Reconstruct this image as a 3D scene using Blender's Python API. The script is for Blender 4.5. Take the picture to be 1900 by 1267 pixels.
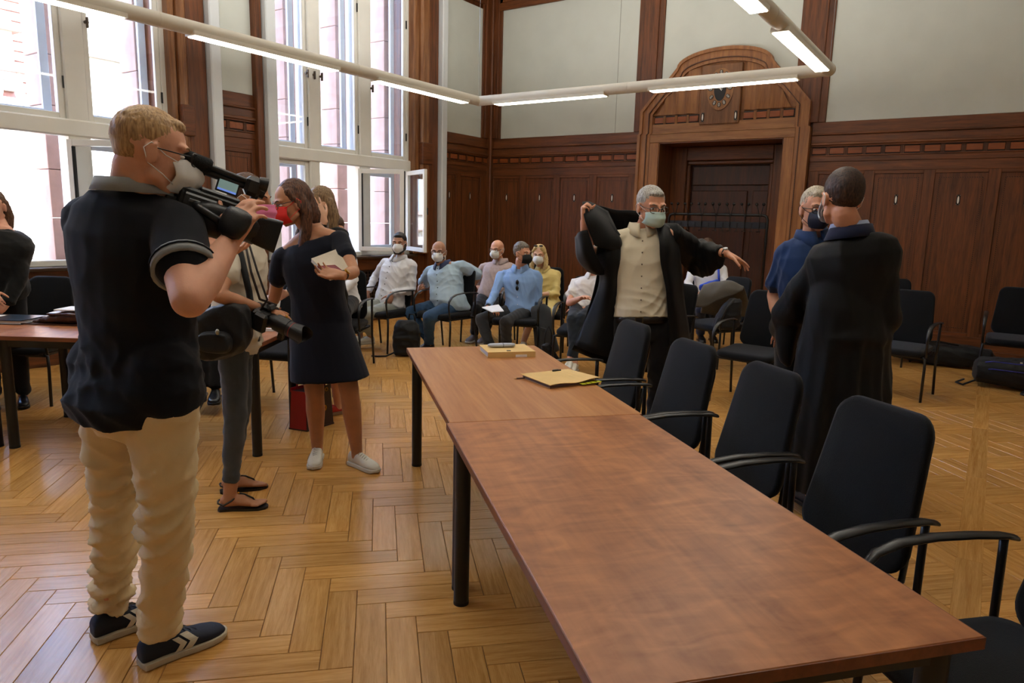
import bpy, bmesh, math, random
import numpy as np
from mathutils import Vector, Matrix, Quaternion
random.seed(7); rng = np.random.default_rng(7)
PI = math.pi
sc = bpy.context.scene
col = sc.collection
for o in list(bpy.data.objects): bpy.data.objects.remove(o, do_unlink=True)

# ------------------------------------------------------------------ camera
FPX, PIT, ROL, YAW, HC = 1300.0, .171368, .026704, .595174, 1.50
_cy, _sy, _cp, _sp = math.cos(YAW), math.sin(YAW), math.cos(PIT), math.sin(PIT)
CF = Vector((-_sy*_cp, _cy*_cp, -_sp)); CR = Vector((_cy, _sy, 0)); CU = CR.cross(CF)
CR, CU = CR*math.cos(ROL)+CU*math.sin(ROL), -CR*math.sin(ROL)+CU*math.cos(ROL)
CO = Vector((0, 0, HC)); FH = Vector((-_sy, _cy, 0))
cam = bpy.data.objects.new('camera', bpy.data.cameras.new('camera')); col.objects.link(cam)
cam.data.sensor_width = 36; cam.data.lens = 36*FPX/1900; cam.data.clip_start = .05
cam.matrix_world = Matrix(((CR.x, CU.x, -CF.x, 0), (CR.y, CU.y, -CF.y, 0), (CR.z, CU.z, -CF.z, HC), (0, 0, 0, 1)))
sc.camera = cam
def ray(x, y): return CF*FPX + CR*(x-950) + CU*(633.5-y)
def GZ(x, y, z=0.0):
    d = ray(x, y); return CO + d*((z-HC)/d.z)
def P(x, y, h):
    d = ray(x, y); return CO + d*(h/d.dot(FH))
def proj(p):
    v = Vector(p)-CO; z = v.dot(CF); return (950+FPX*v.dot(CR)/z, 633.5-FPX*v.dot(CU)/z, z)
def hd(p): return Vector(p).dot(FH)

# ------------------------------------------------------------------ world, sun, exposure
sc.view_settings.view_transform = 'Standard'; sc.view_settings.look = 'None'
sc.view_settings.gamma = 1; sc.view_settings.use_curve_mapping = False
sc.view_settings.exposure = 1.05
sc.cycles.transparent_max_bounces = 40; sc.cycles.max_bounces = 10; sc.cycles.diffuse_bounces = 5
w = bpy.data.worlds.new('world'); sc.world = w; w.use_nodes = True
nt = w.node_tree; nt.nodes.clear()
wo = nt.nodes.new('ShaderNodeOutputWorld'); bg = nt.nodes.new('ShaderNodeBackground')
sky = nt.nodes.new('ShaderNodeTexSky'); sky.sky_type = 'NISHITA'; sky.sun_disc = False
sky.sun_elevation = math.radians(48); sky.sun_rotation = math.radians(110); sky.altitude = 100
nt.links.new(sky.outputs[0], bg.inputs[0]); bg.inputs[1].default_value = 2.6
nt.links.new(bg.outputs[0], wo.inputs[0])
sl = bpy.data.lights.new('sun', 'SUN'); sl.energy = 20; sl.angle = math.radians(.6); sl.color = (1, .95, .86)
sun = bpy.data.objects.new('sun', sl); col.objects.link(sun)
sun.rotation_euler = Vector((-.62, .25, -.74)).to_track_quat('-Z', 'Y').to_euler()
YB, XW, XR, YF, ZC = 10.09, -7.41, 3.2, -7.6, 5.35
def portal(y0, y1, z0, z1):
    l = bpy.data.lights.new('window_daylight', 'AREA'); l.shape = 'RECTANGLE'; l.size = y1-y0; l.size_y = z1-z0
    l.cycles.is_portal = True
    o = bpy.data.objects.new('window_daylight', l); col.objects.link(o)
    o.location = (XW-.52, (y0+y1)/2, (z0+z1)/2); o.rotation_euler = Vector((1, 0, 0)).to_track_quat('-Z', 'Z').to_euler()
for s in (-11.25, -7.5, -3.75, 0.0): portal(5.55+s, 8.05+s, .95, 5.0)

# ------------------------------------------------------------------ materials
MATS = {}
def _p(name, color, rough=.5, spec=.5, metal=0.0):
    m = bpy.data.materials.new(name); m.use_nodes = True; b = m.node_tree.nodes['Principled BSDF']
    b.inputs['Base Color'].default_value = (*color, 1); b.inputs['Roughness'].default_value = rough
    b.inputs['Metallic'].default_value = metal; b.inputs['Specular IOR Level'].default_value = spec
    return m, m.node_tree, b
def hexc(h):
    v = [int(h[i:i+2], 16)/255 for i in (0, 2, 4)]
    return tuple(c/12.92 if c <= .04045 else ((c+.055)/1.055)**2.4 for c in v)
def mat(name, color, rough=.5, var=.12, nscale=8, bump=0.0, bscale=60, spec=.5, metal=0.0, sheen=0.0, stretch=(1, 1, 1), sss=0.0, coat=0.0):
    if name in MATS: return MATS[name]
    if isinstance(color, str): color = hexc(color)
    m, t, b = _p(name, color, rough, spec, metal)
    tc = t.nodes.new('ShaderNodeTexCoord'); mp = t.nodes.new('ShaderNodeMapping'); mp.inputs['Scale'].default_value = stretch
    t.links.new(tc.outputs['Object'], mp.inputs['Vector'])
    n = t.nodes.new('ShaderNodeTexNoise'); n.inputs['Scale'].default_value = nscale; n.inputs['Detail'].default_value = 4
    t.links.new(mp.outputs[0], n.inputs['Vector'])
    r = t.nodes.new('ShaderNodeMapRange'); r.inputs[1].default_value = .3; r.inputs[2].default_value = .7
    r.inputs[3].default_value = 1-var; r.inputs[4].default_value = 1+var*.6
    t.links.new(n.outputs[0], r.inputs[0])
    mx = t.nodes.new('ShaderNodeVectorMath'); mx.operation = 'SCALE'; mx.inputs[0].default_value = color
    t.links.new(r.outputs[0], mx.inputs['Scale']); t.links.new(mx.outputs[0], b.inputs['Base Color'])
    if bump:
        n2 = t.nodes.new('ShaderNodeTexNoise'); n2.inputs['Scale'].default_value = bscale; n2.inputs['Detail'].default_value = 3
        t.links.new(mp.outputs[0], n2.inputs['Vector'])
        bp = t.nodes.new('ShaderNodeBump'); bp.inputs['Strength'].default_value = bump; bp.inputs['Distance'].default_value = .004
        t.links.new(n2.outputs[0], bp.inputs['Height']); t.links.new(bp.outputs[0], b.inputs['Normal'])
    if sheen: b.inputs['Sheen Weight'].default_value = sheen
    if coat: b.inputs['Coat Weight'].default_value = coat; b.inputs['Coat Roughness'].default_value = .15
    if sss:
        b.inputs['Subsurface Weight'].default_value = sss; b.inputs['Subsurface Radius'].default_value = (.02, .008, .004); b.inputs['Subsurface Scale'].default_value = .3
    MATS[name] = m; return m
def wood(name, dark, light, rough=.35, axis='Z', scale=1.0, coords='Object', tone=None, spec=.5, fine=1.0, figure=0.0, bump=.05, tvar=.35):
    """streaky grain along one axis; tone: None, 'object' (Object Info random) or 'attr' (face attribute)"""
    if name in MATS: return MATS[name]
    dark, light = [hexc(c) if isinstance(c, str) else c for c in (dark, light)]
    m, t, b = _p(name, light, rough, spec)
    tc = t.nodes.new('ShaderNodeTexCoord'); mp = t.nodes.new('ShaderNodeMapping')
    k = {'X': (1, 14, 14), 'Y': (14, 1, 14), 'Z': (14, 14, 1)}[axis]
    mp.inputs['Scale'].default_value = [q*scale for q in k]
    t.links.new(tc.outputs[coords], mp.inputs['Vector'])
    src = mp.outputs[0]; tn = None
    if tone:
        if tone == 'object':
            oi = t.nodes.new('ShaderNodeObjectInfo'); tn = oi.outputs['Random']
        else:
            at = t.nodes.new('ShaderNodeAttribute'); at.attribute_name = 'tone'; tn = at.outputs['Fac']
        off = t.nodes.new('ShaderNodeVectorMath'); off.operation = 'MULTIPLY_ADD'
        cb = t.nodes.new('ShaderNodeCombineXYZ')
        for i in range(3): t.links.new(tn, cb.inputs[i])
        t.links.new(cb.outputs[0], off.inputs[0]); off.inputs[1].default_value = (37, 91, 53); t.links.new(src, off.inputs[2]); src = off.outputs[0]
    n = t.nodes.new('ShaderNodeTexNoise'); n.inputs['Scale'].default_value = 1.6; n.inputs['Detail'].default_value = 6; n.inputs['Roughness'].default_value = .6
    n.inputs['Distortion'].default_value = .4
    t.links.new(src, n.inputs['Vector'])
    n2 = t.nodes.new('ShaderNodeTexNoise'); n2.inputs['Scale'].default_value = 9*fine; n2.inputs['Detail'].default_value = 3
    t.links.new(src, n2.inputs['Vector'])
    ad = t.nodes.new('ShaderNodeMath'); ad.operation = 'MULTIPLY_ADD'; t.links.new(n2.outputs[0], ad.inputs[0]); ad.inputs[1].default_value = .35; t.links.new(n.outputs[0], ad.inputs[2])
    last = ad.outputs[0]
    if figure:
        mp2 = t.nodes.new('ShaderNodeMapping'); mp2.inputs['Scale'].default_value = (9, 3.5, 9); mp2.inputs['Rotation'].default_value = (0, 0, .5)
        t.links.new(tc.outputs[coords], mp2.inputs['Vector'])
        n3 = t.nodes.new('ShaderNodeTexNoise'); n3.inputs['Scale'].default_value = 1.5; n3.inputs['Detail'].default_value = 4; n3.inputs['Distortion'].default_value = 1.6
        t.links.new(mp2.outputs[0], n3.inputs['Vector'])
        a2 = t.nodes.new('ShaderNodeMath'); a2.operation = 'MULTIPLY_ADD'; t.links.new(n3.outputs[0], a2.inputs[0]); a2.inputs[1].default_value = figure; t.links.new(last, a2.inputs[2]); last = a2.outputs[0]
    r = t.nodes.new('ShaderNodeMapRange'); lo = .45+figure*.4; r.inputs[1].default_value = lo; r.inputs[2].default_value = lo+.5+figure*.2
    t.links.new(last, r.inputs[0])
    mx = t.nodes.new('ShaderNodeMix'); mx.data_type = 'RGBA'; mx.inputs[6].default_value = (*dark, 1); mx.inputs[7].default_value = (*light, 1)
    t.links.new(r.outputs[0], mx.inputs[0]); out = mx.outputs[2]
    if tone:
        rr = t.nodes.new('ShaderNodeMapRange'); rr.inputs[3].default_value = 1-tvar; rr.inputs[4].default_value = 1+tvar*.35; t.links.new(tn, rr.inputs[0])
        vm = t.nodes.new('ShaderNodeVectorMath'); vm.operation = 'SCALE'; t.links.new(out, vm.inputs[0]); t.links.new(rr.outputs[0], vm.inputs['Scale']); out = vm.outputs[0]
    t.links.new(out, b.inputs['Base Color'])
    if bump:
        bp = t.nodes.new('ShaderNodeBump'); bp.inputs['Strength'].default_value = bump; bp.inputs['Distance'].default_value = .002
        t.links.new(n2.outputs[0], bp.inputs['Height']); t.links.new(bp.outputs[0], b.inputs['Normal'])
    MATS[name] = m; return m
def emit(name, color, strength):
    if name in MATS: return MATS[name]
    m, t, b = _p(name, color, .4); b.inputs['Emission Color'].default_value = (*color, 1); b.inputs['Emission Strength'].default_value = strength
    MATS[name] = m; return m
def glass(name='window_glass', tint=(.96, .98, 1), refl=.10):
    if name in MATS: return MATS[name]
    m = bpy.data.materials.new(name); m.use_nodes = True; t = m.node_tree; t.nodes.clear()
    o = t.nodes.new('ShaderNodeOutputMaterial'); a = t.nodes.new('ShaderNodeBsdfTransparent'); g = t.nodes.new('ShaderNodeBsdfGlossy'); mx = t.nodes.new('ShaderNodeMixShader')
    a.inputs[0].default_value = (*tint, 1); g.inputs['Roughness'].default_value = .02
    # reflectance from the viewing angle, the same on both faces of the sheet
    ge = t.nodes.new('ShaderNodeNewGeometry'); dt = t.nodes.new('ShaderNodeVectorMath'); dt.operation = 'DOT_PRODUCT'
    t.links.new(ge.outputs['Incoming'], dt.inputs[0]); t.links.new(ge.outputs['Normal'], dt.inputs[1])
    def mth(op, x, y=None, c=False):
        q = t.nodes.new('ShaderNodeMath'); q.operation = op; q.use_clamp = c
        for i, v in enumerate((x, y)):
            if v is None: continue
            if isinstance(v, (int, float)): q.inputs[i].default_value = v
            else: t.links.new(v, q.inputs[i])
        return q.outputs[0]
    ab = mth('ABSOLUTE', dt.outputs['Value']); om = mth('SUBTRACT', 1, ab, True); pw = mth('POWER', om, 5); rf_ = mth('ADD', mth('MULTIPLY', pw, .92), .04, True)
    t.links.new(rf_, mx.inputs[0])
    t.links.new(a.outputs[0], mx.inputs[1]); t.links.new(g.outputs[0], mx.inputs[2]); t.links.new(mx.outputs[0], o.inputs[0])
    MATS[name] = m; return m
def dashed(name, base, dark, freq=40):
    if name in MATS: return MATS[name]
    m, t, b = _p(name, hexc(base), .4)
    tc = t.nodes.new('ShaderNodeTexCoord'); ck = t.nodes.new('ShaderNodeTexWave'); ck.inputs['Scale'].default_value = freq; ck.bands_direction = 'DIAGONAL'
    t.links.new(tc.outputs['Object'], ck.inputs['Vector'])
    mx = t.nodes.new('ShaderNodeMix'); mx.data_type = 'RGBA'; mx.inputs[6].default_value = (*hexc(dark), 1); mx.inputs[7].default_value = (*hexc(base), 1)
    t.links.new(ck.outputs[0], mx.inputs[0]); t.links.new(mx.outputs[2], b.inputs['Base Color']); MATS[name] = m; return m

# ------------------------------------------------------------------ mesh helpers
class MB:
    def __init__(s): s.v = []; s.f = []; s.m = []
    def add(s, vs, fs, mi=0):
        n = len(s.v); s.v += [tuple(q) for q in vs]; s.f += [tuple(i+n for i in f) for f in fs]; s.m += [mi]*len(fs); return s
    def box(s, x0, x1, y0, y1, z0, z1, mi=0, b=0.0):
        if x0 > x1: x0, x1 = x1, x0
        if y0 > y1: y0, y1 = y1, y0
        if z0 > z1: z0, z1 = z1, z0
        if not b:
            s.add([(x, y, z) for z in (z0, z1) for y in (y0, y1) for x in (x0, x1)], [(0, 2, 3, 1), (4, 5, 7, 6), (0, 1, 5, 4), (2, 6, 7, 3), (0, 4, 6, 2), (1, 3, 7, 5)], mi); return s
        vs = []; idx = {}
        c = ((x0+x1)/2, (y0+y1)/2, (z0+z1)/2); hh = ((x1-x0)/2, (y1-y0)/2, (z1-z0)/2)
        for sx in (-1, 1):
            for sy in (-1, 1):
                for sz in (-1, 1):
                    for k in range(3):
                        sg = (sx, sy, sz); q = [c[i]+sg[i]*(hh[i]-(b if i != k else 0)) for i in range(3)]
                        idx[(sx, sy, sz, k)] = len(vs); vs.append(q)
        fs = []
        for k in range(3):
            a_, b_ = (k+1) % 3, (k+2) % 3
            for sk in (-1, 1):
                f = []
                for sa, sb in ((-1, -1), (1, -1), (1, 1), (-1, 1)):
                    sg = [0, 0, 0]; sg[k] = sk; sg[a_] = sa; sg[b_] = sb; f.append(idx[(*sg, k)])
                fs.append(f if sk > 0 else f[::-1])
        for k in range(3):
            a_, b_ = (k+1) % 3, (k+2) % 3
            for sa in (-1, 1):
                for sb in (-1, 1):
                    def g(sk, kk):
                        sg = [0, 0, 0]; sg[k] = sk; sg[a_] = sa; sg[b_] = sb; return idx[(*sg, kk)]
                    f = [g(-1, a_), g(1, a_), g(1, b_), g(-1, b_)]; fs.append(f if sa*sb < 0 else f[::-1])
        for sx in (-1, 1):
            for sy in (-1, 1):
                for sz in (-1, 1):
                    f = [idx[(sx, sy, sz, k)] for k in range(3)]; fs.append(f if sx*sy*sz > 0 else f[::-1])
        s.add(vs, fs, mi); return s
    def tube(s, pts, r, n=10, mi=0, closed=False):
        pts = [Vector(p) for p in pts]; N = len(pts); rs = r if isinstance(r, (list, tuple)) else [r]*N
        ring = []; up = None; vs = []
        for i, p in enumerate(pts):
            if closed: d = (pts[(i+1) % N]-pts[i-1])
            else: d = (pts[min(i+1, N-1)]-pts[max(i-1, 0)])
            d.normalize()
            if up is None: up = d.orthogonal().normalized()
            up = (up-d*up.dot(d)).normalized(); si = d.cross(up)
            for k in range(n):
                a = 2*PI*k/n; vs.append(p+(up*math.cos(a)+si*math.sin(a))*rs[i])
        fs = []
        for i in range(N if closed else N-1):
            j = (i+1) % N
            for k in range(n):
                k2 = (k+1) % n; fs.append((i*n+k, i*n+k2, j*n+k2, j*n+k))
        if not closed: fs += [tuple(range(n))[::-1], tuple((N-1)*n+k for k in range(n))]
        s.add(vs, fs, mi); return s
    def cyl(s, c, r, z0, z1, n=20, mi=0): return s.tube([(c[0], c[1], z0), (c[0], c[1], z1)], r, n, mi)
    def prism(s, pts, a, b, plane='XZ', mi=0):
        """extrude a polygon between a and b along the missing axis"""
        def m(u, v, w): return {'XZ': (u, w, v), 'XY': (u, v, w), 'YZ': (w, u, v)}[plane]
        n = len(pts); vs = [m(u, v, a) for u, v in pts]+[m(u, v, b) for u, v in pts]
        fs = [tuple(range(n)), tuple(range(n, 2*n))[::-1]]+[(i+n, (i+1) % n+n, (i+1) % n, i) for i in range(n)]
        s.add(vs, fs, mi); return s
    def strip(s, inner, outer, a, b, plane='XZ', mi=0, closed=False):
        def m(u, v, w): return {'XZ': (u, w, v), 'XY': (u, v, w), 'YZ': (w, u, v)}[plane]
        n = len(inner); vs = [m(*q, a) for q in inner]+[m(*q, a) for q in outer]+[m(*q, b) for q in inner]+[m(*q, b) for q in outer]; fs = []
        for i in range(n if closed else n-1):
            j = (i+1) % n
            fs += [(i, j, n+j, n+i), (2*n+i, 3*n+i, 3*n+j, 2*n+j), (i, 2*n+i, 2*n+j, j), (n+i, n+j, 3*n+j, 3*n+i)]
        if not closed: fs += [(0, n, 3*n, 2*n), (n-1, 3*n-1, 4*n-1, 2*n-1)]
        s.add(vs, fs, mi); return s
    def ell(s, c, r, nu=16, nv=10, M=None, mi=0):
        vs = []; fs = []
        for i in range(nv+1):
            t = PI*i/nv
            for k in range(nu):
                a = 2*PI*k/nu; q = Vector((r[0]*math.sin(t)*math.cos(a), r[1]*math.sin(t)*math.sin(a), r[2]*math.cos(t)))
                if M is not None: q = M @ q
                vs.append(q+Vector(c))
        for i in range(nv):
            for k in range(nu):
                k2 = (k+1) % nu; fs.append((i*nu+k, (i+1)*nu+k, (i+1)*nu+k2, i*nu+k2))
        s.add(vs, fs, mi); return s
    def loft(s, rings, mi=0, cap=True):
        n = len(rings[0]); vs = [p for r in rings for p in r]; fs = []
        for i in range(len(rings)-1):
            for k in range(n):
                k2 = (k+1) % n; fs.append((i*n+k, i*n+k2, (i+1)*n+k2, (i+1)*n+k))
        if cap: fs += [tuple(range(n))[::-1], tuple((len(rings)-1)*n+k for k in range(n))]
        s.add(vs, fs, mi); return s
def fixn(me):
    b = bmesh.new(); b.from_mesh(me); bmesh.ops.recalc_face_normals(b, faces=b.faces); b.to_mesh(me); b.free()
def obj(name, mb, m, parent=None, smooth=False, fix=True, loc=None, **pr):
    me = bpy.data.meshes.new(name)
    vs = mb.v
    if loc is not None: lx, ly, lz = loc; vs = [(x-lx, y-ly, z-lz) for x, y, z in vs]
    me.from_pydata(vs, [], mb.f)
    for q in (m if isinstance(m, (list, tuple)) else [m]): me.materials.append(q)
    if isinstance(m, (list, tuple)): me.polygons.foreach_set('material_index', mb.m)
    if fix: fixn(me)
    if smooth:
        me.shade_smooth()
        if smooth != 'all':
            try: me.set_sharp_from_angle(angle=math.radians(38))
            except Exception: pass
    o = bpy.data.objects.new(name, me); col.objects.link(o)
    if parent is not None: o.parent = parent
    if loc is not None and parent is None: o.location = loc
    for k, v in pr.items(): o[k] = v
    return o
def thing(name, label, cat, loc=(0, 0, 0), rz=0.0, group=None):
    o = bpy.data.objects.new(name, None); col.objects.link(o); o.location = loc; o.rotation_euler = (0, 0, rz); o.empty_display_size = .1
    o['label'] = label; o['category'] = cat
    if group: o['group'] = group
    return o
def children(o): return [c for c in col.objects if c.parent == o]
def copy_tree(o, parent=None, kids=None):
    if kids is None:
        kids = {}
        for c in col.objects:
            if c.parent: kids.setdefault(c.parent.name, []).append(c)
    c = o.copy(); col.objects.link(c)
    if parent is not None: c.parent = parent
    for ch in kids.get(o.name, []): copy_tree(ch, c, kids)
    return c
def share(name, src, parent=None, loc=(0, 0, 0), rz=0.0, scale=None):
    o = bpy.data.objects.new(name, src.data); col.objects.link(o); o.location = loc; o.rotation_euler = (0, 0, rz)
    if scale: o.scale = scale
    if parent is not None: o.parent = parent
    return o

# ------------------------------------------------------------------ palette
W_WALL = wood('walnut_panelling', '3f210c', '7d4620', .42, 'Z')
W_WALLH = wood('walnut_rail', '45240e', '854c25', .4, 'X')
W_WALLY = wood('walnut_rail_side', '41220d', '7d4621', .4, 'Y')
W_LIGHT = wood('oak_portal', '724421', 'ad7440', .42, 'Z')
W_BLOCK = wood('orange_inlay_block', '70350f', '9c5424', .4, 'X')
W_DARK = mat('dark_inlay', '1a0c05', .5)
PLASTER = mat('wall_fabric_pale', 'c6c9bf', .85, .04, 3, .1, 120)
WHITE = mat('white_window_paint', 'd8d5cb', .4, .05, 4)
CEIL = mat('ceiling_plaster', 'e6e3da', .9, .03, 2)
BEAD = dashed('beading', '6a3a18', '201008', 26)
GLASS = glass()
BLACKM = mat('black_powdercoat', '0c0c0e', .4, .1, 30, spec=.5)
STONE = mat('pink_sandstone', 'b79384', .9, .14, 6, .3, 40)
# ================================================================== SETTING
S = dict(kind='structure')
# ---- floor: herringbone oak planks at 45 degrees, with straight border bands
floor = obj('floor', MB().box(XW-.1, XR+.1, YF-.1, YB+.5, -.12, -.004), wood('subfloor', '5a3510', '6b421a', .6), **S)
PL, PW = .504, .112
e1 = Vector((1, -1, 0))/math.sqrt(2); e2 = Vector((1, 1, 0))/math.sqrt(2)
def plank_geo(L, W, top=0.0, g=.0007, bv=.0016):
    x, y = L/2-g, W/2-g
    v = [(-x, -y, top-.003), (x, -y, top-.003), (x, y, top-.003), (-x, y, top-.003), (-x+bv, -y+bv, top), (x-bv, -y+bv, top), (x-bv, y-bv, top), (-x+bv, y-bv, top)]
    f = [(4, 5, 6, 7), (0, 1, 5, 4), (1, 2, 6, 5), (2, 3, 7, 6), (3, 0, 4, 7)]
    return v, f
planks = []
org = GZ(692, 940)
for m in range(-26, 27):
    for k in range(-110, 110):
        for typ in (0, 1):
            ox, oy = k*PW+m*PL, k*PW-m*PL
            if typ == 0: u, v = ox+PL/2, oy+PW/2
            else: u, v = ox+PL+PW/2, oy+PW-PL/2
            c = org+e1*u+e2*v
            if c.x < XW-.1 or c.x > XR+.1 or c.y < YF or c.y > YB+.45: continue
            if -.02 < c.x < .15 and False: continue
            planks.append((c.x, c.y, -PI/4 if typ == 0 else PI/4))
def inview(x, y):
    q = proj((x, y, 0)); return q[2] > .3 and -60 < q[0] < 1960 and 560 < q[1] < 1330
iv = sorted([p for p in planks if inview(p[0], p[1])], key=lambda p: hd((p[0], p[1], 0)))
single = set(iv[:300])
OAKP = dict(dark='b07a36', light='dba760', rough=.24, axis='X', scale=.8, coords='UV', spec=.5, bump=.02, tvar=.20)
OAK_O = wood('oak_parquet_plank', tone='object', **OAKP); OAK_A = wood('oak_parquet_field', tone='attr', **OAKP)
def uvmesh(name, vs, fs, uvs, m, tones=None):
    me = bpy.data.meshes.new(name); me.from_pydata(vs, [], fs); ul = me.uv_layers.new(name='UVMap')
    arr = np.array([uvs[v] for f in fs for v in f], dtype='f'); ul.data.foreach_set('uv', arr.ravel()); me.materials.append(m)
    if tones is not None:
        a = me.attributes.new('tone', 'FLOAT', 'FACE'); a.data.foreach_set('value', tones)
    return me
pv, pf = plank_geo(PL, PW)
pm = uvmesh('plank', pv, pf, [(x*3, y*3) for x, y, z in pv], OAK_O)
for p in iv[:300]:
    o = bpy.data.objects.new('plank', pm); col.objects.link(o); o.location = (p[0], p[1], random.uniform(-.0003, .0003)); o.rotation_euler = (0, 0, p[2]); o.parent = floor
vs, fs, uv, tn = [], [], [], []
for p in planks:
    if p in single: continue
    n = len(vs); c, s_ = math.cos(p[2]), math.sin(p[2]); dz = random.uniform(-.0003, .0003); r1 = random.uniform(0, 9)
    for x, y, z in pv: vs.append((p[0]+x*c-y*s_, p[1]+x*s_+y*c, z+dz)); uv.append((x*3+r1, y*3))
    fs += [tuple(i+n for i in f) for f in pf]; tn += [random.random()]*len(pf)
fo = bpy.data.objects.new('parquet_plank_field', uvmesh('parquet_plank_field', vs, fs, uv, OAK_A, tn)); col.objects.link(fo); fo.parent = floor; fo['kind'] = 'stuff'
# border bands (laid proud by a millimetre over the cut plank ends)
for bx in (.075,):
    L = 1.35
    bv, bf = plank_geo(L, .108, .0012)
    bm_ = uvmesh('border_plank', bv, bf, [(x*2, y*3) for x, y, z in bv], OAK_O)
    y = -1.0
    while y < YB:
        o = bpy.data.objects.new('border_plank', bm_); col.objects.link(o); o.location = (bx, y, 0); o.rotation_euler = (0, 0, PI/2); o.parent = floor; y += L
# ---- shell
ceil_ = obj('ceiling', MB().box(XW-.5, XR+.3, YF-.3, YB+.8, ZC, ZC+.2), CEIL, **S)
obj('wall_right', MB().box(XR, XR+.25, YF-.3, YB+.8, -.12, ZC), mat('side_wall_plaster', 'bdb8a6', .85), **S)  # unseen wall, plaster colour chosen to bounce light into the room
wf = MB(); wf.box(XW-.5, XR, YF-.25, YF, -.12, ZC); obj('wall_front', wf, mat('front_plaster', 'cfcabb', .85), **S)  # out of view behind the camera, pale colour chosen as light fill
# ---- back wall
OPX0, OPX1, OPZ = -4.26, -2.49, 2.68; PCX = -3.375
bw = MB()
bw.box(XW-.5, OPX0, YB+.02, YB+.7, -.12, ZC); bw.box(OPX1, XR, YB+.02, YB+.7, -.12, ZC); bw.box(OPX0, OPX1, YB+.02, YB+.7, OPZ, ZC)
back = obj('wall_back', bw, W_WALL, **S)
def part(name, mb, m, parent, **k): return obj(name, mb, m, parent, **k)
# rails / stiles helper: works along u on wall plane; wall 'B' (u = x, out = -y) or 'L' (u = y, out = +x)
class WallP:
    def __init__(s, kind, base): s.k = kind; s.base = base
    def box(s, mb, u0, u1, z0, z1, d0, d1, b=0.0, mi=0):
        if s.k == 'B': mb.box(u0, u1, s.base-d1, s.base-d0, z0, z1, mi, b)
        else: mb.box(s.base+d0, s.base+d1, u0, u1, z0, z1, mi, b)
        return mb
def inlay(mb, wp, u, z, mats=2):
    """mother of pearl oval on a little dark plaque"""
    wp.box(mb, u-.02, u+.02, z-.062, z+.062, .004, .010, .001, 0)
    n = 12
    vs = []
    for k in range(n):
        a = 2*PI*k/n; uu, zz = u+.0105*math.cos(a), z+.045*math.sin(a)
        vs.append((uu, s_base(wp, .0125), zz) if wp.k == 'B' else (s_base(wp, .0125), uu, zz))
    mb.add(vs, [tuple(range(n))], 1)
    for su in (-1, 1):
        for sz in (-1, 1): wp.box(mb, u+su*.015-.002, u+su*.015+.002, z+sz*.055-.002, z+sz*.055+.002, .01, .0115, 0, 1)
def s_base(wp, d): return wp.base-d if wp.k == 'B' else wp.base+d
PEARL = mat('mother_of_pearl', 'e8e4d8', .25)
GOLDL = mat('gilt_line', '7a4a1c', .4)
def wains(wp, parent, u0, u1, cells, horiz, panels=True, top=2.86):
    """one run of wainscot: stiles, rails, panels, frieze blocks, cornice"""
    H = horiz
    def rail(z0, z1, d, nm='rail', b=.004): part(nm, wp.box(MB(), u0, u1, z0, z1, 0, d, b), H, parent)
    rail(0, .10, .040, 'baseboard_moulding'); rail(.10, .25, .028, 'baseboard_board')
    rail(2.24, 2.36, .022); rail(2.36, 2.425, .030); rail(2.425, 2.44, .040, 'dark_moulding')
    rail(2.545, 2.56, .045, 'cornice_moulding'); rail(2.56, 2.60, .060, 'cornice_moulding', .012); rail(2.60, 2.69, .03); rail(2.69, 2.72, .05, 'cornice_moulding', .01); rail(2.72, top, .022)
    # frieze
    part('frieze_ground', wp.box(MB(), u0, u1, 2.44, 2.545, 0, .012), W_DARK, parent)
    n = max(1, round((u1-u0)/.2135)); st = (u1-u0)/n
    for i in range(n):
        a = u0+i*st
        part('frieze_block', wp.box(MB(), a+.024, a+st-.024, 2.456, 2.532, .008, .024, .003), W_BLOCK, parent)
        mb = MB()
        for q in (-.016, -.0055, .0055, .016):
            if i or True: wp.box(mb, a+q-.003, a+q+.003, 2.442, 2.543, .008, .028, 0)
        part('fluted_spacer', mb, W_WALL, parent)
    if panels:
        edges = [u0]+[e for c in cells for e in c]+[u1]
        for i in range(0, len(edges), 2):
            if edges[i+1]-edges[i] > .01: part('stile', wp.box(MB(), edges[i], edges[i+1], .25, 2.24, 0, .022, .003), W_WALL, parent)
        for a, b in cells:
            part('rail', wp.box(MB(), a, b, .25, .29, 0, .022, .003), H, parent); part('rail', wp.box(MB(), a, b, 2.20, 2.24, 0, .022, .003), H, parent)
            pn = part('panel', wp.box(MB(), a, b, .29, 2.20, -.01, .006, .003), W_WALL, parent)
            mb = MB(); o_ = .045
            wp.box(mb, a+o_, a+o_+.010, .34, 2.15, .004, .010); wp.box(mb, b-o_-.010, b-o_, .34, 2.15, .004, .010)
            wp.box(mb, a+o_, b-o_, .34, .35, .004, .010); wp.box(mb, a+o_, b-o_, 2.14, 2.15, .004, .010)
            part('beading', mb, BEAD, pn)
            mb = MB(); inlay(mb, wp, (a+b)/2, 1.88); part('pearl_inlay', mb, [W_DARK, PEARL], pn)
WB = WallP('B', YB)
wains(WB, back, XW, -4.60, [(-7.29, -6.75), (-6.62, -6.08), (-5.96, -5.42), (-5.29, -4.74)], W_WALLH)
wains(WB, back, -2.15, XR, [(-2.02+i*.662, -1.48+i*.662) for i in range(8)], W_WALLH)
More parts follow.
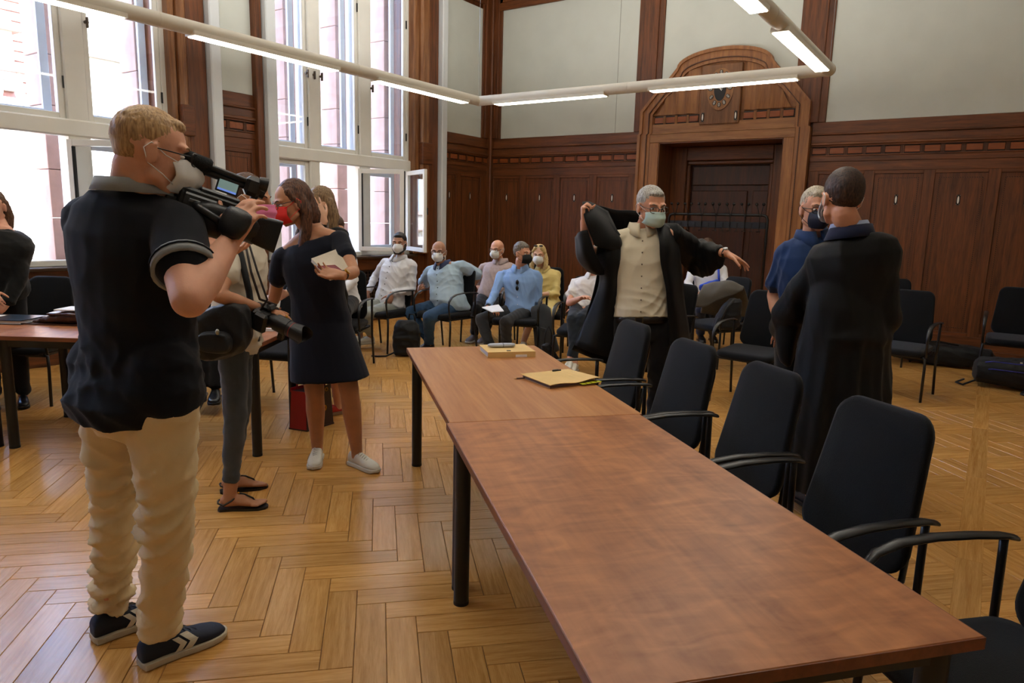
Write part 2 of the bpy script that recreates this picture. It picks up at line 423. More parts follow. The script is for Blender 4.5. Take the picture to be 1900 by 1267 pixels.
# upper zone: pilasters and pale panels
def upper(wp, parent, u0, u1, z0=2.86, z1=4.91):
    part('pale_wall_panel', wp.box(MB(), u0, u1, z0, z1, -.01, .012, .004), PLASTER, parent)
def pilaster(wp, parent, u0, u1, z0=2.86, z1=ZC, d=.03):
    part('pilaster', wp.box(MB(), u0, u1, z0, z1, 0, d, .004), W_WALL, parent)
    q = min(.085, (u1-u0)*.22)
    part('pilaster_fillet', wp.box(MB(), u0+q, u1-q, z0, z1, 0, d+.022, .006), W_WALL, parent)
upper(WB, back, -7.17, -4.70); pilaster(WB, back, -4.70, -4.30); upper(WB, back, -4.30, -2.41); pilaster(WB, back, -2.41, -2.00); upper(WB, back, -2.00, .25)
pilaster(WB, back, .25, .65); upper(WB, back, .65, 2.9); pilaster(WB, back, XW, -7.17); pilaster(WB, back, 2.9, XR)
part('upper_rail', WB.box(MB(), XW, XR, 4.91, 5.03, 0, .05, .01), W_WALLH, back); part('upper_rail', WB.box(MB(), XW, XR, 5.03, ZC, 0, .03, .003), W_WALLH, back)
part('panel_joint_wire', WB.box(MB(), -5.02, -5.015, 2.86, 4.91, .012, .016), mat('grey_wire', '8f8c80', .5), back)
# ---- portal (door surround)
door = obj('door_1', MB().box(OPX0-.02, OPX1+.02, YB+.60, YB+.66, 0, OPZ), wood('walnut_door', '2c1407', '54290f', .42, 'Z'), **S)
def arch(k, n=9):
    """portal outline right half, offset k inwards"""
    pts = [(1.215-k, 0), (1.215-k, 2.80), (1.19-k, 2.815), (1.19-k, 3.13-k*.25), (.94-k*.72, 3.42-k*.55)]
    # ogee shoulder
    for i in range(1, 5):
        t = i/4; pts.append(((.94-k*.72)*(1-t)+(.66-k*.45)*t, (3.42-k*.55)*(1-t)+(3.70-k*.8)*t+.018*math.sin(PI*t)*-1))
    x0, z0 = pts[-1]; zt = 3.92-k
    for i in range(1, n+1):
        t = i/n; a = t*PI/2; pts.append((x0*math.cos(a), z0+(zt-z0)*math.sin(a)))
    return pts
def full(k):
    r = arch(k); return [(PCX-x, z) for x, z in r]+[(PCX+x, z) for x, z in r[::-1][1:]]
def skip_low(pts, zmin=0): return pts
# outer band, bead, inner band
part('portal_outer_band', MB().strip(full(.045), full(0), YB-.13, YB+.02), W_LIGHT, door, smooth=False)
part('portal_middle_band', MB().strip(full(.13), full(.045), YB-.10, YB+.02), W_LIGHT, door)
part('portal_bead', MB().strip(full(.142), full(.13), YB-.112, YB), BEAD, door)
part('portal_inner_band', MB().strip(full(.185), full(.142), YB-.09, YB+.02), W_LIGHT, door)
# tympanum ground up to the inner outline, above the lintel
r = [(x, z) for x, z in arch(.185) if z > 2.9]; r = [(1.005, 2.93)]+r
ty = [(PCX+x, z) for x, z in r]+[(PCX-x, z) for x, z in r[::-1]]
part('tympanum', MB().prism(ty, YB-.035, YB+.02), W_LIGHT, door)
# lintel and jambs
lt = MB(); lt.box(PCX-1.03, PCX+1.03, YB-.085, YB+.02, OPZ, OPZ+.12, 0, .006); part('lintel', lt, wood('oak_lintel', '744a26', 'a87446', .42, 'X'), door)
lt = MB(); lt.box(PCX-1.03, PCX+1.03, YB-.075, YB+.02, OPZ+.12, OPZ+.26, 0, .006); part('lintel', lt, wood('oak_lintel', '', '', .42, 'X') if 0 else MATS['oak_lintel'], door)
for sgn in (-1, 1):
    a = OPX0 if sgn < 0 else OPX1
    x0, x1 = (OPX0-.145, OPX0) if sgn < 0 else (OPX1, OPX1+.145)
    part('jamb', MB().box(x0, x1, YB-.085, YB+.02, 0, OPZ, 0, .006), W_LIGHT, door)
    part('reveal', MB().box(*((OPX0-.01, OPX0+.012) if sgn < 0 else (OPX1-.012, OPX1+.01)), YB-.07, YB+.62, 0, OPZ), W_WALL, door)
part('reveal', MB().box(OPX0, OPX1, YB-.07, YB+.62, OPZ-.014, OPZ+.01), W_WALLH, door)
# frieze in the portal
for x0, x1 in ((PCX-1.0, PCX-.30), (PCX+.30, PCX+1.0)):
    part('frieze_ground', MB().box(x0, x1, YB-.05, YB-.03, 2.94, 3.055), W_DARK, door)
    n = 4; st = (x1-x0)/n
    for i in range(n):
        a = x0+i*st; part('frieze_block', MB().box(a+.02, a+st-.02, YB-.062, YB-.04, 2.958, 3.037, 0, .003), W_BLOCK, door)
        mb = MB()
        for q in (-.014, -.005, .005, .014): mb.box(a+q-.003, a+q+.003, YB-.066, YB-.04, 2.942, 3.053)
        part('fluted_spacer', mb, W_LIGHT, door)
# tympanum flutes (concave tall facets)
for i in range(-6, 6):
    x0 = PCX+i*.165; x1 = x0+.165
    if abs(i+.5) < 2: continue
    def ztop(x):
        ax = abs(x-PCX); pr = sorted(r, key=lambda q: q[0])
        for (xa, za), (xb, zb) in zip(pr, pr[1:]):
            if xa <= ax <= xb and xb > xa: return za+(zb-za)*(ax-xa)/(xb-xa)
        return 3.07
    n = 6; vs = []; fs = []
    for k in range(n+1):
        t = k/n; x = x0+(x1-x0)*t; dpt = .002+.048*(1-t)**1.4
        vs += [(x, YB-.04-dpt, 3.07), (x, YB-.04-dpt, max(3.08, ztop(x)-.004))]
    for k in range(n): fs.append((2*k, 2*k+2, 2*k+3, 2*k+1))
    for k in range(n+1): vs += [(vs[2*k][0], YB-.03, vs[2*k][2]), (vs[2*k+1][0], YB-.03, vs[2*k+1][2])]
    b0 = 2*(n+1)
    fs += [(0, 1, b0+1, b0), (2*n, b0+2*n, b0+2*n+1, 2*n+1)]
    for k in range(n): fs.append((2*k+1, 2*k+3, b0+2*k+3, b0+2*k+1))
    part('flute', MB().add(vs, fs), W_LIGHT, door)
# inner door: frame and panels in the recess
RY = YB+.60
for x0, x1 in ((OPX0, -4.02), (-2.74, OPX1)): part('door_frame', MB().box(x0, x1, RY-.14, RY, 0, OPZ-.02, 0, .01), W_WALL, door)
part('door_frame', MB().box(-4.02, -2.74, RY-.14, RY, 2.46, OPZ-.02, 0, .01), W_WALLH, door)
part('door_moulding', MB().box(-4.02, -2.74, RY-.10, RY, 2.40, 2.46, 0, .015), W_WALLH, door)
for x0, x1 in ((-4.02, -3.97), (-2.79, -2.74)): part('door_moulding', MB().box(x0, x1, RY-.10, RY, 0, 2.40, 0, .01), W_WALL, door)
for x0, x1 in ((-3.95, -3.10), (-3.02, -2.80)):
    part('door_panel', MB().box(x0, x1, RY-.03, RY, .12, 2.02, 0, .008), MATS['walnut_door'], door)
part('door_panel', MB().box(-3.95, -2.80, RY-.03, RY, 2.10, 2.38, 0, .008), MATS['walnut_door'], door)

def tomesh(o):
    """turn a text object into a plain mesh object"""
    dg = bpy.context.evaluated_depsgraph_get(); me = bpy.data.meshes.new_from_object(o.evaluated_get(dg)); n = o.name.split('.')[0]
    q = bpy.data.objects.new('x', me); col.objects.link(q); q.parent = o.parent; q.location = o.location; q.rotation_euler = o.rotation_euler; bpy.data.objects.remove(o, do_unlink=True); q.name = n; return q
# ---- clock on the portal
CX, CZ = -3.39, 3.37
ck = thing('wall_clock', 'oval wall clock with pearl hour plaques set in the carved wooden arch over the doorway', 'clock', (CX, YB-.05, CZ))
def lobj(name, mb, m, par, base, **k): return obj(name, mb, m, par, loc=base, **k)
kb = (CX, YB-.05, CZ)
lobj('clock_board', MB().box(PCX-.29, PCX+.27, YB-.10, YB-.036, 2.90, 3.70, 0, .008), wood('clock_board', '5e3b1e', '8c5d36', .42, 'Z'), ck, kb)
n = 40; ov = [(CX+.185*math.cos(2*PI*k/n), CZ+(.285 if math.sin(2*PI*k/n) < 0 else .27)*math.sin(2*PI*k/n)) for k in range(n)]
lobj('clock_face', MB().prism(ov, YB-.112, YB-.098), wood('clock_face_wood', '754a24', 'a87646', .4, 'Z'), ck, kb)
n = 28; ov = [(CX+.085*math.cos(2*PI*k/n), CZ+(.165 if math.sin(2*PI*k/n) < 0 else .13)*math.sin(2*PI*k/n)) for k in range(n)]
lobj('clock_centre', MB().prism(ov, YB-.117, YB-.11), mat('clock_black', '14110f', .3), ck, kb)
for h in range(12):
    a = PI/2-h*PI/6; rx, rz = .135, .215
    cx, cz = CX+rx*math.cos(a), CZ+rz*math.sin(a)
    ax = math.atan2(rz*math.sin(a), rx*math.cos(a))
    mb = MB()
    for (ra, rb, y0, mi) in ((.034, .024, .118, 0), (.026, .015, .1205, 1)):
        pts = [(cx+math.cos(ax)*ra*math.cos(t)-math.sin(ax)*rb*math.sin(t), cz+math.sin(ax)*ra*math.cos(t)+math.cos(ax)*rb*math.sin(t)) for t in [2*PI*k/14 for k in range(14)]]
        mb.prism(pts, YB-y0, YB-.11, mi=mi)
    hn = lobj('hour_plaque', mb, [mat('clock_black', '14110f', .3), mat('plaque_silver', 'b4ada0', .35)], ck, kb)
# roman numerals engraved
ROM = ['XII', 'I', 'II', 'III', 'IIII', 'V', 'VI', 'VII', 'VIII', 'IX', 'X', 'XI']
for h in range(12):
    a = PI/2-h*PI/6; cx, cz = CX+.135*math.cos(a), CZ+.215*math.sin(a)
    cu = bpy.data.curves.new('hour_numeral', 'FONT'); cu.body = ROM[h]; cu.size = .026; cu.align_x = 'CENTER'; cu.align_y = 'CENTER'; cu.extrude = .0006
    o = bpy.data.objects.new('hour_numeral', cu); col.objects.link(o); o.location = (cx-CX, YB-.1218-kb[1], cz-CZ); o.rotation_euler = (PI/2, (h*PI/6)*-1 if 0 else 0, 0); o.parent = ck
    cu.materials.append(mat('numeral_dark', '1c1713', .4)); tomesh(o)
mb = MB()
def hand(a, L, wd):
    d = (math.sin(a), math.cos(a)); nn = (d[1], -d[0])
    pts = [(CX-d[0]*.04+nn[0]*wd*.4, CZ-d[1]*.04+nn[1]*wd*.4), (CX+d[0]*L*.55+nn[0]*wd, CZ+d[1]*L*.55+nn[1]*wd), (CX+d[0]*L, CZ+d[1]*L), (CX+d[0]*L*.55-nn[0]*wd, CZ+d[1]*L*.55-nn[1]*wd), (CX-d[0]*.04-nn[0]*wd*.4, CZ-d[1]*.04-nn[1]*wd*.4)]
    return pts
mb.prism(hand(math.radians(-72), .135, .007), YB-.1235, YB-.121); lobj('minute_hand', mb, mat('hand_ivory', 'efece2', .4), ck, kb)
mb = MB(); mb.prism(hand(math.radians(-40), .10, .009), YB-.1265, YB-.1242); lobj('hour_hand', mb, MATS['hand_ivory'], ck, kb)
for x in (PCX-.24, PCX+.225):
    mb = MB(); wq = WallP('B', YB-.10); inlay(mb, wq, x, 3.0); lobj('pearl_inlay', mb, [W_DARK, PEARL], ck, kb)

# ---- window wall
WY = [-11.25, -7.5, -3.75, 0.0]
LIGHTS = [(5.52, 6.20), (6.37, 7.07), (7.27, 8.03)]
ZS, ZT0, ZT1, ZW = .945, 2.18, 2.34, 5.0
ww = MB(); t0, t1 = XW-.42, XW-.02
def wspan(y0, y1, z0=-.12, z1=ZC): ww.box(t0, t1, y0, y1, z0, z1)
wspan(YF-.3, 5.45+WY[0]); wspan(8.10+WY[0], 5.45+WY[1]); wspan(8.10+WY[1], 5.45+WY[2]); wspan(8.10+WY[2], 5.45); wspan(8.10, YB+.1)
for s in WY: wspan(5.45+s, 8.10+s, -.12, ZS-.03); wspan(5.45+s, 8.10+s, ZW, ZC)
wl = obj('wall_left', ww, W_WALL, **S)
WL = WallP('L', XW)
wins = []
SASHW = mat('sash_white_paint', 'd3d6da', .4, .04, 5)
for wi, s in enumerate(WY):
    y0, y1 = 5.45+s, 8.10+s
    fr = MB(); xa, xb = XW-.10, XW-.03
    fr.box(xa, xb, y0, LIGHTS[0][0]+s, ZS, ZW, 0, .004); fr.box(xa, xb, LIGHTS[2][1]+s, y1, ZS, ZW, 0, .004)
    wd = obj('window_%d' % (wi+1), fr, WHITE, **S); wins.append(wd)
    for a, b in ((LIGHTS[0][1], LIGHTS[1][0]), (LIGHTS[1][1], LIGHTS[2][0])):
        part('mullion', MB().box(xa-.02, xb+.025, a+s, b+s, ZS, ZW, 0, .012), WHITE, wd)
        part('outer_mullion', MB().box(XW-.30, xa-.02, a+s+.03, b+s-.03, ZS, ZW), SASHW, wd)
    part('transom', MB().box(xa-.02, xb+.04, y0, y1, ZT0, ZT1, 0, .015), WHITE, wd)
    part('outer_transom', MB().box(XW-.30, xa-.02, y0, y1, ZT0+.03, ZT1-.03), SASHW, wd)
    part('window_sill', MB().box(XW-.42, XW+.13, y0-.02, y1+.02, ZS-.035, ZS, 0, .008), wood('dark_sill', '2a1c12', '4a3324', .35, 'Y'), wd)
    part('frame_bottom', MB().box(xa, xb+.01, y0, y1, ZS, ZS+.06, 0, .006), WHITE, wd)
    def sash(y0, y1, z0, z1, x, th=.045, fw=.06, m=WHITE, par=None, nm='sash', gl=True, hinge=None, ang=0, gasket=False):
        """casement; optional hinge ('lo' or 'hi' edge) turned into the room by ang"""
        root = MB(); W_ = y1-y0
        if hinge is None:
            root.box(x, x+th, y0, y0+fw, z0, z1, 0, .005); root.box(x, x+th, y1-fw, y1, z0, z1, 0, .005)
            root.box(x, x+th, y0+fw, y1-fw, z0, z0+fw, 0, .005); root.box(x, x+th, y0+fw, y1-fw, z1-fw, z1, 0, .005)
            o = obj(nm, root, m, par)
            if gl: obj('pane', MB().box(x+th/2-.003, x+th/2+.003, y0+fw-.005, y1-fw+.005, z0+fw-.005, z1-fw+.005), GLASS, o)
            return o
        sg = 1 if hinge == 'lo' else -1
        def bx(mb, a, b, c, d, e=0, f=th, mi=0): mb.box(e, f, sg*a if sg > 0 else -b, sg*b if sg > 0 else -a, c, d, mi, .004); return mb
        bx(root, 0, fw, z0, z1); bx(root, W_-fw, W_, z0, z1); bx(root, fw, W_-fw, z0, z0+fw); bx(root, fw, W_-fw, z1-fw, z1)
        if gasket: bx(root, W_-.001, W_+.012, z0+.02, z1-.02, .004, th-.004, 1); bx(root, fw-.012, fw+.002, z0+fw, z1-fw, -.001, th+.001, 1)
        o = obj(nm, root, [m, BLACKM], par); o.location = (x, y0 if hinge == 'lo' else y1, 0); o.rotation_euler = (0, 0, -sg*ang)
        mb = MB(); bx(mb, fw-.005, W_-fw+.005, z0+fw-.005, z1-fw+.005, th/2-.003, th/2+.003); obj('pane', mb, GLASS, o)
        mb = MB(); bx(mb, W_-.035, W_-.022, (z0+z1)/2-.05, (z0+z1)/2+.05, th, th+.03); obj('sash_handle', mb, BLACKM, o)
        return o
    for li, (a, b) in enumerate(LIGHTS):
        a += s; b += s
        # inner upper sash, outer upper sash
        iu = sash(a, b, ZT1, ZW-.02, XW-.085, m=WHITE, par=wd, fw=.055)
        for z in (2.62, 3.42, 4.2):
            obj('hinge', MB().box(XW-.035, XW-.022, b-.012, b+.004, z, z+.11), BLACKM, iu)
        sash(a+.02, b-.02, ZT1+.02, ZW-.03, XW-.30, m=SASHW, par=wd, fw=.075, nm='outer_sash')
        opened = wi in (2, 3) and li in (1, 2)
        if not opened:
            sash(a, b, ZS+.06, ZT0, XW-.085, m=WHITE, par=wd, fw=.055); sash(a+.02, b-.02, ZS+.06, ZT0, XW-.30, m=SASHW, par=wd, fw=.075, nm='outer_sash')
        elif li == 2:
            sash(a, b, ZS+.06, ZT0, XW-.03, m=WHITE, par=wd, hinge='hi', ang=math.radians(62), gasket=False, nm='open_sash')
            sash(a+.02, b-.02, ZS+.06, ZT0-.02, XW-.30, m=SASHW, par=wd, fw=.075, nm='outer_sash')
        else:
            sash(a+.02, b-.02, ZS+.07, ZT0-.03, XW-.035, m=WHITE, par=wd, hinge='hi', ang=math.radians(118), gasket=True, nm='open_sash')
    # butterfly stays / catches at mid height
    for y in (LIGHTS[0][1]-.03, LIGHTS[0][1]+.085, LIGHTS[1][0]+.03, LIGHTS[2][0]+.03):
        obj('window_catch', MB().box(XW-.02, XW+.02, y+s-.02, y+s+.02, 3.24, 3.27, 0, .008).box(XW, XW+.035, y+s-.008, y+s+.008, 3.20, 3.30, 0, .005), mat('old_brass', '5b5147', .4, metal=.6), wd)
    # stone reveals and mullions outside
    for k, (a, b) in enumerate(((y0-.35, y0+.10), (LIGHTS[0][1]-.02, LIGHTS[1][0]+.02), (LIGHTS[1][1]-.02, LIGHTS[2][0]+.02), (LIGHTS[2][1]-.04, y1+.30))):
        z = 0.3
        a += s if k in (1, 2) else (0 if k == 0 else s); b += 0 if k == 0 else (s if k in (1, 2) else 0)
        j = 0
        while z < 5.4:
            h = .62 if j % 2 else .48
            q = obj('stone_block', MB().box(XW-.78+random.uniform(-.004, .004), XW-.44, a, b, z+.003, z+h-.003, 0, .006), STONE, wl); z += h; j += 1
    obj('stone_sill', MB().box(XW-.82, XW-.42, y0, y1, ZS-.12, ZS-.02, 0, .01), STONE, wl)
# wainscot below windows and between
for k in range(5):
    # pier k stands before window k; the last one runs into the corner
    a = 8.10+WY[k-1] if k else YF; b = 5.45+WY[k] if k < 4 else YB
    if k == 0: wains(WL, wl, a, b, [], W_WALLY); continue
    last = k == 4; c0 = .53 if last else .39                        # start of the white box casing
    cells = [(a+.75, a+1.05), (a+1.18, a+1.72)] if last else [(a+c0+.16, b-.14)]
    wains(WL, wl, a, b, cells, W_WALLY)
    p0, p1 = (8.80, 9.82) if last else (a+c0+.12, b-.09)
    upper(WL, wl, p0, p1, 2.86, 4.91 if last else 4.95)
    pilaster(WL, wl, a, p0, 2.86, ZC, .03)
    if last: pilaster(WL, wl, p1, b, 2.86, ZC, .03)
    else: part('dark_post', MB().box(XW, XW+.10, b-.09, b, 0, ZC, 0, .01), W_WALL, wl)
    q = c0-.24
    CAS = wood('painted_sunlit_casing', '5a3118', '9a6a42', .3, 'Z')  # lighter copy of the walnut, sunlight painted into its colour
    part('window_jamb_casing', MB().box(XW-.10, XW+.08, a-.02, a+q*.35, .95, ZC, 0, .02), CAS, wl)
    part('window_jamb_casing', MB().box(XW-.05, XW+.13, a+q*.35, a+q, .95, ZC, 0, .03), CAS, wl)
    part('casing_block', MB().box(XW-.06, XW+.16, a+q*.3, a+q+.03, 2.30, 2.62, 0, .01), W_WALLY, wl)
    part('window_jamb_casing', MB().box(XW, XW+.09, a+q, a+c0-.01, 0, ZC, 0, .01), W_WALL, wl)
for s in WY:
    part('under_window_board', WL.box(MB(), 5.45+s, 8.10+s, .74, .91, 0, .03, .004), W_WALLY, wl)
    part('baseboard_board', WL.box(MB(), 5.45+s, 8.10+s, 0, .2, 0, .04, .004), W_WALLY, wl)
    gr = MB(); 
    for k in range(44):
        y = 5.50+s+k*.059; WL.box(gr, y, y+.025, .22, .72, .01, .03)
    for z in np.arange(.22, .73, .05): WL.box(gr, 5.48+s, 8.07+s, z, z+.012, .02, .034)
    part('radiator_grille', gr, mat('grille_wood', '2c160a', .5), wl)
    part('radiator_shade_sheet', WL.box(MB(), 5.45+s, 8.10+s, .2, .74, -.01, .004), mat('cavity_shade_black', '050404', .9), wl)  # near-black sheet stands in for the shade behind the grille
part('upper_rail', WL.box(MB(), YF, YB, 4.98, ZC, 0, .05, .01), W_WALLY, wl)
# curtain casings (tall white boxes flanking the windows)
tn_ = 0
if 1:
    for a, b in ((8.63, 8.755), (5.46, 5.60), (4.74, 4.87), (1.71, 1.85), (.99, 1.12)):
        tn_ += 1
        bx = MB().box(XW+.0, XW+.165, a, b, .0, ZC, 0, .012)
        obj('trim_%d' % tn_, bx, mat('white_box_casing', 'cfd2d2', .45, .03, 3), **S)
# corner post
obj('trim_9', MB().box(XW, XW+.10, YB-.10, YB, 0, ZC, 0, .015), W_WALL, **S)
# ---- outside: opposite building
ob = thing('building', 'pale rendered building with stone balustrade and tiled roof across the street', 'building', (-24, 8, -6))
bb = (-24, 8, -6)
FAC = mat('facade_render', 'a39c90', .9, .05, 1.5)
lobj('wall', MB().box(-29, -24, -25, 60, -6, 4.3), FAC, ob, bb)
lobj('cornice', MB().box(-24, -23.5, -25, 11.2, 4.05, 4.45, 0, .06).box(-24, -23.75, -25, 60, 1.0, 1.25, 0, .05), mat('facade_stone', 'a8948a', .9), ob, bb)
lobj('wing', MB().box(-29, -24.15, 11.2, 60, 4.3, 13.5), mat('wing_render', '948d82', .9, .05, 1.5), ob, bb); lobj('string_course', MB().box(-24.15, -23.95, 11.2, 60, 6.2, 6.4, 0, .04).box(-24.15, -23.8, 11.2, 60, 9.4, 9.65, 0, .05), MATS['facade_stone'], ob, bb)
ROOFM = mat('roof_tile', '8f6257', .8, .2, 4)
for y in range(-8, 40, 3):
    for z in (-3.2, 1.7, 6.9):
        if z > 5 and y < 12: continue
        x_ = -24.15 if z > 5 else -24
        f_ = lobj('window', MB().box(x_-.02, x_+.1, y-.65, y+.65, z-.1, z+2.0, 0, .02), MATS['facade_stone'], ob, bb)
        for q in (-.275, .275): obj('pane', MB().box(x_+.08, x_+.12, y+q-.225, y+q+.225, z+.05, z+1.85), mat('far_pane', '7d909a', .2), f_, loc=bb)
for i in range(32):
    y = -6+i*.55; mb = MB()
    prof = [(.07, 4.45), (.07, 4.5), (.14, 4.72), (.11, 4.95), (.06, 5.2), (.06, 5.3)]
    mb.tube([(-23.75, y, z) for r_, z in prof], [r_ for r_, z in prof], 8); lobj('baluster', mb, MATS['facade_stone'], ob, bb)
lobj('balustrade_rail', MB().box(-23.95, -23.55, -6.3, 11.2, 5.3, 5.52, 0, .03), MATS['facade_stone'], ob, bb)
rf = MB(); rf.add([(-24.6, -25, 4.3), (-24.6, 11.2, 4.3), (-27, 11.2, 8.6), (-27, -25, 8.6), (-29, -25, 4.3), (-29, 11.2, 4.3)], [(0, 1, 2, 3), (3, 2, 5, 4), (0, 3, 4), (1, 5, 2)]); lobj('roof', rf, ROOFM, ob, bb)
for k in range(12):
    z = 4.6+k*.33; x_ = -24.6-(z-4.3)*2.4/4.3; lobj('tile_course', MB().box(x_-.03, x_+.05, -25, 11.2, z, z+.035), ROOFM, ob, bb)
for y in (1, 8.9):
    dm = MB(); dm.box(-26.3, -24.7, y-.8, y+.8, 4.9, 6.6).prism([(y-1.0, 6.6), (y+1.0, 6.6), (y, 7.5)], -26.6, -24.5, 'YZ'); q = lobj('dormer', dm, FAC, ob, bb)
    obj('pane', MB().box(-24.72, -24.66, y-.5, y+.5, 5.2, 6.4), MATS['far_pane'], q, loc=bb)
obj('ground', MB().box(-60, XW-.8, -60, 80, -6.2, -6), mat('street', '9a958c', .9), label='pale street between the two buildings', **S)

# ---- hanging luminaire (rectangular ring)
ZL = 3.05
lc = [(-1.56, 7.77), (-5.90, 7.77), (-5.90, 1.2), (-1.56, 1.2)]
lum = thing('pendant_luminaire', 'long rectangular ring of white tubular light fittings hanging over the tables', 'lamp', (-3.7, 4.5, ZL)); lb = (-3.7, 4.5, ZL)
LW = mat('lamp_white', 'd9d3c4', .35, .03, 3); LE = emit('lamp_diffuser', (1, .95, .84), 6)
def seg(p, q, joints):
    p = Vector((*p, ZL)); q = Vector((*q, ZL)); d = (q-p).normalized(); L = (q-p).length; nrm = d.cross(Vector((0, 0, 1)))
    n = joints; st = L/n
    for i in range(n):
        a = p+d*(i*st); b = p+d*((i+1)*st)
        lobj('lamp_tube', MB().tube([a, b], .062, 20), LW, lum, lb, smooth=True)
        lobj('tube_joint', MB().tube([b-d*.012, b+d*.004], .064, 20), LW, lum, lb, smooth=True)
        # housing and diffuser below
        a2, b2 = a+d*(.30), b-d*.30
        def bx(u0, u1, w_, z0, z1, m, nm, par=lum):
            pts = []
            for (u, v) in ((u0, -w_), (u1, -w_), (u1, w_), (u0, w_)):
                for z in (z0, z1): pts.append((p+d*u+nrm*v)+Vector((0, 0, z)))
            mb = MB().add(pts, [(0, 2, 4, 6), (1, 7, 5, 3), (0, 1, 3, 2), (2, 3, 5, 4), (4, 5, 7, 6), (6, 7, 1, 0)]); return lobj(nm, mb, m, par, lb)
        u0, u1 = i*st+.28, (i+1)*st-.28
        hs = bx(u0, u1, .070, -.066, -.030, LW, 'lamp_housing'); bx(u0+.02, u1-.02, .060, -.072, -.064, LE, 'diffuser')
        # unseen area light added above the tube to brighten the ceiling
        al = bpy.data.lights.new('added_uplight', 'AREA'); al.shape = 'RECTANGLE'; al.size = u1-u0; al.size_y = .07; al.energy = 9*(u1-u0); al.color = (1, .975, .93)
        ao = bpy.data.objects.new('added_uplight', al); col.objects.link(ao); ao.parent = lum; ao.location = (p+d*((u0+u1)/2)+Vector((0, 0, .07)))-Vector(lb); ao.rotation_euler = (PI, 0, math.atan2(-d.y, d.x))
        mb = MB(); k = u0+.03
        while k < u1-.03:
            c = p+d*k+Vector((0, 0, -.074)); mb.add([c-nrm*.058-d*.002+Vector((0, 0, z)) for z in (0,)]+[c+nrm*.058-d*.002, c+nrm*.058+d*.002, c-nrm*.058+d*.002], [(0, 1, 2, 3)]); k += .05
        lobj('louvre', mb, LW, lum, lb, kind='stuff')
        if i % 1 == 0:
            c = (a+b)/2
seg(lc[0], lc[1], 2); seg(lc[1], lc[2], 3); seg(lc[2], lc[3], 2); seg(lc[3], lc[0], 3)
for x, y in lc:
    lobj('corner_joint', MB().ell((x, y, ZL), (.066, .066, .064)), LW, lum, lb, smooth='all')
    lobj('suspension_cable', MB().tube([(x, y, ZL+.05), (x, y, ZC)], .0025, 6), mat('steel_cable', '8a8a88', .3, metal=1), lum, lb)
# ================================================================== FIGURE TOOLKIT
Zv = Vector((0, 0, 1)); IR = Vector((_cy, _sy, 0))
def D(r, u, t): return (IR*r+Zv*u-FH*t).normalized()          # direction: image right, up, towards the camera
def at(px, py, parent, L, sign=-1):
    """point on the sight line at distance L from parent (sign -1: the nearer solution)"""
    d = ray(px, py).normalized(); oc = CO-Vector(parent); b = oc.dot(d); c = oc.dot(oc)-L*L; q = b*b-c
    t = -b+(math.sqrt(q)*sign if q > 0 else 0)
    p = CO+d*t
    if q <= 0: p = Vector(parent)+(p-Vector(parent)).normalized()*L
    return p
def capsule(mb, p, q, r1, r2, n=12, flat=None, k=1.0):
    """tapered capsule; flat=(axis vector, factor) squashes the section along an axis"""
    p, q = Vector(p), Vector(q); d = (q-p); L = d.length
    if L < 1e-6: d = Vector((0, 0, 1))
    d.normalize(); u = (flat[0]-d*flat[0].dot(d)).normalized() if flat else d.orthogonal().normalized(); s = d.cross(u); fk = flat[1] if flat else 1
    rings = []
    for c, r, aa in [(p, r1, a) for a in (-80, -50, -22, 0)]+[(q, r2, a) for a in (0, 22, 50, 80)]:
        a = math.radians(aa); rings.append([c+d*r*math.sin(a)+(u*math.cos(2*PI*i/n)*fk+s*math.sin(2*PI*i/n))*r*math.cos(a) for i in range(n)])
    mb.loft(rings)
def ringp(c, X, Y, rx, ry, n=22, e=2.3):
    out = []
    for i in range(n):
        a = 2*PI*i/n; ca, sa = math.cos(a), math.sin(a)
        out.append(c+X*rx*math.copysign(abs(ca)**(2/e), ca)+Y*ry*math.copysign(abs(sa)**(2/e), sa))
    return out
def remesh(mb, vox, smooth=2, name='tmp'):
    me = bpy.data.meshes.new(name); me.from_pydata(mb.v, [], mb.f); o = bpy.data.objects.new(name, me); col.objects.link(o)
    m = o.modifiers.new('r', 'REMESH'); m.mode = 'VOXEL'; m.voxel_size = vox; m.use_smooth_shade = True
    if smooth:
        m2 = o.modifiers.new('s', 'SMOOTH'); m2.factor = .5; m2.iterations = smooth
    dg = bpy.context.evaluated_depsgraph_get(); ev = o.evaluated_get(dg)
    me2 = bpy.data.meshes.new_from_object(ev); bpy.data.objects.remove(o, do_unlink=True); bpy.data.meshes.remove(me)
    me2.name = name; return me2
def coords(me):
    a = np.empty(len(me.vertices)*3, 'f'); me.vertices.foreach_get('co', a); return a.reshape(-1, 3)
def normals(me):
    a = np.empty(len(me.vertices)*3, 'f'); me.vertices.foreach_get('normal', a); return a.reshape(-1, 3)
def setco(me, a): me.vertices.foreach_set('co', a.astype('f').ravel()); me.update()
def folds(me, amp=.006, freq=22, d=(.25, .15, 1), seed=0, mask=None, ridge=True):
    co = coords(me); nn = normals(me); r = np.random.default_rng(seed)
    d = np.array(d, float); d /= np.linalg.norm(d); f = np.zeros(len(co))
    for k in range(5):
        dd = d+r.normal(0, .45, 3); dd /= np.linalg.norm(dd); w2 = r.normal(0, 1, 3); w3 = r.normal(0, 1, 3)
        ph = co@dd*freq*r.uniform(.6, 1.7)+1.9*np.sin(co@w2*freq*.32+r.uniform(0, 6))+1.1*np.sin(co@w3*freq*.5+r.uniform(0, 6))
        s = np.sin(ph); 
        if ridge: s = 1-2*np.abs(s)**.75
        env = .5+.5*np.sin(co@r.normal(0, 1, 3)*freq*.25+r.uniform(0, 6)); f += s*env
    f *= amp/2.4
    if mask is not None: f *= mask(co)
    setco(me, co+nn*f[:, None])
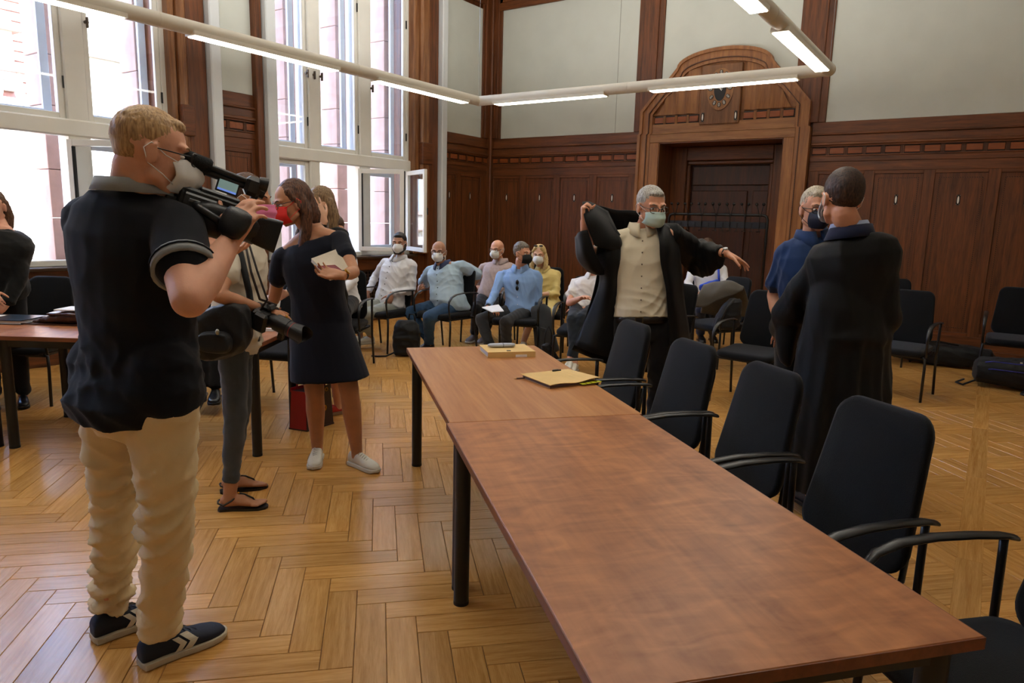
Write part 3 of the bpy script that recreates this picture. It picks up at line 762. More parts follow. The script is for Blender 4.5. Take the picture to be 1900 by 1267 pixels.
def link(name, me, m, parent, base=None, **pr):
    if base is not None: setco(me, coords(me)-np.array(base, 'f')[None])
    me.materials.clear()
    for q in (m if isinstance(m, (list, tuple)) else [m]): me.materials.append(q)
    me.name = name; o = bpy.data.objects.new(name, me); col.objects.link(o); o.parent = parent
    for k, v in pr.items(): o[k] = v
    return o
def pobj(pp, name, mb, m, par=None, smooth='all', **k): return obj(name, mb, m, par or pp['root'], smooth=smooth, loc=pp['base'], **k)

# skins and hairs
def skin(name, c, rough=.52): return mat('skin_'+name, c, rough, .10, 14, .12, 220, spec=.4, sss=.12)
SK = dict(pale=skin('pale', 'd9a98c'), ruddy=skin('ruddy', 'd39a7c'), tan=skin('tan', 'b5805f'), olive=skin('olive', 'b08066'), rosy=skin('rosy', 'dba287'))
def hairm(name, c1, c2, freq=60):
    if name in MATS: return MATS[name]
    m, t, b = _p(name, hexc(c1), .5, .35)
    tc = t.nodes.new('ShaderNodeTexCoord'); mp = t.nodes.new('ShaderNodeMapping'); mp.inputs['Scale'].default_value = (1, 1, .12)
    n = t.nodes.new('ShaderNodeTexNoise'); n.inputs['Scale'].default_value = freq*3; n.inputs['Detail'].default_value = 4
    t.links.new(tc.outputs['Object'], mp.inputs[0]); t.links.new(mp.outputs[0], n.inputs['Vector'])
    mx = t.nodes.new('ShaderNodeMix'); mx.data_type = 'RGBA'; mx.inputs[6].default_value = (*hexc(c1), 1); mx.inputs[7].default_value = (*hexc(c2), 1)
    r = t.nodes.new('ShaderNodeMapRange'); r.inputs[1].default_value = .35; r.inputs[2].default_value = .65
    t.links.new(n.outputs[0], r.inputs[0]); t.links.new(r.outputs[0], mx.inputs[0]); t.links.new(mx.outputs[2], b.inputs['Base Color'])
    bp = t.nodes.new('ShaderNodeBump'); bp.inputs['Strength'].default_value = .5; bp.inputs['Distance'].default_value = .003
    t.links.new(n.outputs[0], bp.inputs['Height']); t.links.new(bp.outputs[0], b.inputs['Normal']); MATS[name] = m; return m
def cloth(name, c, rough=.85, var=.10, bump=.15, bscale=260, nscale=6, sheen=.15): return mat('cloth_'+name, c, rough, var, nscale, bump, bscale, spec=.25, sheen=sheen)
EYEW = mat('eye_white', 'e4ddd6', .3, .02); PUP = mat('iris_dark', '2a1c14', .2, .05)

class Head:
    def __init__(s, c, look, up=Zv, k=1.0):
        s.c = Vector(c); s.y = Vector(look).normalized(); s.z = (Vector(up)-s.y*Vector(up).dot(s.y)).normalized(); s.x = s.y.cross(s.z); s.k = k
        s.M = Matrix((s.x, s.y, s.z)).transposed()
    def p(s, x, y, z): return s.c+(s.x*x+s.y*y+s.z*z)*s.k
    def ell(s, mb, c, r, **k): mb.ell(s.p(*c), [q*s.k for q in r], M=s.M, **k)
    def cap(s, mb, a, b, r1, r2, **k): capsule(mb, s.p(*a), s.p(*b), r1*s.k, r2*s.k, **k)
def head_prims(mb, H, fat=0.0, fem=False):
    e, c = H.ell, H.cap
    e(mb, (0, -.014, .036), (.077+fat, .097, .088), nu=20, nv=14)
    e(mb, (0, .018, -.020), (.066+fat, .076, .085), nu=20, nv=14)
    e(mb, (0, .038, -.062), (.050+fat*1.3, .054, .050), nu=16)
    e(mb, (0, .066, -.094), (.024, .024, .020))
    for s_ in (-1, 1):
        e(mb, (s_*.034, .058, -.026), (.027, .030, .028)); c(mb, (s_*.056, .005, -.06), (s_*.03, .055, -.092), .018+fat, .016)
        c(mb, (s_*.014, .086, .030), (s_*.048, .072, .030), .010, .009)
        # ear
        e(mb, (s_*(.079+fat), -.006, -.006), (.008, .019, .031)); c(mb, (s_*(.083+fat), -.020, .014), (s_*(.083+fat), .004, .022), .005, .005); c(mb, (s_*(.083+fat), -.022, .012), (s_*(.080+fat), -.012, -.03), .005, .006)
        e(mb, (s_*.012, .102, -.030), (.010, .011, .008))
    c(mb, (0, .088, .020), (0, .116, -.024), .0095, .0125)
    e(mb, (0, .093, -.056), (.024, .011, .006)); e(mb, (0, .091, -.067), (.021, .011, .007))
def carve_face(me, H):
    """eye sockets pressed in after remeshing"""
    co = coords(me); 
    for s_ in (-1, 1):
        q = np.array(H.p(s_*.031, .092, .006)); d = (co-q)@np.array(H.M)
        w_ = np.exp(-((d[:, 0]/(.019*H.k))**2+(d[:, 2]/(.012*H.k))**2+(d[:, 1]/(.03*H.k))**2)); co = co-np.array(H.y)[None]*(w_*.009*H.k)[:, None]
    # flatten the lower face a little where the mask sits
    M = np.array(H.M); q = (co-np.array(H.c))@M/H.k; w_ = np.clip((q[:, 1]-.02)/.05, 0, 1)*np.clip((.004-q[:, 2])/.02, 0, 1)*np.clip((q[:, 2]+.125)/.02, 0, 1)*(np.abs(q[:, 0]) < .08)*(np.abs(q[:, 1]) < .14)
    co = co-np.array(H.y)[None]*(w_*.012*H.k)[:, None]-np.array(H.x)[None]*(w_*np.sign(q[:, 0])*np.clip(np.abs(q[:, 0])/.06, 0, 1)*.006*H.k)[:, None]
    setco(me, co)
def hand_prims(mb, w, d, n, side, curl=.5, k=1.0, thumb=(.62, .62, .35), tcurl=.3, curls=None, spread=.05, fr=1.0):
    """five-fingered hand: w wrist, d finger direction, n palm normal"""
    w = Vector(w); d = Vector(d).normalized(); n = Vector(n); n = (n-d*n.dot(d)).normalized(); t = d.cross(n) if side == 'R' else n.cross(d)
    rings = [ringp(w+d*(s_*k), t, n, a*k, b*k, 14) for s_, a, b in ((-.02, .026, .021), (.0, .027, .020), (.03, .035, .0185), (.06, .041, .016), (.088, .041, .013), (.098, .034, .010))]
    mb.loft(rings); capsule(mb, w+(d*.03+t*.022+n*.008)*k, w+(d*.07+t*.03+n*.006)*k, .017*k, .012*k)
    tips = []
    for i in range(4):
        o = (.0325, .0105, -.0115, -.032)[i]; b0 = (.088, .092, .088, .078)[i]; L = (.074, .082, .076, .06)[i]; r = (.0088, .009, .0086, .0075)[i]*fr
        cu = curls[i] if curls else curl; p = w+(d*b0+t*o)*k; dd = (d+t*(spread*(1.5-i))).normalized(); ang = 0
        capsule(mb, p-dd*.02*k, p, r*1.05*k, r*1.05*k, 10)
        for j, (fl, ca) in enumerate(((.44, .9), (.31, 1.15), (.25, .75))):
            ang += cu*ca; q = p+(dd*math.cos(ang)+n*math.sin(ang))*(L*fl*k); capsule(mb, p, q, r*(1-.08*j)*k, r*(.93-.1*j)*k, 10); p = q
        tips.append(p)
    p = w+(d*.028+t*.026+n*.004)*k; dd = (d*thumb[0]+t*thumb[1]+n*thumb[2]).normalized()
    q = p+dd*.046*k; capsule(mb, p, q, .0135*k, .0108*k, 10); d2 = (dd+(d*.6+n*.7-t*.5)*tcurl).normalized(); q2 = q+d2*.032*k; capsule(mb, q, q2, .0105*k, .0090*k, 10)
    q3 = q2+(d2+(d*.5+n*.4-t*.5)*tcurl).normalized()*.02*k; capsule(mb, q2, q3, .0092*k, .0078*k, 10)
    return tips
def mask_ffp(pp, H, m, sz=1.0, strap=True, mloop=None):
    nu, nv = 13, 11; outer = []; inner = []
    for j in range(nv):
        v = -1+2*j/(nv-1)
        for i in range(nu):
            u = -1+2*i/(nu-1); au = abs(u)
            wd = .064*(1-.22*max(0, v)**1.5-.34*max(0, -v)**1.6)
            x = wd*u; z = -.046+.052*v*(1-.12*au*au)-.004*au
            y = .143-.077*au**1.8-.030*abs(v)**2.2*(1-au)-(.016*v*v*au)-(.004 if v > 0 else .012)*abs(v)
            outer.append(H.p(x*sz, y, z*1)); inner.append(H.p(x*sz*.97, y-.004, z*.99))
    vs = outer+inner; N = nu*nv; fs = []
    for j in range(nv-1):
        for i in range(nu-1):
            a = j*nu+i; fs += [(a, a+1, a+nu+1, a+nu), (N+a+nu, N+a+nu+1, N+a+1, N+a)]
    for i in range(nu-1):
        fs += [(i+1, i, N+i, N+i+1)]; a = (nv-1)*nu+i; fs += [(a, a+1, N+a+1, N+a)]
    for j in range(nv-1):
        a = j*nu; fs += [(a, a+nu, N+a+nu, N+a)]; a = j*nu+nu-1; fs += [(a+nu, a, N+a, N+a+nu)]
    o = pobj(pp, 'face_mask', MB().add(vs, fs), m)
    if strap: loops(pp, H, o, mloop or m)
    return o
def loops(pp, H, o, m):
    for s_ in (-1, 1):
        mb = MB().tube([H.p(s_*.060, .064, -.012), H.p(s_*.073, .03, 0), H.p(s_*.088, -.008, .026), H.p(s_*.089, -.026, .008), H.p(s_*.085, -.012, -.03), H.p(s_*.073, .03, -.055), H.p(s_*.055, .058, -.076)], .0016*H.k, 6)
        pobj(pp, 'ear_loop', mb, m, o)
def mask_surg(pp, H, m):
    nu, nv = 15, 13; outer = []; inner = []
    for j in range(nv):
        v = -1+2*j/(nv-1)
        for i in range(nu):
            u = -1+2*i/(nu-1); au = abs(u)
            x = (.070-.004*v)*u; z = -.050+.047*v*(1-.35*au**3); pl = .0035*math.sin(v*7)*(1-au**2)
            y = .141-.074*au**1.8-.012*v*v-.014*max(0, -v)**2+pl
            outer.append(H.p(x, y, z)); inner.append(H.p(x*.96, y-.004, z))
    N = nu*nv; fs = []
    for j in range(nv-1):
        for i in range(nu-1):
            a = j*nu+i; fs += [(a, a+1, a+nu+1, a+nu), (N+a+nu, N+a+nu+1, N+a+1, N+a)]
    for i in range(nu-1):
        fs += [(i+1, i, N+i, N+i+1)]; a = (nv-1)*nu+i; fs += [(a, a+1, N+a+1, N+a)]
    for j in range(nv-1):
        a = j*nu; fs += [(a, a+nu, N+a+nu, N+a)]; a = j*nu+nu-1; fs += [(a+nu, a, N+a, N+a+nu)]
    o = pobj(pp, 'face_mask', MB().add(outer+inner, fs), m); loops(pp, H, o, mat('elastic_white', 'e8e8e8', .7)); return o
def glasses(pp, H, m, r=(.025, .018), up=0.0, back=0.0, dark=False, square=3.2):
    mb = MB(); z0, y0 = .004+up, .112+back
    for s_ in (-1, 1):
        pts = []
        for k in range(20):
            a = 2*PI*k/20; ca, sa = math.cos(a), math.sin(a)
            x = s_*.034+r[0]*math.copysign(abs(ca)**(2/square), ca); z = z0+r[1]*math.copysign(abs(sa)**(2/square), sa)
            pts.append(H.p(x, y0-.35*abs(abs(x)-.02)*1.0, z))
        mb.tube(pts, .0021*H.k, 6, closed=True)
        mb.tube([H.p(s_*.059, y0-.016, z0+.006), H.p(s_*.076, y0-.045, z0+.006), H.p(s_*.082, -.0, z0+.010), H.p(s_*.082, -.018, z0-.006)], .002*H.k, 6)
    mb.tube([H.p(-.010, y0+.002, z0+.004), H.p(0, y0+.005, z0+.008), H.p(.010, y0+.002, z0+.004)], .002*H.k, 6)
    o = pobj(pp, 'glasses', mb, m)
    if dark is not False:
        mb = MB()
        for s_ in (-1, 1):
            pts = []
            for k in range(16):
                a = 2*PI*k/16; x = s_*.034+r[0]*.96*math.cos(a); z = z0+r[1]*.96*math.sin(a); pts.append(H.p(x, y0-.35*abs(abs(x)-.02), z))
            mb.add(pts, [tuple(range(16))])
        pobj(pp, 'lens', mb, dark, o, smooth=False)
    return o
def eyes(pp, H, brow=None, closed=False):
    for s_ in (-1, 1):
        if not closed:
            mb = MB(); H.ell(mb, (s_*.031, .0715, .006), (.0130, .0100, .0056)); pobj(pp, 'eye', mb, EYEW)
            mb = MB(); H.ell(mb, (s_*.031, .0775, .006), (.0054, .0048, .0054)); pobj(pp, 'iris', mb, PUP)
    if brow:
        for s_ in (-1, 1):
            mb = MB(); H.cap(mb, (s_*.016, .0915, .028), (s_*.034, .0875, .034), .0032, .0030); H.cap(mb, (s_*.034, .0875, .034), (s_*.050, .075, .029), .0030, .0016); pobj(pp, 'eyebrow', mb, brow)
def hair_short(pp, H, m, top=.012, vox=.006, back=.0, recede=0.0, fluff=.003, seed=1, side=.004):
    mb = MB()
    H.ell(mb, (0, -.020-recede, .045), (.0775+side, .0965, .0835+top), nu=24, nv=16)
    H.ell(mb, (0, -.050, .012), (.065+side, .057, .054+back), nu=20, nv=12)
    if not recede: H.ell(mb, (0, .040, .088), (.050, .038, .022+top*.6))
    for s_ in (-1, 1): H.cap(mb, (s_*.070, -.010, .040), (s_*.0745, .008, .006), .012, .005)
    me = remesh(mb, vox, 2); folds(me, fluff, 190, tuple(H.z*.3+H.x), seed); return link('hair', me, m, pp['root'], pp['base'])
def hair_long(pp, H, m, strands, top=.010, vox=.007, fluff=.0035, seed=1, part_=0.0, vol=0.0):
    """strands: list of polylines in head space with radii"""
    mb = MB(); H.ell(mb, (0, -.030, .042), (.083+vol, .098+vol, .088+top), nu=24, nv=16); H.ell(mb, (0, -.045, -.02), (.080+vol, .066+vol, .09))
    for st in strands:
        for (a, b) in zip(st, st[1:]): H.cap(mb, a[:3], b[:3], a[3], b[3])
    me = remesh(mb, vox, 3); folds(me, fluff, 120, tuple(H.x), seed); return link('hair', me, m, pp['root'], pp['base'])

def spine(J, t, bend=0.0):
    hc = (J['hipL']+J['hipR'])/2; nb = J['neck']; lat = spinelat(J, t); fw = (nb-hc).normalized().cross(lat)*-1
    fw = lat.cross((nb-hc).normalized())*-1
    p = hc+(nb-hc)*t
    return p+fwd(J, t)*(bend*math.sin(PI*max(0, min(1, t)))), lat, fwd(J, t)
def spinelat(J, t):
    a = (J['hipR']-J['hipL']).normalized(); b = (J['shR']-J['shL']).normalized(); return (a*(1-t)+b*t).normalized()
def fwd(J, t):
    up = (J['neck']-(J['hipL']+J['hipR'])/2).normalized(); return up.cross(spinelat(J, t)).normalized()
TORSO = [(-.20, .10, .085, 0), (-.10, .155, .115, -.01), (0, .172, .125, -.012), (.14, .158, .115, 0), (.30, .150, .108, .004), (.48, .160, .115, .008), (.66, .178, .122, .008), (.80, .182, .115, 0), (.92, .150, .09, -.008), (1.0, .085, .066, -.01), (1.06, .058, .056, -.006)]
def torso(mb, J, g=1.0, t0=-.2, t1=1.06, grow=0.0, belly=0.0, bend=0.0, prof=TORSO, n=24, wide=1.0, hem=0.0):
    rings = []; T_ = [q[0] for q in prof]; ii = lambda t, k: float(np.interp(t, T_, [q[k] for q in prof]))
    ts = sorted(set([t0, t1]+[t for t in T_ if t0+.03 < t < t1-.03]))
    for t in ts:
        rx, ry, off = ii(t, 1), ii(t, 2), ii(t, 3)
        if hem and t < .12: rx += hem; ry += hem
        c, lat, fw = spine(J, t, bend); b = belly*math.exp(-((t-.2)/.22)**2)
        # lat x up: make sure fw points forward
        rings.append(ringp(c+fw*(off+b*.5), lat, fw, (rx*g*wide+grow+b*.35), (ry*g+grow+b*.5), n))
    mb.loft(rings)
def body_prims(mb, J, g=1.0, thin=1.0, bare_arm=1.0, legs=True, fem=False, sleeves=None, bare=False):
    torso(mb, J, g*.9*thin, belly=0)
    nb = J['neck']; H = J['H']
    capsule(mb, nb-(H.z)*.02, H.p(0, -.022, -.075), .056*g**.5*(.86 if fem else 1), .052*g**.5*(.86 if fem else 1), 16)
    a = (.88 if fem else 1.0)*g**.6*bare_arm
    for s_ in 'LR':
        sh, el, wr = J['sh'+s_], J['el'+s_], J['wr'+s_]
        capsule(mb, nb+(sh-nb)*.25-Zv*.01, sh, .052*g, .052*a/bare_arm, 14); capsule(mb, nb+(sh-nb)*.08, sh+Zv*.01, .042, .036, 14); capsule(mb, sh, sh+(el-sh)*.4, .050*a/bare_arm, .050*a, 16); capsule(mb, sh+(el-sh)*.4, el, .050*a, .040*a, 16)
        ml = el+(wr-el)*.33; capsule(mb, el, ml, .040*a, .042*a, 16); capsule(mb, ml, wr, .042*a, .0265*a, 16)
        if legs:
            hp, kn, an = J['hip'+s_], J['kn'+s_], J['an'+s_]; q = thin
            capsule(mb, hp, kn, .078*g*q, .050*g**.5*q, 16); ca = kn+(an-kn)*.3; capsule(mb, kn, ca, .050*g**.5*q, .052*g**.5*q, 16); capsule(mb, ca, an, .052*g**.5*q, .034, 16)
            if bare: capsule(mb, an, J['toe'+s_]+Zv*.02, .034, .02, 10)
            else: capsule(mb, an, an-Zv*.03, .034, .034, 12)
def shoe(pp, heel, toe, up, sole, laces=None, L=None, hi=.0, sideW=.048, name='shoe', stripes=None):
    heel = Vector(heel); toe = Vector(toe); heel.z = max(heel.z, 0.0); d = toe-heel; pitch = d.z; d.normalize(); s_ = d.cross(Zv).normalized(); u = s_.cross(d); L = L or (toe-heel).length
    prof = [(0.0, .030), (.03, .036), (.10, .037), (.24, .036), (.42, .038), (.60, .045), (.76, .047), (.88, .041), (.96, .028), (1.0, .012)]
    k = sideW/.048
    def ring(f, w_, z0, z1, e=3.0):
        c = heel+d*(f*L)+u*((z0+z1)/2); return ringp(c, s_, u, w_*k, max(.003, (z1-z0)/2), 16, e)
    mb = MB(); mb.loft([ring(f, w_*(1.0 if 0 < f < 1 else .6)+.003, 0 if .02 < f < .95 else .008, .028 if f < .9 else .026, 5) for f, w_ in prof]); so = pobj(pp, name+'_sole', mb, sole) if False else None
    ub = MB(); hts = [.075, .090, .098+hi, .102+hi, .088, .070, .060, .052, .042, .028]
    ub.loft([ring(f*.97+.012, w_*(.92 if f < .3 else .98), .012, h, 2.3) for (f, w_), h in zip(prof, hts)])
    me = remesh(ub, .006, 2); sh = link(name, me, up, pp['root'], pp['base'])
    pobj(pp, name+'_sole', mb, sole, sh, smooth=True)
    if laces:
        lb_ = MB()
        for q in range(5):
            f = .34+q*.065; c = heel+d*(f*L)+u*(.094-.34*(f-.30)*.28); hw = .020; lb_.tube([c-s_*hw-u*.006, c-s_*hw*.4+u*.003, c+s_*hw*.4+u*.003+d*.008, c+s_*hw-u*.006+d*.01], .0028, 6)
        pobj(pp, 'laces', lb_, laces, sh)
    if stripes:
        for sd in (stripes[1] if len(stripes) > 1 else (-1, 1)):
            for (fa, fb, za, zb, wd) in stripes[2]:
                m_ = MB(); pts = []
                a = heel+d*(fa*L)+u*za; b_ = heel+d*(fb*L)+u*zb
                def out(p, f):
                    w_ = np.interp(f, [q[0] for q in prof], [q[1] for q in prof])*k; hz = (p-heel).dot(u); top = np.interp(f, [q[0] for q in prof], hts); r_ = w_*max(.25, (1-abs((hz-.012-(top-.012)/2)/((top-.012)/2+.006))**2.3))**(1/2.3)*.99+.0035
                    return p+s_*sd*r_
                N = 6; vs = []
                for i in range(N+1):
                    f = fa+(fb-fa)*i/N; p = a+(b_-a)*(i/N)
                    vs += [out(p-d*wd/2, f-wd/2/L), out(p+d*wd/2, f+wd/2/L)]
                m_.add(vs, [(2*i, 2*i+1, 2*i+3, 2*i+2) for i in range(N)]); pobj(pp, 'shoe_stripe', m_, stripes[0], sh, smooth=False)
    return sh
def sleeve(mb, J, s_, upto='wr', r=(.066, .056, .042), f=1.0, droop=0.0, elbow_extra=0):
    sh, el, wr = J['sh'+s_], J['el'+s_], J['wr'+s_]; nb = J['neck']
    capsule(mb, nb+(sh-nb)*.35-Zv*.015, sh, .060, r[0], 14); capsule(mb, nb+(sh-nb)*.12-Zv*.012, sh+Zv*(r[0]-.052), .048, .044, 14)
    if upto == 'short':
        e = sh+(el-sh)*f; capsule(mb, sh, e-(el-sh).normalized()*.01, r[0], r[1], 16); 
        rings = [ringp(c, *frame(el-sh), q, q, 18) for c, q in ((e-(el-sh).normalized()*.06, r[1]*.95), (e, r[1]*1.04))]; mb.loft(rings)
    else:
        capsule(mb, sh, el, r[0], r[1], 16); e = el+(wr-el)*f; capsule(mb, el, e-(wr-el).normalized()*.02, r[1], r[2]*.95, 16)
        rings = [ringp(c, *frame(wr-el), q, q, 18) for c, q in ((e-(wr-el).normalized()*.05, r[2]*.95), (e, r[2]))]; mb.loft(rings)
    return e
def frame(d):
    d = d.normalized(); u = d.orthogonal().normalized(); return u, d.cross(u)
def collar(pp, J, m, r=.062, h=.028, par=None, spread=1.0, tilt=.0, drop=.0, shift=None):
    """folded shirt collar around the neck, two points in front"""
    r += .016; H = J['H']; nb = J['neck']+Vector((0, 0, .010-drop))+(shift or Vector()); fw = fwd(J, 1); lat = spinelat(J, 1); up = lat.cross(fw).normalized(); 
    if up.z < 0: up = -up
    n = 26; gap = .16*spread; vs = []
    for i in range(n):
        a = PI/2+gap+(2*PI-2*gap)*i/(n-1); fr = max(0, math.sin(a)); q = r+.004; ext = .042*max(0, fr-.35)/.65
        base = nb+lat*math.cos(a)*q+fw*(math.sin(a)*q*.95+.005)-up*(.030*fr)
        top = nb+lat*math.cos(a)*(q*.94)+fw*(math.sin(a)*q*.9)+up*(h-.022*fr); low = base+lat*math.cos(a)*.022+fw*(math.sin(a)*.018+.026*fr)+up*(-.004-ext)
        vs += [base+up*0, top, top+lat*math.cos(a)*.006+fw*math.sin(a)*.006, low]
    fs = []
    for i in range(n-1):
        for k in range(3): fs.append((4*i+k, 4*i+k+1, 4*(i+1)+k+1, 4*(i+1)+k))
    mb = MB().add(vs, fs); o = pobj(pp, 'collar', mb, m, par); md = o.modifiers.new('s', 'SOLIDIFY'); md.thickness = .003; return o
def cuff(pp, J, e, d, r, L, m, par=None, name='cuff'):
    d = d.normalized(); u, v = frame(d); mb = MB()
    n = 24; rings = [(e-d*L, r*.99), (e-d*L, r+.003), (e+d*.002, r+.004), (e+d*.002, r-.006), (e-d*.01, r-.010)]
    mb.loft([ringp(c, u, v, q, q, n, 2) for c, q in rings]); return pobj(pp, name, mb, m, par)
def new_person(label, J, group=None):
    hc = (J['hipL']+J['hipR'])/2; base = (hc.x, hc.y, min(J['toeL'].z, J['toeR'].z, 0) if 0 else 0.0)
    r = thing('person', label, 'person', base, 0, group); return dict(root=r, base=base)
def finish_body(pp, mb, J, m, vox, fm=True):
    me = remesh(mb, vox, 3)
    if fm: carve_face(me, J['H'])
    return link('body', me, m, pp['root'], pp['base'])
def buttons(pp, J, m, t0, t1, n, g, grow, belly=0.0, par=None, r=.006):
    for i in range(n):
        t = t0+(t1-t0)*i/(n-1); c, lat, fw = spine(J, t); pr = np.interp(t, [q[0] for q in TORSO], [q[2] for q in TORSO]); of = np.interp(t, [q[0] for q in TORSO], [q[3] for q in TORSO])
        b = belly*math.exp(-((t-.2)/.22)**2); p = c+fw*(of+b*.5+pr*g+grow+b*.5+.002); mb = MB(); mb.ell(p, (r, r, r), 8, 6); pobj(pp, 'button', mb, m, par)
def trousers(pp, J, m, g=1.0, r=(.092, .068, .058, .056), vox=.010, fold=.006, freq=26, end=1.0, seed=3, waist=.14, seat=None, fold_low=1.6, par=None, bendz=None):
    mb = MB(); torso(mb, J, g*.98, -.2, waist, .012)
    for s_ in 'LR':
        hp, kn, an = J['hip'+s_], J['kn'+s_], J['an'+s_]; e = kn+(an-kn)*end
        capsule(mb, hp, kn, r[0]*g, r[1]*g**.5, 18); md = kn+(e-kn)*.5; capsule(mb, kn, md, r[1]*g**.5, r[2], 18)
        capsule(mb, md, e-(e-md).normalized()*.02, r[2], r[3]*.96, 18); u, v = frame(an-kn); d = (an-kn).normalized()
        mb.loft([ringp(e-d*.06, u, v, r[3], r[3], 18), ringp(e, u, v, r[3]*1.03, r[3]*1.03, 18)])
        if seat: b = seat*(fwd(J, 0)*-1); capsule(mb, hp+b*.05-Zv*.01, hp+b*.045+Zv*.03, .085*g, .08*g)
    me = remesh(mb, vox, 3)
    kz = [(J['knL']+J['knR'])/2, (J['anL']+J['anR'])/2]
    def mk(co):
        k = np.array(kz[0]); a = np.array(kz[1]); dk = np.linalg.norm(co-k, axis=1); da = np.linalg.norm(co-a, axis=1)
        return .45+fold_low*np.exp(-(da/.20)**2)+1.1*np.exp(-(dk/.20)**2)
    folds(me, fold, freq, (.2, .1, 1), seed, mk); return link('trousers', me, m, pp['root'], pp['base'])
def chk(nm, J):
    f = lambda a, b: round((J[a]-J[b]).length, 2)
    print('BONES', nm, 'H%.2f' % (J['H'].c.z+.12), 'sh', f('shL', 'shR'), 'torso', round((J['neck']-(J['hipL']+J['hipR'])/2).length, 2), 'ua', f('shL', 'elL'), f('shR', 'elR'), 'fa', f('elL', 'wrL'), f('elR', 'wrR'), 'th', f('hipL', 'knL'), f('hipR', 'knR'), 'sk', f('knL', 'anL'), f('knR', 'anR'))
def sheet(grid, m, thick=.004, sub=2, fold=0.0, freq=30, seed=1, name='robe_panel', root=None, base=None, d=(0, 0, 1), closed=False, nu=6):
    """smooth cloth sheet through a grid of world points (Catmull-Rom), solidified"""
    def cr(pts, n, cl=False):
        out = []; N = len(pts); seg_ = N if cl else N-1
        for i in range(seg_):
            p0 = pts[(i-1) % N] if (cl or i > 0) else pts[0]*2-pts[1]; p1 = pts[i]; p2 = pts[(i+1) % N]; p3 = pts[(i+2) % N] if (cl or i+2 < N) else pts[-1]*2-pts[-2]
            for k in range(n):
                t = k/n; out.append(.5*((2*p1)+(-p0+p2)*t+(2*p0-5*p1+4*p2-p3)*t*t+(-p0+3*p1-3*p2+p3)*t**3))
        if not cl: out.append(pts[-1])
        return out
    rows = [cr([Vector(p) for p in r_], nu, closed) for r_ in grid]; cols_ = list(zip(*rows)); g2 = [cr(list(c), nu) for c in cols_]; nc = len(g2); nr = len(g2[0])
    vs = [p for c in g2 for p in c]; fs = []
    for i in range(nc if closed else nc-1):
        for j in range(nr-1): i2 = (i+1) % nc; fs.append((i*nr+j, i2*nr+j, i2*nr+j+1, i*nr+j+1))
    me = bpy.data.meshes.new(name); me.from_pydata([tuple(v) for v in vs], [], fs); me.shade_smooth()
    if fold: folds(me, fold, freq, d, seed, ridge=False)
    o = link(name, me, m, root, base); md = o.modifiers.new('s', 'SOLIDIFY'); md.thickness = thick; md.offset = 0; return o
# ================================================================== FURNITURE
TZ = .726
A0 = GZ(755, 645, TZ); D1 = GZ(1113, 1267, TZ); tu = (D1-A0); tu.z = 0; tu.normalize(); tv = Vector((-tu.y, tu.x, 0))
TANG = math.atan2(tu.y, tu.x)
CHERRY = wood('table_light_cherry', '9c5f32', 'c58d57', .38, 'X', .55, tvar=.1, spec=.4, bump=.02)
MAHOG = wood('table_red_cherry', '834b26', 'bb7a48', .36, 'X', .35, figure=.9, spec=.4, bump=.02)
EDGE1 = wood('table_edge_light', '6a3a1e', '8a5230', .4, 'X'); EDGE2 = wood('table_edge_dark', '582812', '7c4020', .4, 'X')
def table(label, org, ang, L, Wd, top, edge, group='conference tables', z=TZ):
    t = thing('conference_table', label, 'table', (org.x, org.y, 0), ang, group)
    o = obj('tabletop', MB().box(0, L, 0, Wd, z-.026, z, 0, .002), top, t)
    mb = MB()
    for a in ((-.0025, 0, -.0025, Wd+.0025), (L, L+.0025, -.0025, Wd+.0025), (-.0025, L+.0025, -.0025, 0), (-.0025, L+.0025, Wd, Wd+.0025)): mb.box(a[0], a[1], a[2], a[3], z-.0265, z-.0015, 0, 0)
    obj('edge_band', mb, edge, t)
    mb = MB()
    for y in (.05, Wd-.05): mb.box(.06, L-.06, y-.012, y+.012, z-.076, z-.027)
    for x in (.05, L-.05): mb.box(x-.012, x+.012, .06, Wd-.06, z-.076, z-.027)
    obj('under_frame', mb, BLACKM, t)
    for x in (.055, L-.055):
        for y in (.055, Wd-.055):
            lg = obj('leg', MB().tube([(x, y, .012), (x, y, z-.027)], .030, 20), BLACKM, t, smooth=True); obj('foot_cap', MB().tube([(x, y, 0), (x, y, .014)], .0305, 20), mat('foot_rubber', '050505', .7), lg)
    return t
table('light cherry table at the far end of the row, with two paper folders on it', A0, TANG, 1.6, .80, CHERRY, EDGE1)
O2 = A0+tu*1.604-tv*.012
table('red-brown table with figured grain nearest the camera, nothing on it', O2, TANG, 1.6, .80, MAHOG, EDGE2)
print('table corners', proj(O2+tu*1.6+tv*.8+Zv*TZ), proj(O2+Zv*TZ), proj(O2+tv*.8+Zv*TZ), proj(A0+tv*.8+Zv*TZ))
# tables at the left
lc0 = GZ(28, 830); lc1 = GZ(478, 845); lu = (lc1-lc0).normalized(); lv = Vector((-lu.y, lu.x, 0)); LANG = math.atan2(lu.y, lu.x)
LL = (lc1-lc0).length+.11
table('reddish table at the left behind the cameraman, its right corner beyond the photographer', lc0-lu*.055-lv*.055, LANG, LL, .80, MATS['table_light_cherry'] if 0 else MAHOG, EDGE1)
table('table at the left edge carrying the laptop and the brown briefcase', lc0-lu*(1.6+.06)-lv*.045, LANG, 1.6, .80, MAHOG, EDGE1)
LTO = lc0-lu*.055-lv*.055

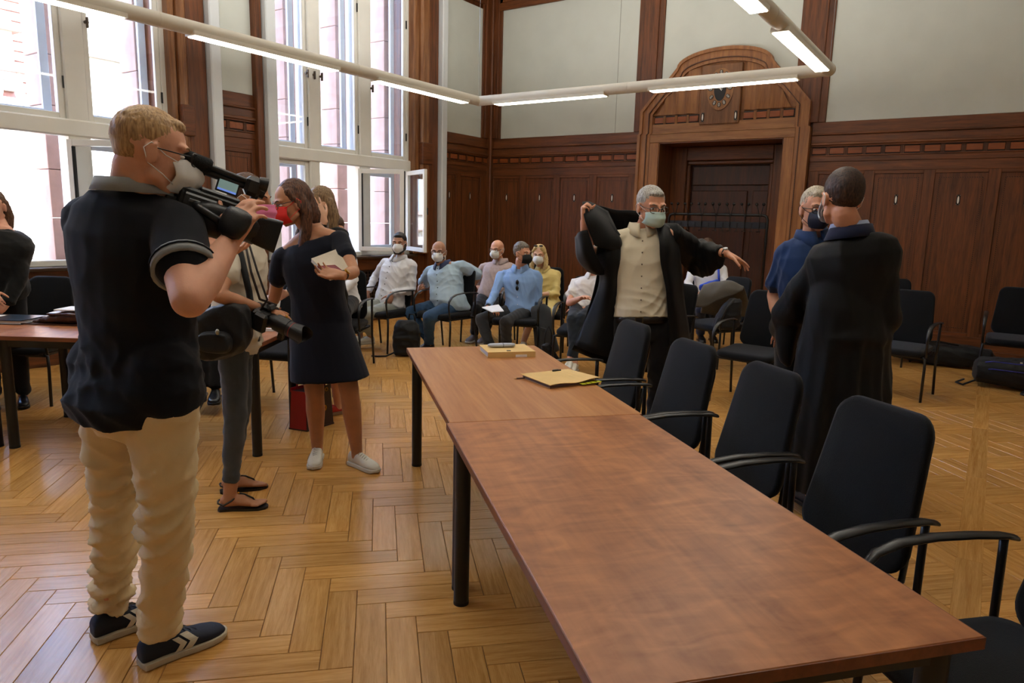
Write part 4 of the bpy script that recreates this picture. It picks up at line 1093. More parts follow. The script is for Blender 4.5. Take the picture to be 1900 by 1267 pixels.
# ---- chairs
FAB = mat('black_chair_fabric', '0c0d11', .92, .12, 5, .35, 420, spec=.2, sheen=.10); ARMM = mat('arm_black_plastic', '131313', .33, .08, 20, spec=.5)
def rrect(w_, h_, r, n=5, cz=0.0, top_in=0.0):
    pts = []
    for (sx, sz, a0) in ((1, 1, 0), (-1, 1, 90), (-1, -1, 180), (1, -1, 270)):
        ww_ = w_-(top_in if sz > 0 else 0)
        for k in range(n+1):
            a = math.radians(a0+90*k/n); pts.append((sx*(ww_-r)+r*math.cos(a), cz+sz*(h_-r)+r*math.sin(a)))
    return pts
def make_chair(label, group):
    t = thing('conference_chair', label, 'chair', (0, 0, 0), 0, group)
    # seat cushion: rounded slab, waterfall front
    mb = MB(); rings = []
    for z, k in ((.405, .90), (.412, .965), (.43, 1.0), (.452, .985), (.463, .93), (.467, .80)):
        rings.append([(x*k, y*k+.02, z+(.006 if abs(y) > .15 and y < 0 else 0)-(max(0, y-.12)*.10)) for x, y in rrect(.245, .235, .07)])
    mb.loft(rings); obj('seat', mb, FAB, t, smooth='all')
    # backrest: curved, tapered padded slab
    def back(off, grow, m, nm, zz=(.50, .955)):
        rings = []; pts = rrect(.215+grow, .245+grow, .075, 6, 0, .03)
        for d, k in ((-.020, .93), (-.014, .985), (0, 1.0), (.014, .985), (.020, .93)):
            r_ = []
            for x, z in pts:
                x *= k; z *= k; zz_ = .705+z; y = -.215-(zz_-.45)*.20+.35*x*x+off+d+.9*max(0, .55-zz_)**2
                r_.append((x, y, zz_))
            rings.append(r_)
        mb = MB().loft(rings); return obj(nm, mb, m, t, smooth='all')
    back(0, 0, FAB, 'backrest')
    # shell behind the backrest
    mb = MB()
    rings = [[(x*.80, -.244-(z*.8+.68-.45)*.20+.35*(x*.8)**2, .68+z*.80) for x, z in rrect(.215, .24, .075, 5)], [(x*.76, -.252-(z*.76+.68-.45)*.20+.35*(x*.76)**2, .68+z*.76) for x, z in rrect(.215, .24, .075, 5)]]
    mb.loft(rings); obj('back_shell', mb, ARMM, t, smooth=True)
    mb = MB()
    for s_ in (-1, 1): mb.tube([(s_*.17, .12, .395), (s_*.17, -.20, .395), (s_*.165, -.262, .43), (s_*.16, -.285, .60)], .010, 8)
    obj('back_bracket', mb, BLACKM, t, smooth='all')
    mb = MB(); mb.box(-.25, .25, -.215, -.190, .388, .408, 0, .004).box(-.25, .25, .175, .20, .378, .398, 0, .004).box(-.245, -.225, -.20, .19, .385, .403).box(.225, .245, -.20, .19, .385, .403)
    obj('seat_frame', mb, BLACKM, t)
    for s_ in (-1, 1):
        obj('leg', MB().tube([(s_*.272, -.245, .0), (s_*.268, -.205, .30), (s_*.270, -.20, .62), (s_*.272, -.20, .680)], .0115, 10), BLACKM, t, smooth='all')
        obj('leg', MB().tube([(s_*.272, .215, .0), (s_*.268, .20, .30), (s_*.262, .195, .385), (s_*.235, .19, .392)], .0115, 10), BLACKM, t, smooth='all')
        # armrest: flat pad that sweeps forward and curls down to the seat
        path = [(-.235, .672, .019), (-.20, .680, .021), (-.10, .686, .022), (.02, .686, .022), (.12, .676, .021), (.19, .650, .019), (.228, .60, .015), (.232, .54, .012), (.222, .47, .011), (.205, .40, .010)]
        rings = []
        for i, (y, z, hw) in enumerate(path):
            y0, z0 = path[max(0, i-1)][:2]; y1, z1 = path[min(len(path)-1, i+1)][:2]; L = math.hypot(y1-y0, z1-z0); ny, nz = -(z1-z0)/L, (y1-y0)/L; th = .008
            cx = s_*(.272); r_ = []
            for k in range(10):
                a = 2*PI*k/10; r_.append((cx+hw*math.cos(a), y+ny*th*math.sin(a), z+nz*th*math.sin(a)))
            rings.append(r_)
        obj('armrest', MB().loft(rings), ARMM, t, smooth='all')
    return t
_first = []; _kids = {}
def place_chair(x, y, f, label, group, z=0):
    f = Vector(f).normalized(); rz = math.atan2(-f.x, f.y)
    if not _first:
        o = make_chair(label, group); _first.append(o)
        for c in col.objects:
            if c.parent == o: _kids.setdefault(o.name, []).append(c)
        _kids['__n'] = [o.name]
    else:
        src = _first[0]; o = src.copy(); col.objects.link(o)
        for c in _kids[src.name]:
            d = c.copy(); col.objects.link(d); d.parent = o
        o['label'] = label
        if group: o['group'] = group
    o.location = (x, y, z); o.rotation_euler = (0, 0, rz); return o
G1 = 'chairs along the right side of the table row'
rowf = Vector((-.60, -.80, 0))
rows = [((1182, 600), 'chair at the far corner of the table row, before the man donning his robe', (-.62, -.78)),
        ((1293, 637), 'second chair from the far end of the table row, between two empty chairs', (-.60, -.80)),
        ((1440, 684), 'third chair along the table row, just left of the robed man seen from behind', (-.64, -.77)),
        ((1650, 755), 'nearest fully visible chair at the table row, below the robed man', (-.60, -.80))]
for q, lab, f in rows:
    p = GZ(*q, .94); f = Vector((*f, 0)).normalized(); c = p+f*.312; place_chair(c.x, c.y, f, lab, G1)
place_chair(.16, 1.94, (-.72, -.69), 'chair cut off by the right edge beside the near table corner', G1)
G2 = 'chairs standing loose in the room'
def pc(px, py, z, f, lab, g=G2, back=True):
    p = GZ(px, py, z); f = Vector((*f, 0)).normalized(); c = p+f*(.312 if back else 0); return place_chair(c.x, c.y, f, lab, g)
place_chair(-1.60, 6.06, (-.10, -1), 'empty chair facing the table row, left of the man in the dark blue shirt', G2)
place_chair(-2.42, 7.55, (-.45, -.9), 'chair with a grey jacket over its back and a black backpack on its seat', G2)
place_chair(-.62, 7.30, (-.15, -1), 'empty chair by the right wall, to the right of the robed man seen from behind', G2)
place_chair(-.95, 9.0, (-.1, -1), 'empty chair close to the panelled wall behind the other chair right of the robed man', G2)
place_chair(.28, 8.72, (0, -1), 'dark chair at the right edge of the picture in front of the panelling', G2)
place_chair(.50, 7.10, (-.7, -.7), 'chair outside the right edge', G2) if 0 else None
place_chair(-4.62, 9.25, (.45, -.9), 'empty chair against the back wall, behind the blonde woman in yellow', G2)
place_chair(-5.9, 9.2, (.4, -.9), 'empty chair against the panelling in the far corner', G2)
G3 = 'chairs at the left-hand tables'
place_chair(-6.17, 2.36, (.55, -.84), 'empty chair behind the left table, its back showing beside the cameraman', G3)
place_chair(-4.58, 3.56, (.40, -.92), 'chair at the left table seen between the photographer and the woman in the navy dress', G3)
place_chair(-6.72, 1.72, (.6, -.8), 'chair behind the left table, partly hidden by the dark-coated figure', G3)

# ---- coat rack in the doorway
cr = thing('coat_rack', 'long black metal coat rack with ball-tipped hooks standing in the doorway', 'coat rack', (-3.3, 9.98, 0)); cb = (-3.3, 9.98, 0)
x0, x1, y, zt = -4.02, -2.60, 9.98, 1.655
lobj('rack_frame', MB().tube([(x0, y, 0.02), (x0, y, zt-.06), (x0+.02, y, zt-.015), (x0+.06, y, zt), (x1-.06, y, zt), (x1-.02, y, zt-.015), (x1, y, zt-.06), (x1, y, .02)], .019, 12), BLACKM, cr, cb, smooth='all')
lobj('rack_foot', MB().box(x0-.02, x0+.02, y-.28, y+.05, 0, .03, 0, .005).box(x1-.02, x1+.02, y-.28, y+.05, 0, .03, 0, .005), BLACKM, cr, cb)
lobj('hook_board', MB().box(x0+.02, x1-.02, y-.012, y+.012, 1.47, 1.56, 0, .004), mat('rack_board_blue_black', '10151f', .45), cr, cb)
for i in range(7):
    x = x0+.10+i*(x1-x0-.2)/6; mb = MB()
    for s_ in (-1, 1):
        mb.tube([(x, y-.02, 1.46), (x, y-.025, 1.60), (x+s_*.02, y-.03, 1.70), (x+s_*.045, y-.05, 1.785)], .005, 6); mb.ell((x+s_*.047, y-.052, 1.80), (.021, .021, .021), 10, 8)
        mb.tube([(x, y-.02, 1.50), (x, y-.03, 1.44), (x+s_*.02, y-.05, 1.425), (x+s_*.03, y-.06, 1.44)], .0045, 6)
    lobj('coat_hook', mb, BLACKM, cr, cb, smooth='all')
    if i < 6:
        xm = x+(x1-x0-.2)/12; mb = MB()
        mb.tube([(xm, y-.015, 1.54), (xm, y-.03, 1.44), (xm-.02, y-.05, 1.425)], .0045, 6).tube([(xm, y-.03, 1.44), (xm+.02, y-.05, 1.425)], .0045, 6); lobj('coat_hook', mb, BLACKM, cr, cb, smooth='all')

# ---- things on the tables
MANILA = mat('manila_card', 'd9b676', .8, .06, 9); PAPER = mat('paper_white', 'e9e9ec', .8, .03, 20); PAPE = mat('paper_edges', 'b9bcc8', .85, .2, 3, .4, 300, stretch=(1, 1, 60))
def onplane(px, py, z=TZ): return GZ(px, py, z)
f1 = thing('dossier', 'closed beige folder full of papers, at the far end of the light table', 'folder', tuple(onplane(935, 655))); fb = tuple(f1.location)
q = [onplane(881, 650), onplane(905, 664), onplane(993, 662), onplane(965, 645)]
qc = sum(q, Vector())/4; ax = (q[2]-q[1]).normalized(); ay = Vector((-ax.y, ax.x, 0)); wL = (q[2]-q[1]).length; dL = abs((q[0]-q[1]).dot(ay))
def pl(o, a, b, c): return o+ax*a+ay*b+Zv*c
def slab(nm, o, a0, a1, b0, b1, c0, c1, m, par, base, rot=0):
    mb = MB(); vs = [pl(o, a, b, c) for c in (c0, c1) for b in (b0, b1) for a in (a0, a1)]
    mb.add(vs, [(0, 2, 3, 1), (4, 5, 7, 6), (0, 1, 5, 4), (2, 6, 7, 3), (0, 4, 6, 2), (1, 3, 7, 5)]); return lobj(nm, mb, m, par, base)
o = q[1]; dL = max(dL, .24)
slab('back_cover', o, 0, wL, 0, dL, 0.0005, .003, MANILA, f1, fb); slab('paper_stack', o, .004, wL-.01, .012, dL-.01, .003, .030, PAPE, f1, fb)
slab('front_cover', o, -.002, wL, -.002, dL, .030, .033, MANILA, f1, fb); slab('spine_flap', o, 0, wL, -.004, -.001, .0005, .033, MANILA, f1, fb)
slab('label_tag', o, wL*.58, wL*.82, -.006, -.004, .002, .016, PAPER, f1, fb); slab('clasp', o, wL*.42, wL*.50, .02, .035, .033, .036, BLACKM, f1, fb)
rc = pl(o, wL*.42, dL*.62, .034); spec = thing('spectacle_case', 'slim pale grey case lying on the closed beige folder', 'case', tuple(rc))
mb = MB(); mb.loft([ringp(rc+ax*a+Zv*.012, ay, Zv, w_, h_, 14) for a, w_, h_ in ((-.085, .008, .006), (-.07, .022, .010), (0, .027, .012), (.06, .024, .011), (.078, .01, .007))]); obj('case_shell', mb, mat('case_grey', 'aab0bf', .4), spec, smooth='all', loc=tuple(rc))
mb = MB(); mb.loft([ringp(rc+ax*a+Zv*.012, ay, Zv, w_, h_, 14) for a, w_, h_ in ((.0, .0278, .0125), (.006, .0278, .0125))]); obj('case_seam', mb, mat('case_seam', '6d7280', .5), spec, loc=tuple(rc))
# second folder, open edge with yellow tabs
f2 = thing('dossier', 'worn beige folder with yellow page tabs beside the arm of the first chair', 'folder', tuple(onplane(1040, 705))); gb = tuple(f2.location)
q = [onplane(972, 701), onplane(1020, 722), onplane(1112, 711), onplane(1068, 690)]
ax = (q[2]-q[1]).normalized(); ay = Vector((-ax.y, ax.x, 0)); o = q[1]; wL = (q[2]-q[1]).length; dL = max(.22, abs((q[3]-q[2]).dot(ay)))
slab('back_cover', o, 0, wL, 0, dL, .0005, .003, mat('card_brown', 'a97c50', .8), f2, gb); slab('paper_stack', o, .006, wL-.012, .008, dL-.01, .003, .014, mat('paper_grey_mauve', '6f5f64', .85), f2, gb)
# curved front cover
mb = MB(); n = 10; vs = []
for i in range(n+1):
    for j in range(2):
        a = wL*i/n; b = -.004 if j == 0 else dL+.004; zc = .017+.010*(i/n)**2*(1-j)+.004*math.sin(i*.9)*(1-j); vs.append(pl(o, a, b, zc))
vs += [v+Zv*.0025 for v in vs]; N = 2*(n+1); fs = []
for i in range(n): a = 2*i; fs += [(a, a+1, a+3, a+2), (N+a, N+a+2, N+a+3, N+a+1), (a, a+2, N+a+2, N+a), (a+1, N+a+1, N+a+3, a+3)]
fs += [(0, N, N+1, 1), (2*n, 2*n+1, N+2*n+1, N+2*n)]; lobj('front_cover', MB().add(vs, fs), MANILA, f2, gb)
YEL = mat('tab_yellow', 'd8e02a', .6)
for k in range(4): slab('page_tab', o, wL*.60+k*.03, wL*.60+k*.03+.024, -.022, .01, .009+k*.001, .0105+k*.001, YEL, f2, gb)
pn = thing('pen', 'thin brown pencil lying at the left corner of the worn folder', 'pencil', tuple(onplane(966, 702)))
a_ = onplane(958, 704)+Zv*.005; b_ = onplane(985, 702)+Zv*.005; obj('pencil_shaft', MB().tube([a_, b_], .0038, 6), mat('pencil_brown', '5a3420', .5), pn, loc=tuple(pn.location)); d_ = (a_-b_).normalized(); obj('pencil_tip', MB().tube([a_, a_+d_*.014], [.0038, .0006], 6), mat('pencil_wood', 'c9a06a', .6), pn, loc=tuple(pn.location))
ppn = thing('pen', 'short black pen clipped at the top edge of the worn folder', 'pen', tuple(onplane(1025, 696)+Zv*.022)); a_ = Vector(ppn.location); obj('pen_barrel', MB().tube([a_, a_+ax*.05+Zv*.0], .0045, 8), BLACKM, ppn, loc=tuple(a_)); obj('pen_clip', MB().tube([a_+Zv*.006, a_+ax*.035+Zv*.006], .0015, 6), mat('steel_cable', '8a8a88'), ppn, loc=tuple(a_))
# left table: laptop / book, briefcase, papers
lp = GZ(22, 600, TZ); t = thing('laptop', 'closed dark blue folder lying on a thick pale book on the left table', 'folder', tuple(lp)); lbz = tuple(lp)
if 1:
    ax, ay = lu.copy(), lv.copy(); o = GZ(38, 603, TZ)
    slab('book_block', o, -.42, -.01, .01, .26, .004, .024, PAPER, t, lbz); slab('back_cover', o, -.43, 0, 0, .27, 0.0005, .004, mat('cover_blue', '22303f', .35), t, lbz); slab('front_cover', o, -.43, 0, 0, .27, .024, .029, MATS['cover_blue'], t, lbz); slab('paper_sheet', o, -.40, -.25, .05, .22, .0292, .0300, PAPER, t, lbz)
    t.name = 'dark_folder'
bc = GZ(80, 601, TZ); t = thing('briefcase', 'brown leather briefcase lying flat with papers poking out of its open flap', 'bag', tuple(bc)); bz = tuple(bc); LEA = mat('brown_leather', '3a1b12', .32, .25, 9, .4, 60, spec=.6)
o = GZ(38, 602, TZ)+lu*.02
mb = MB(); mb.loft([ringp(pl(o, a, .14, .003+h_), ay, Zv, w_, h_, 18, 3) for a, w_, h_ in ((0, .06, .006), (.03, .10, .012), (.12, .125, .028), (.22, .135, .042), (.30, .14, .050), (.40, .14, .052), (.44, .12, .045))]); me = remesh(mb, .007, 1); folds(me, .005, 30, (1, .3, .4), 5); link('bag_body', me, LEA, t, bz)
mb = MB(); mb.loft([ringp(pl(o, a, .10, .060+h_), ay, Zv, w_, h_, 14, 3) for a, w_, h_ in ((.10, .02, .004), (.16, .09, .012), (.30, .11, .016), (.43, .10, .012))]); me = remesh(mb, .007, 1); folds(me, .003, 40, (1, .3, .4), 6); link('bag_flap', me, LEA, t, bz)
slab('papers', o, .20, .46, .02, .20, .098, .106, PAPER, t, bz); slab('strap', o, -.03, .42, -.005, .012, .004, .010, LEA, t, bz)
pb = LTO+lu*1.28+lv*.45+Zv*TZ; t = thing('paper_stack', 'white papers with a black cable on the left table beside the photographer', 'papers', tuple(pb)); o = Vector(pb)
slab('sheets', o, 0, .30, 0, .21, .0005, .02, PAPER, t, tuple(pb)); slab('top_sheet', o+ax*.02, -.03, .26, .02, .24, .0205, .0215, PAPER, t, tuple(pb))
lobj('cable', MB().tube([pl(o, .02, .1, .026), pl(o, .10, .05, .05), pl(o, .18, .12, .035), pl(o, .12, .2, .028), pl(o, .05, .16, .027)], .003, 6), BLACKM, t, tuple(pb), smooth='all')

# ---- bags on the floor
def blob(name, prims, vox, m, par, base, fold_=.006, fr=24, seed=1, dd=(.3, .2, 1), sm=2):
    mb = MB()
    for pr in prims:
        if pr[0] == 'c': capsule(mb, *pr[1:])
        elif pr[0] == 'e': mb.ell(*pr[1:])
        elif pr[0] == 'b': mb.box(*pr[1:])
        elif pr[0] == 'r': mb.loft(pr[1])
    me = remesh(mb, vox, sm); folds(me, fold_, fr, dd, seed); return link(name, me, m, par, base)
NYL = mat('black_nylon', '07080b', .6, .25, 8, .3, 90, spec=.35, sheen=.06)
h = GZ(577, 797); t = thing('handbag', 'red and dark brown leather handbag with round gold tag on the floor', 'bag', (h.x, h.y, 0)); hb = (h.x, h.y, 0)
RED = mat('red_leather', '9c0f14', .38, .1, 8, .15, 200); BRN = mat('dark_brown_leather', '33201c', .45, .1, 8, .15, 200); GOLD = mat('gold_metal', 'b98a2e', .3, .05, metal=1)
l_ = GZ(537, 796); m_ = GZ(570, 801); r_ = GZ(619, 786); hu = (r_-m_).normalized(); hw = (l_-m_).normalized(); WB_, DB_, HB_ = (r_-m_).length, max(.13, (l_-m_).length), .30
def hp_(a, b, z, lean=.12): s = 1-lean*z/HB_; return m_+hu*(WB_*(.5+(a-.5)*s))+hw*(DB_*(.5+(b-.5)*s))+Zv*z
def quadbox(nm, a0, a1, b0, b1, z0, z1, m, par=None, gr=0):
    vs = [hp_(a, b, z) for z in (z0, z1) for b in (b0, b1) for a in (a0, a1)]; return lobj(nm, MB().add(vs, [(0, 2, 3, 1), (4, 5, 7, 6), (0, 1, 5, 4), (2, 6, 7, 3), (0, 4, 6, 2), (1, 3, 7, 5)]), m, par or t, hb)
quadbox('bag_body', 0, 1, 0, 1, .006, HB_-.02, BRN); quadbox('side_gusset', -.012, .0, .04, .96, .01, HB_-.02, RED); quadbox('side_gusset', 1.0, 1.012, .04, .96, .01, HB_-.02, RED)
quadbox('bag_rim', -.01, 1.01, -.02, .04, HB_-.03, HB_, BRN); quadbox('bag_rim', -.01, 1.01, .96, 1.02, HB_-.03, HB_, RED); quadbox('bag_base', -.01, 1.01, -.02, 1.02, 0, .012, BRN)
for b in (.05, .95):
    lobj('bag_handle', MB().tube([hp_(.2, b, HB_-.03), hp_(.24, b, HB_+.06), hp_(.36, b, HB_+.13), hp_(.64, b, HB_+.13), hp_(.76, b, HB_+.06), hp_(.8, b, HB_-.03)], .007, 8), RED, t, hb, smooth='all')
for a in (.2, .8): lobj('handle_ring', MB().tube([hp_(a, -.03, HB_-.03)+(hu*math.cos(q)+Zv*math.sin(q))*.012 for q in [2*PI*k/12 for k in range(12)]], .0028, 6, closed=True), GOLD, t, hb)
tg = hp_(.62, -.06, .14); nrm = -hw
lobj('tag_strap', MB().tube([hp_(.52, -.05, HB_+.01), hp_(.56, -.07, .24), hp_(.60, -.07, .175)], .006, 6), RED, t, hb, smooth='all')
disc = [tg+(hu*math.cos(q)+Zv*math.sin(q))*.024 for q in [2*PI*k/20 for k in range(20)]]
dk = MB().loft([disc, [p+nrm*.004 for p in disc]]); td = lobj('round_tag', dk, GOLD, t, hb)
cu = bpy.data.curves.new('tag_letters', 'FONT'); cu.body = 'MK'; cu.size = .024; cu.align_x = 'CENTER'; cu.align_y = 'CENTER'; cu.extrude = .001; cu.materials.append(mat('tag_engraving', '5a3a10', .4, metal=.6))
co_ = bpy.data.objects.new('tag_letters', cu); col.objects.link(co_); co_.parent = td; co_.location = Vector(tg)+nrm*.0055-Vector(hb); xx = hu; zz_ = nrm; yy = zz_.cross(xx); co_.rotation_euler = Matrix((xx, yy, zz_)).transposed().to_euler(); tomesh(co_)
# backpack on the floor in front of the bald man
h = GZ(795, 655); 
bp0 = P(800, 640, 7.55); bp0.z = 0
def mkbag(label, c, prims, straps, nm='backpack', cat='bag', m=NYL, seed=2, fold_=.008, extra=None):
    t = thing(nm, label, cat, (c.x, c.y, 0 if c.z < .05 else c.z)); b = (c.x, c.y, 0 if c.z < .05 else c.z); blob('bag_body', prims, .012, m, t, b, fold_, 22, seed)
    for s_ in straps: lobj('strap', MB().tube(s_, .010, 8), m, t, b, smooth='all')
    if extra: extra(t, b)
    return t
c = Vector((-5.20, 5.62, 0)); 
mkbag('black backpack standing on the floor between the feet of the bald man', c, [('r', [ringp(c+Vector((0, 0, z)), IR, FH, a, b, 18, 3) for z, a, b in ((.01, .12, .08), (.03, .15, .10), (.2, .155, .11), (.33, .14, .09), (.40, .09, .05))])], [[c-IR*.12+Zv*.05-FH*.08, c-IR*.20+Zv*.02-FH*.16, c-IR*.30+Zv*.012-FH*.14, c-IR*.36+Zv*.012-FH*.12], [c+IR*.02+Zv*.40, c+IR*.03+Zv*.46, c+IR*.08+Zv*.46, c+IR*.09+Zv*.39]])
c = Vector((-.35, 9.28, 0))
mkbag('long flat black bag lying on the floor against the panelling behind the empty chair', c, [('r', [ringp(c+Vector((x, 0, .13)), Vector((0, 1, 0)), Zv, a, b, 16, 3) for x, a, b in ((-.52, .05, .03), (-.48, .15, .10), (-.2, .19, .125), (.2, .19, .125), (.46, .15, .10), (.50, .05, .04))])], [[c+Vector((-.5, -.1, .08)), c+Vector((-.62, -.2, .03)), c+Vector((-.7, -.16, .02)), c+Vector((-.66, -.05, .03))], [c+Vector((-.2, -.1, .255)), c+Vector((-.05, -.12, .28)), c+Vector((.15, -.1, .255))]], seed=4)
def blue_trim(t, b):
    for z in (.20, .275): lobj('blue_piping', MB().tube([c2+Vector((-.36, -.17, z-.02)), c2+Vector((-.30, -.215, z)), c2+Vector((.4, -.235, z-.005)), c2+Vector((.5, -.2, z))], .006, 6), mat('blue_piping', '1a1f7a', .5), t, b)
    lobj('zip_pull', MB().box(c2.x-.02, c2.x+.01, c2.y-.24, c2.y-.225, .29, .30).box(c2.x-.09, c2.x-.07, c2.y-.24, c2.y-.225, .288, .298), mat('label_white', 'b8b8b8', .5), t, b)
c2 = Vector((.42, 8.35, 0))
mkbag('black bag with blue piping lying on the floor at the right edge', c2, [('r', [ringp(c2+Vector((x, 0, .155)), Vector((0, 1, 0)), Zv, a, b, 16, 3) for x, a, b in ((-.46, .08, .06), (-.42, .20, .12), (0, .23, .15), (.5, .23, .15), (.62, .12, .08))])], [[c2+Vector((-.42, -.12, .06)), c2+Vector((-.52, -.22, .015)), c2+Vector((-.58, -.16, .02)), c2+Vector((-.52, -.05, .04))], [c2+Vector((-.02, -.2, .05)), c2+Vector((.02, -.32, .012)), c2+Vector((.10, -.42, .012)), c2+Vector((.14, -.50, .012))], [c2+Vector((.0, -.2, .05)), c2+Vector((-.05, -.3, .012)), c2+Vector((.0, -.38, .012))]], 'travel_bag', seed=6, extra=blue_trim)

# ---- things lying on or hanging from the chairs
t = thing('jacket', 'taupe-grey jacket thrown over the back of a chair in front of the doorway', 'jacket', tuple(P(1335, 545, 7.2))); b = tuple(t.location); TAU = mat('cloth_taupe', '4e4942', .9, .1, 8, .15, 240, sheen=.15)
hj = 7.18
sheet([[P(1300, 580, hj+.30), P(1325, 585, hj+.30), P(1350, 590, hj+.30), P(1392, 585, hj+.28)], [P(1306, 545, hj+.18), P(1328, 540, hj+.18), P(1350, 540, hj+.18), P(1388, 556, hj+.16)], [P(1306, 529, hj+.02), P(1328, 523, hj+.02), P(1352, 522, hj+.02), P(1380, 532, hj+.04)],
       [P(1296, 545, hj-.12), P(1318, 545, hj-.12), P(1342, 534, hj-.10), P(1378, 538, hj-.06)], [P(1284, 570, hj-.16), P(1308, 569, hj-.16), P(1334, 556, hj-.14), P(1366, 545, hj-.08)]], TAU, .010, fold=.012, freq=20, seed=3, name='jacket_body', root=t, base=b, d=(.8, .4, .5))
bc_ = P(1352, 588, 7.05); t = thing('backpack', 'crumpled black backpack leaning on the seat of the chair with the taupe jacket', 'bag', tuple(bc_)); b = tuple(bc_)
blob('bag_body', [('r', [ringp(bc_+Zv*z+IR*x, IR, FH, a, c_, 16, 2.6) for z, x, a, c_ in ((-.13, -.03, .10, .07), (-.10, -.02, .14, .10), (.02, .0, .13, .09), (.12, .03, .10, .07), (.19, .05, .05, .04))])], .010, NYL, t, b, .016, 26, 8)
lobj('strap', MB().tube([bc_+IR*.02+Zv*.18-FH*.05, bc_-IR*.06+Zv*.10-FH*.11, bc_-IR*.11-Zv*.02-FH*.11, bc_-IR*.10-Zv*.12-FH*.08], .011, 8), NYL, t, b, smooth='all')
t = thing('blazer', 'charcoal blazer hanging over the chair arm beside the man in sky blue', 'jacket', tuple(P(1010, 610, 7.5))); b = tuple(t.location); CHB = mat('cloth_charcoal_blazer', '2b2d30', .88, .08, 8, .15, 240, sheen=.12)
sheet([[P(996, 610, 7.70), P(1012, 615, 7.72), P(1028, 618, 7.72)], [P(992, 572, 7.62), P(1010, 568, 7.64), P(1022, 575, 7.64)], [P(985, 576, 7.50), P(1006, 572, 7.48), P(1022, 582, 7.50)], [P(990, 615, 7.42), P(1010, 612, 7.38), P(1030, 618, 7.44)], [P(994, 650, 7.40), P(1014, 660, 7.34), P(1038, 650, 7.42)]], CHB, .010, fold=.012, freq=16, seed=4, name='blazer_body', root=t, base=b, d=(.8, .4, .2))
lobj('pocket_flap', MB().tube([P(1003, 608, 7.34), P(1013, 611, 7.33)], .012, 6), CHB, t, b)
tb = P(1018, 668, 6.95); t = thing('tote_bag', 'slack black cloth bag standing on the floor at the right rim of the light table', 'bag', (tb.x, tb.y, 0)); b = (tb.x, tb.y, 0)
g0 = Vector((tb.x, tb.y, 0)); blob('bag_body', [('r', [ringp(g0+Zv*z+IR*x, IR, FH, a, c_, 16, 2.6) for z, x, a, c_ in ((.01, 0, .12, .06), (.04, 0, .14, .08), (.16, -.01, .11, .07), (.27, -.02, .05, .04), (.30, -.02, .02, .02))])], .010, NYL, t, b, .012, 24, 12)
lobj('bag_handle', MB().tube([g0+Zv*.26-IR*.05, g0+Zv*.40-IR*.04, g0+Zv*.46-IR*.01, g0+Zv*.40+IR*.02, g0+Zv*.26+IR*.02], .008, 8), NYL, t, b, smooth='all')
# ================================================================== PEOPLE
def Jn(head, look, up=Zv, k=1.0, **kw):
    J = {}
    for a, b in kw.items(): J[a] = Vector(b)
    J['H'] = Head(head, look, up, k); return J
def cloth_top(pp, J, m, g=1.0, grow=.014, sleeves=('wr', 'wr'), r=(.064, .054, .044), f=(1.0, 1.0), belly=0.0, t0=-.12, vox=.009, fold=.006, freq=24, seed=1, name='shirt', sm=3, wide=1.0, rs=(.068, .072), hem=.006, extra=False):
    mb = MB(); torso(mb, J, g, t0, 1.0, grow, belly, wide=wide, hem=hem); ends = {}
    if extra:
        sh_ = (J['H'].c-J['neck'])*.24; sh_.z = 0; mb.ell(J['neck']+sh_-Zv*.012, (.098, .098, .040))
        for s_ in 'LR': h_ = J['hip'+s_]; capsule(mb, h_+Zv*.10, h_+Zv*.045, .118, .128, 18)
        h_ = (J['hipL']+J['hipR'])/2-fwd(J, 0)*.03; capsule(mb, h_+Zv*.10, h_+Zv*.05, .12, .125, 18)
    for i, s_ in enumerate('LR'):
        if sleeves[i] is None: capsule(mb, J['neck']+(J['sh'+s_]-J['neck'])*.4-Zv*.015, J['neck']+(J['sh'+s_]-J['neck'])*.85-Zv*.01, .058, .052, 14); continue
        rr = rs if sleeves[i] == 'short' else r
        ends[s_] = sleeve(mb, J, s_, sleeves[i], [q*g**.5 for q in rr], f[i])
    me = remesh(mb, vox, sm)
    hc = np.array((J['hipL']+J['hipR'])/2); el = [np.array(J['elL']), np.array(J['elR'])]; sh = [np.array(J['shL']), np.array(J['shR'])]
    def mk(co):
        w_ = .55*np.ones(len(co)); w_ += .9*np.exp(-(np.linalg.norm(co-hc, axis=1)/.20)**2)
        for e in el: w_ += .9*np.exp(-(np.linalg.norm(co-e, axis=1)/.11)**2)
        for e in sh: w_ += .5*np.exp(-(np.linalg.norm(co-e-np.array((0, 0, -.08)), axis=1)/.10)**2)
        return w_
    folds(me, fold, freq, (.5, .3, .8), seed, mk); o = link(name, me, m, pp['root'], pp['base']); return o, ends
WHITEM = mat('mask_white', 'dededb', .75, .03, 20, .1, 200); BLKM = mat('mask_black', '0b0b0d', .8, .05)
SOLEW = mat('sole_white', 'c9c3b4', .6, .08, 20); LEATHW = mat('sneaker_white', 'd6d2c4', .5, .05, 12, .1, 90); LACE = mat('lace_white', 'c8c4b6', .8)
def watch(pp, wr, el, m_band, m_face, r=.031, face_n=None):
    d = (wr-el).normalized(); c = wr-d*.015; u, v = frame(d); mb = MB(); mb.loft([ringp(c-d*.009, u, v, r, r, 20, 2), ringp(c+d*.009, u, v, r, r, 20, 2)]); o = pobj(pp, 'watch', mb, m_band)
    n = (face_n or -FH); n = (n-d*n.dot(d)).normalized(); u2 = d.cross(n); mb = MB(); mb.loft([ringp(c+n*(r-.002), d, u2, .017, .017, 18, 2), ringp(c+n*(r+.006), d, u2, .016, .016, 18, 2)]); pobj(pp, 'watch_face', mb, m_face, o, smooth=True); return o

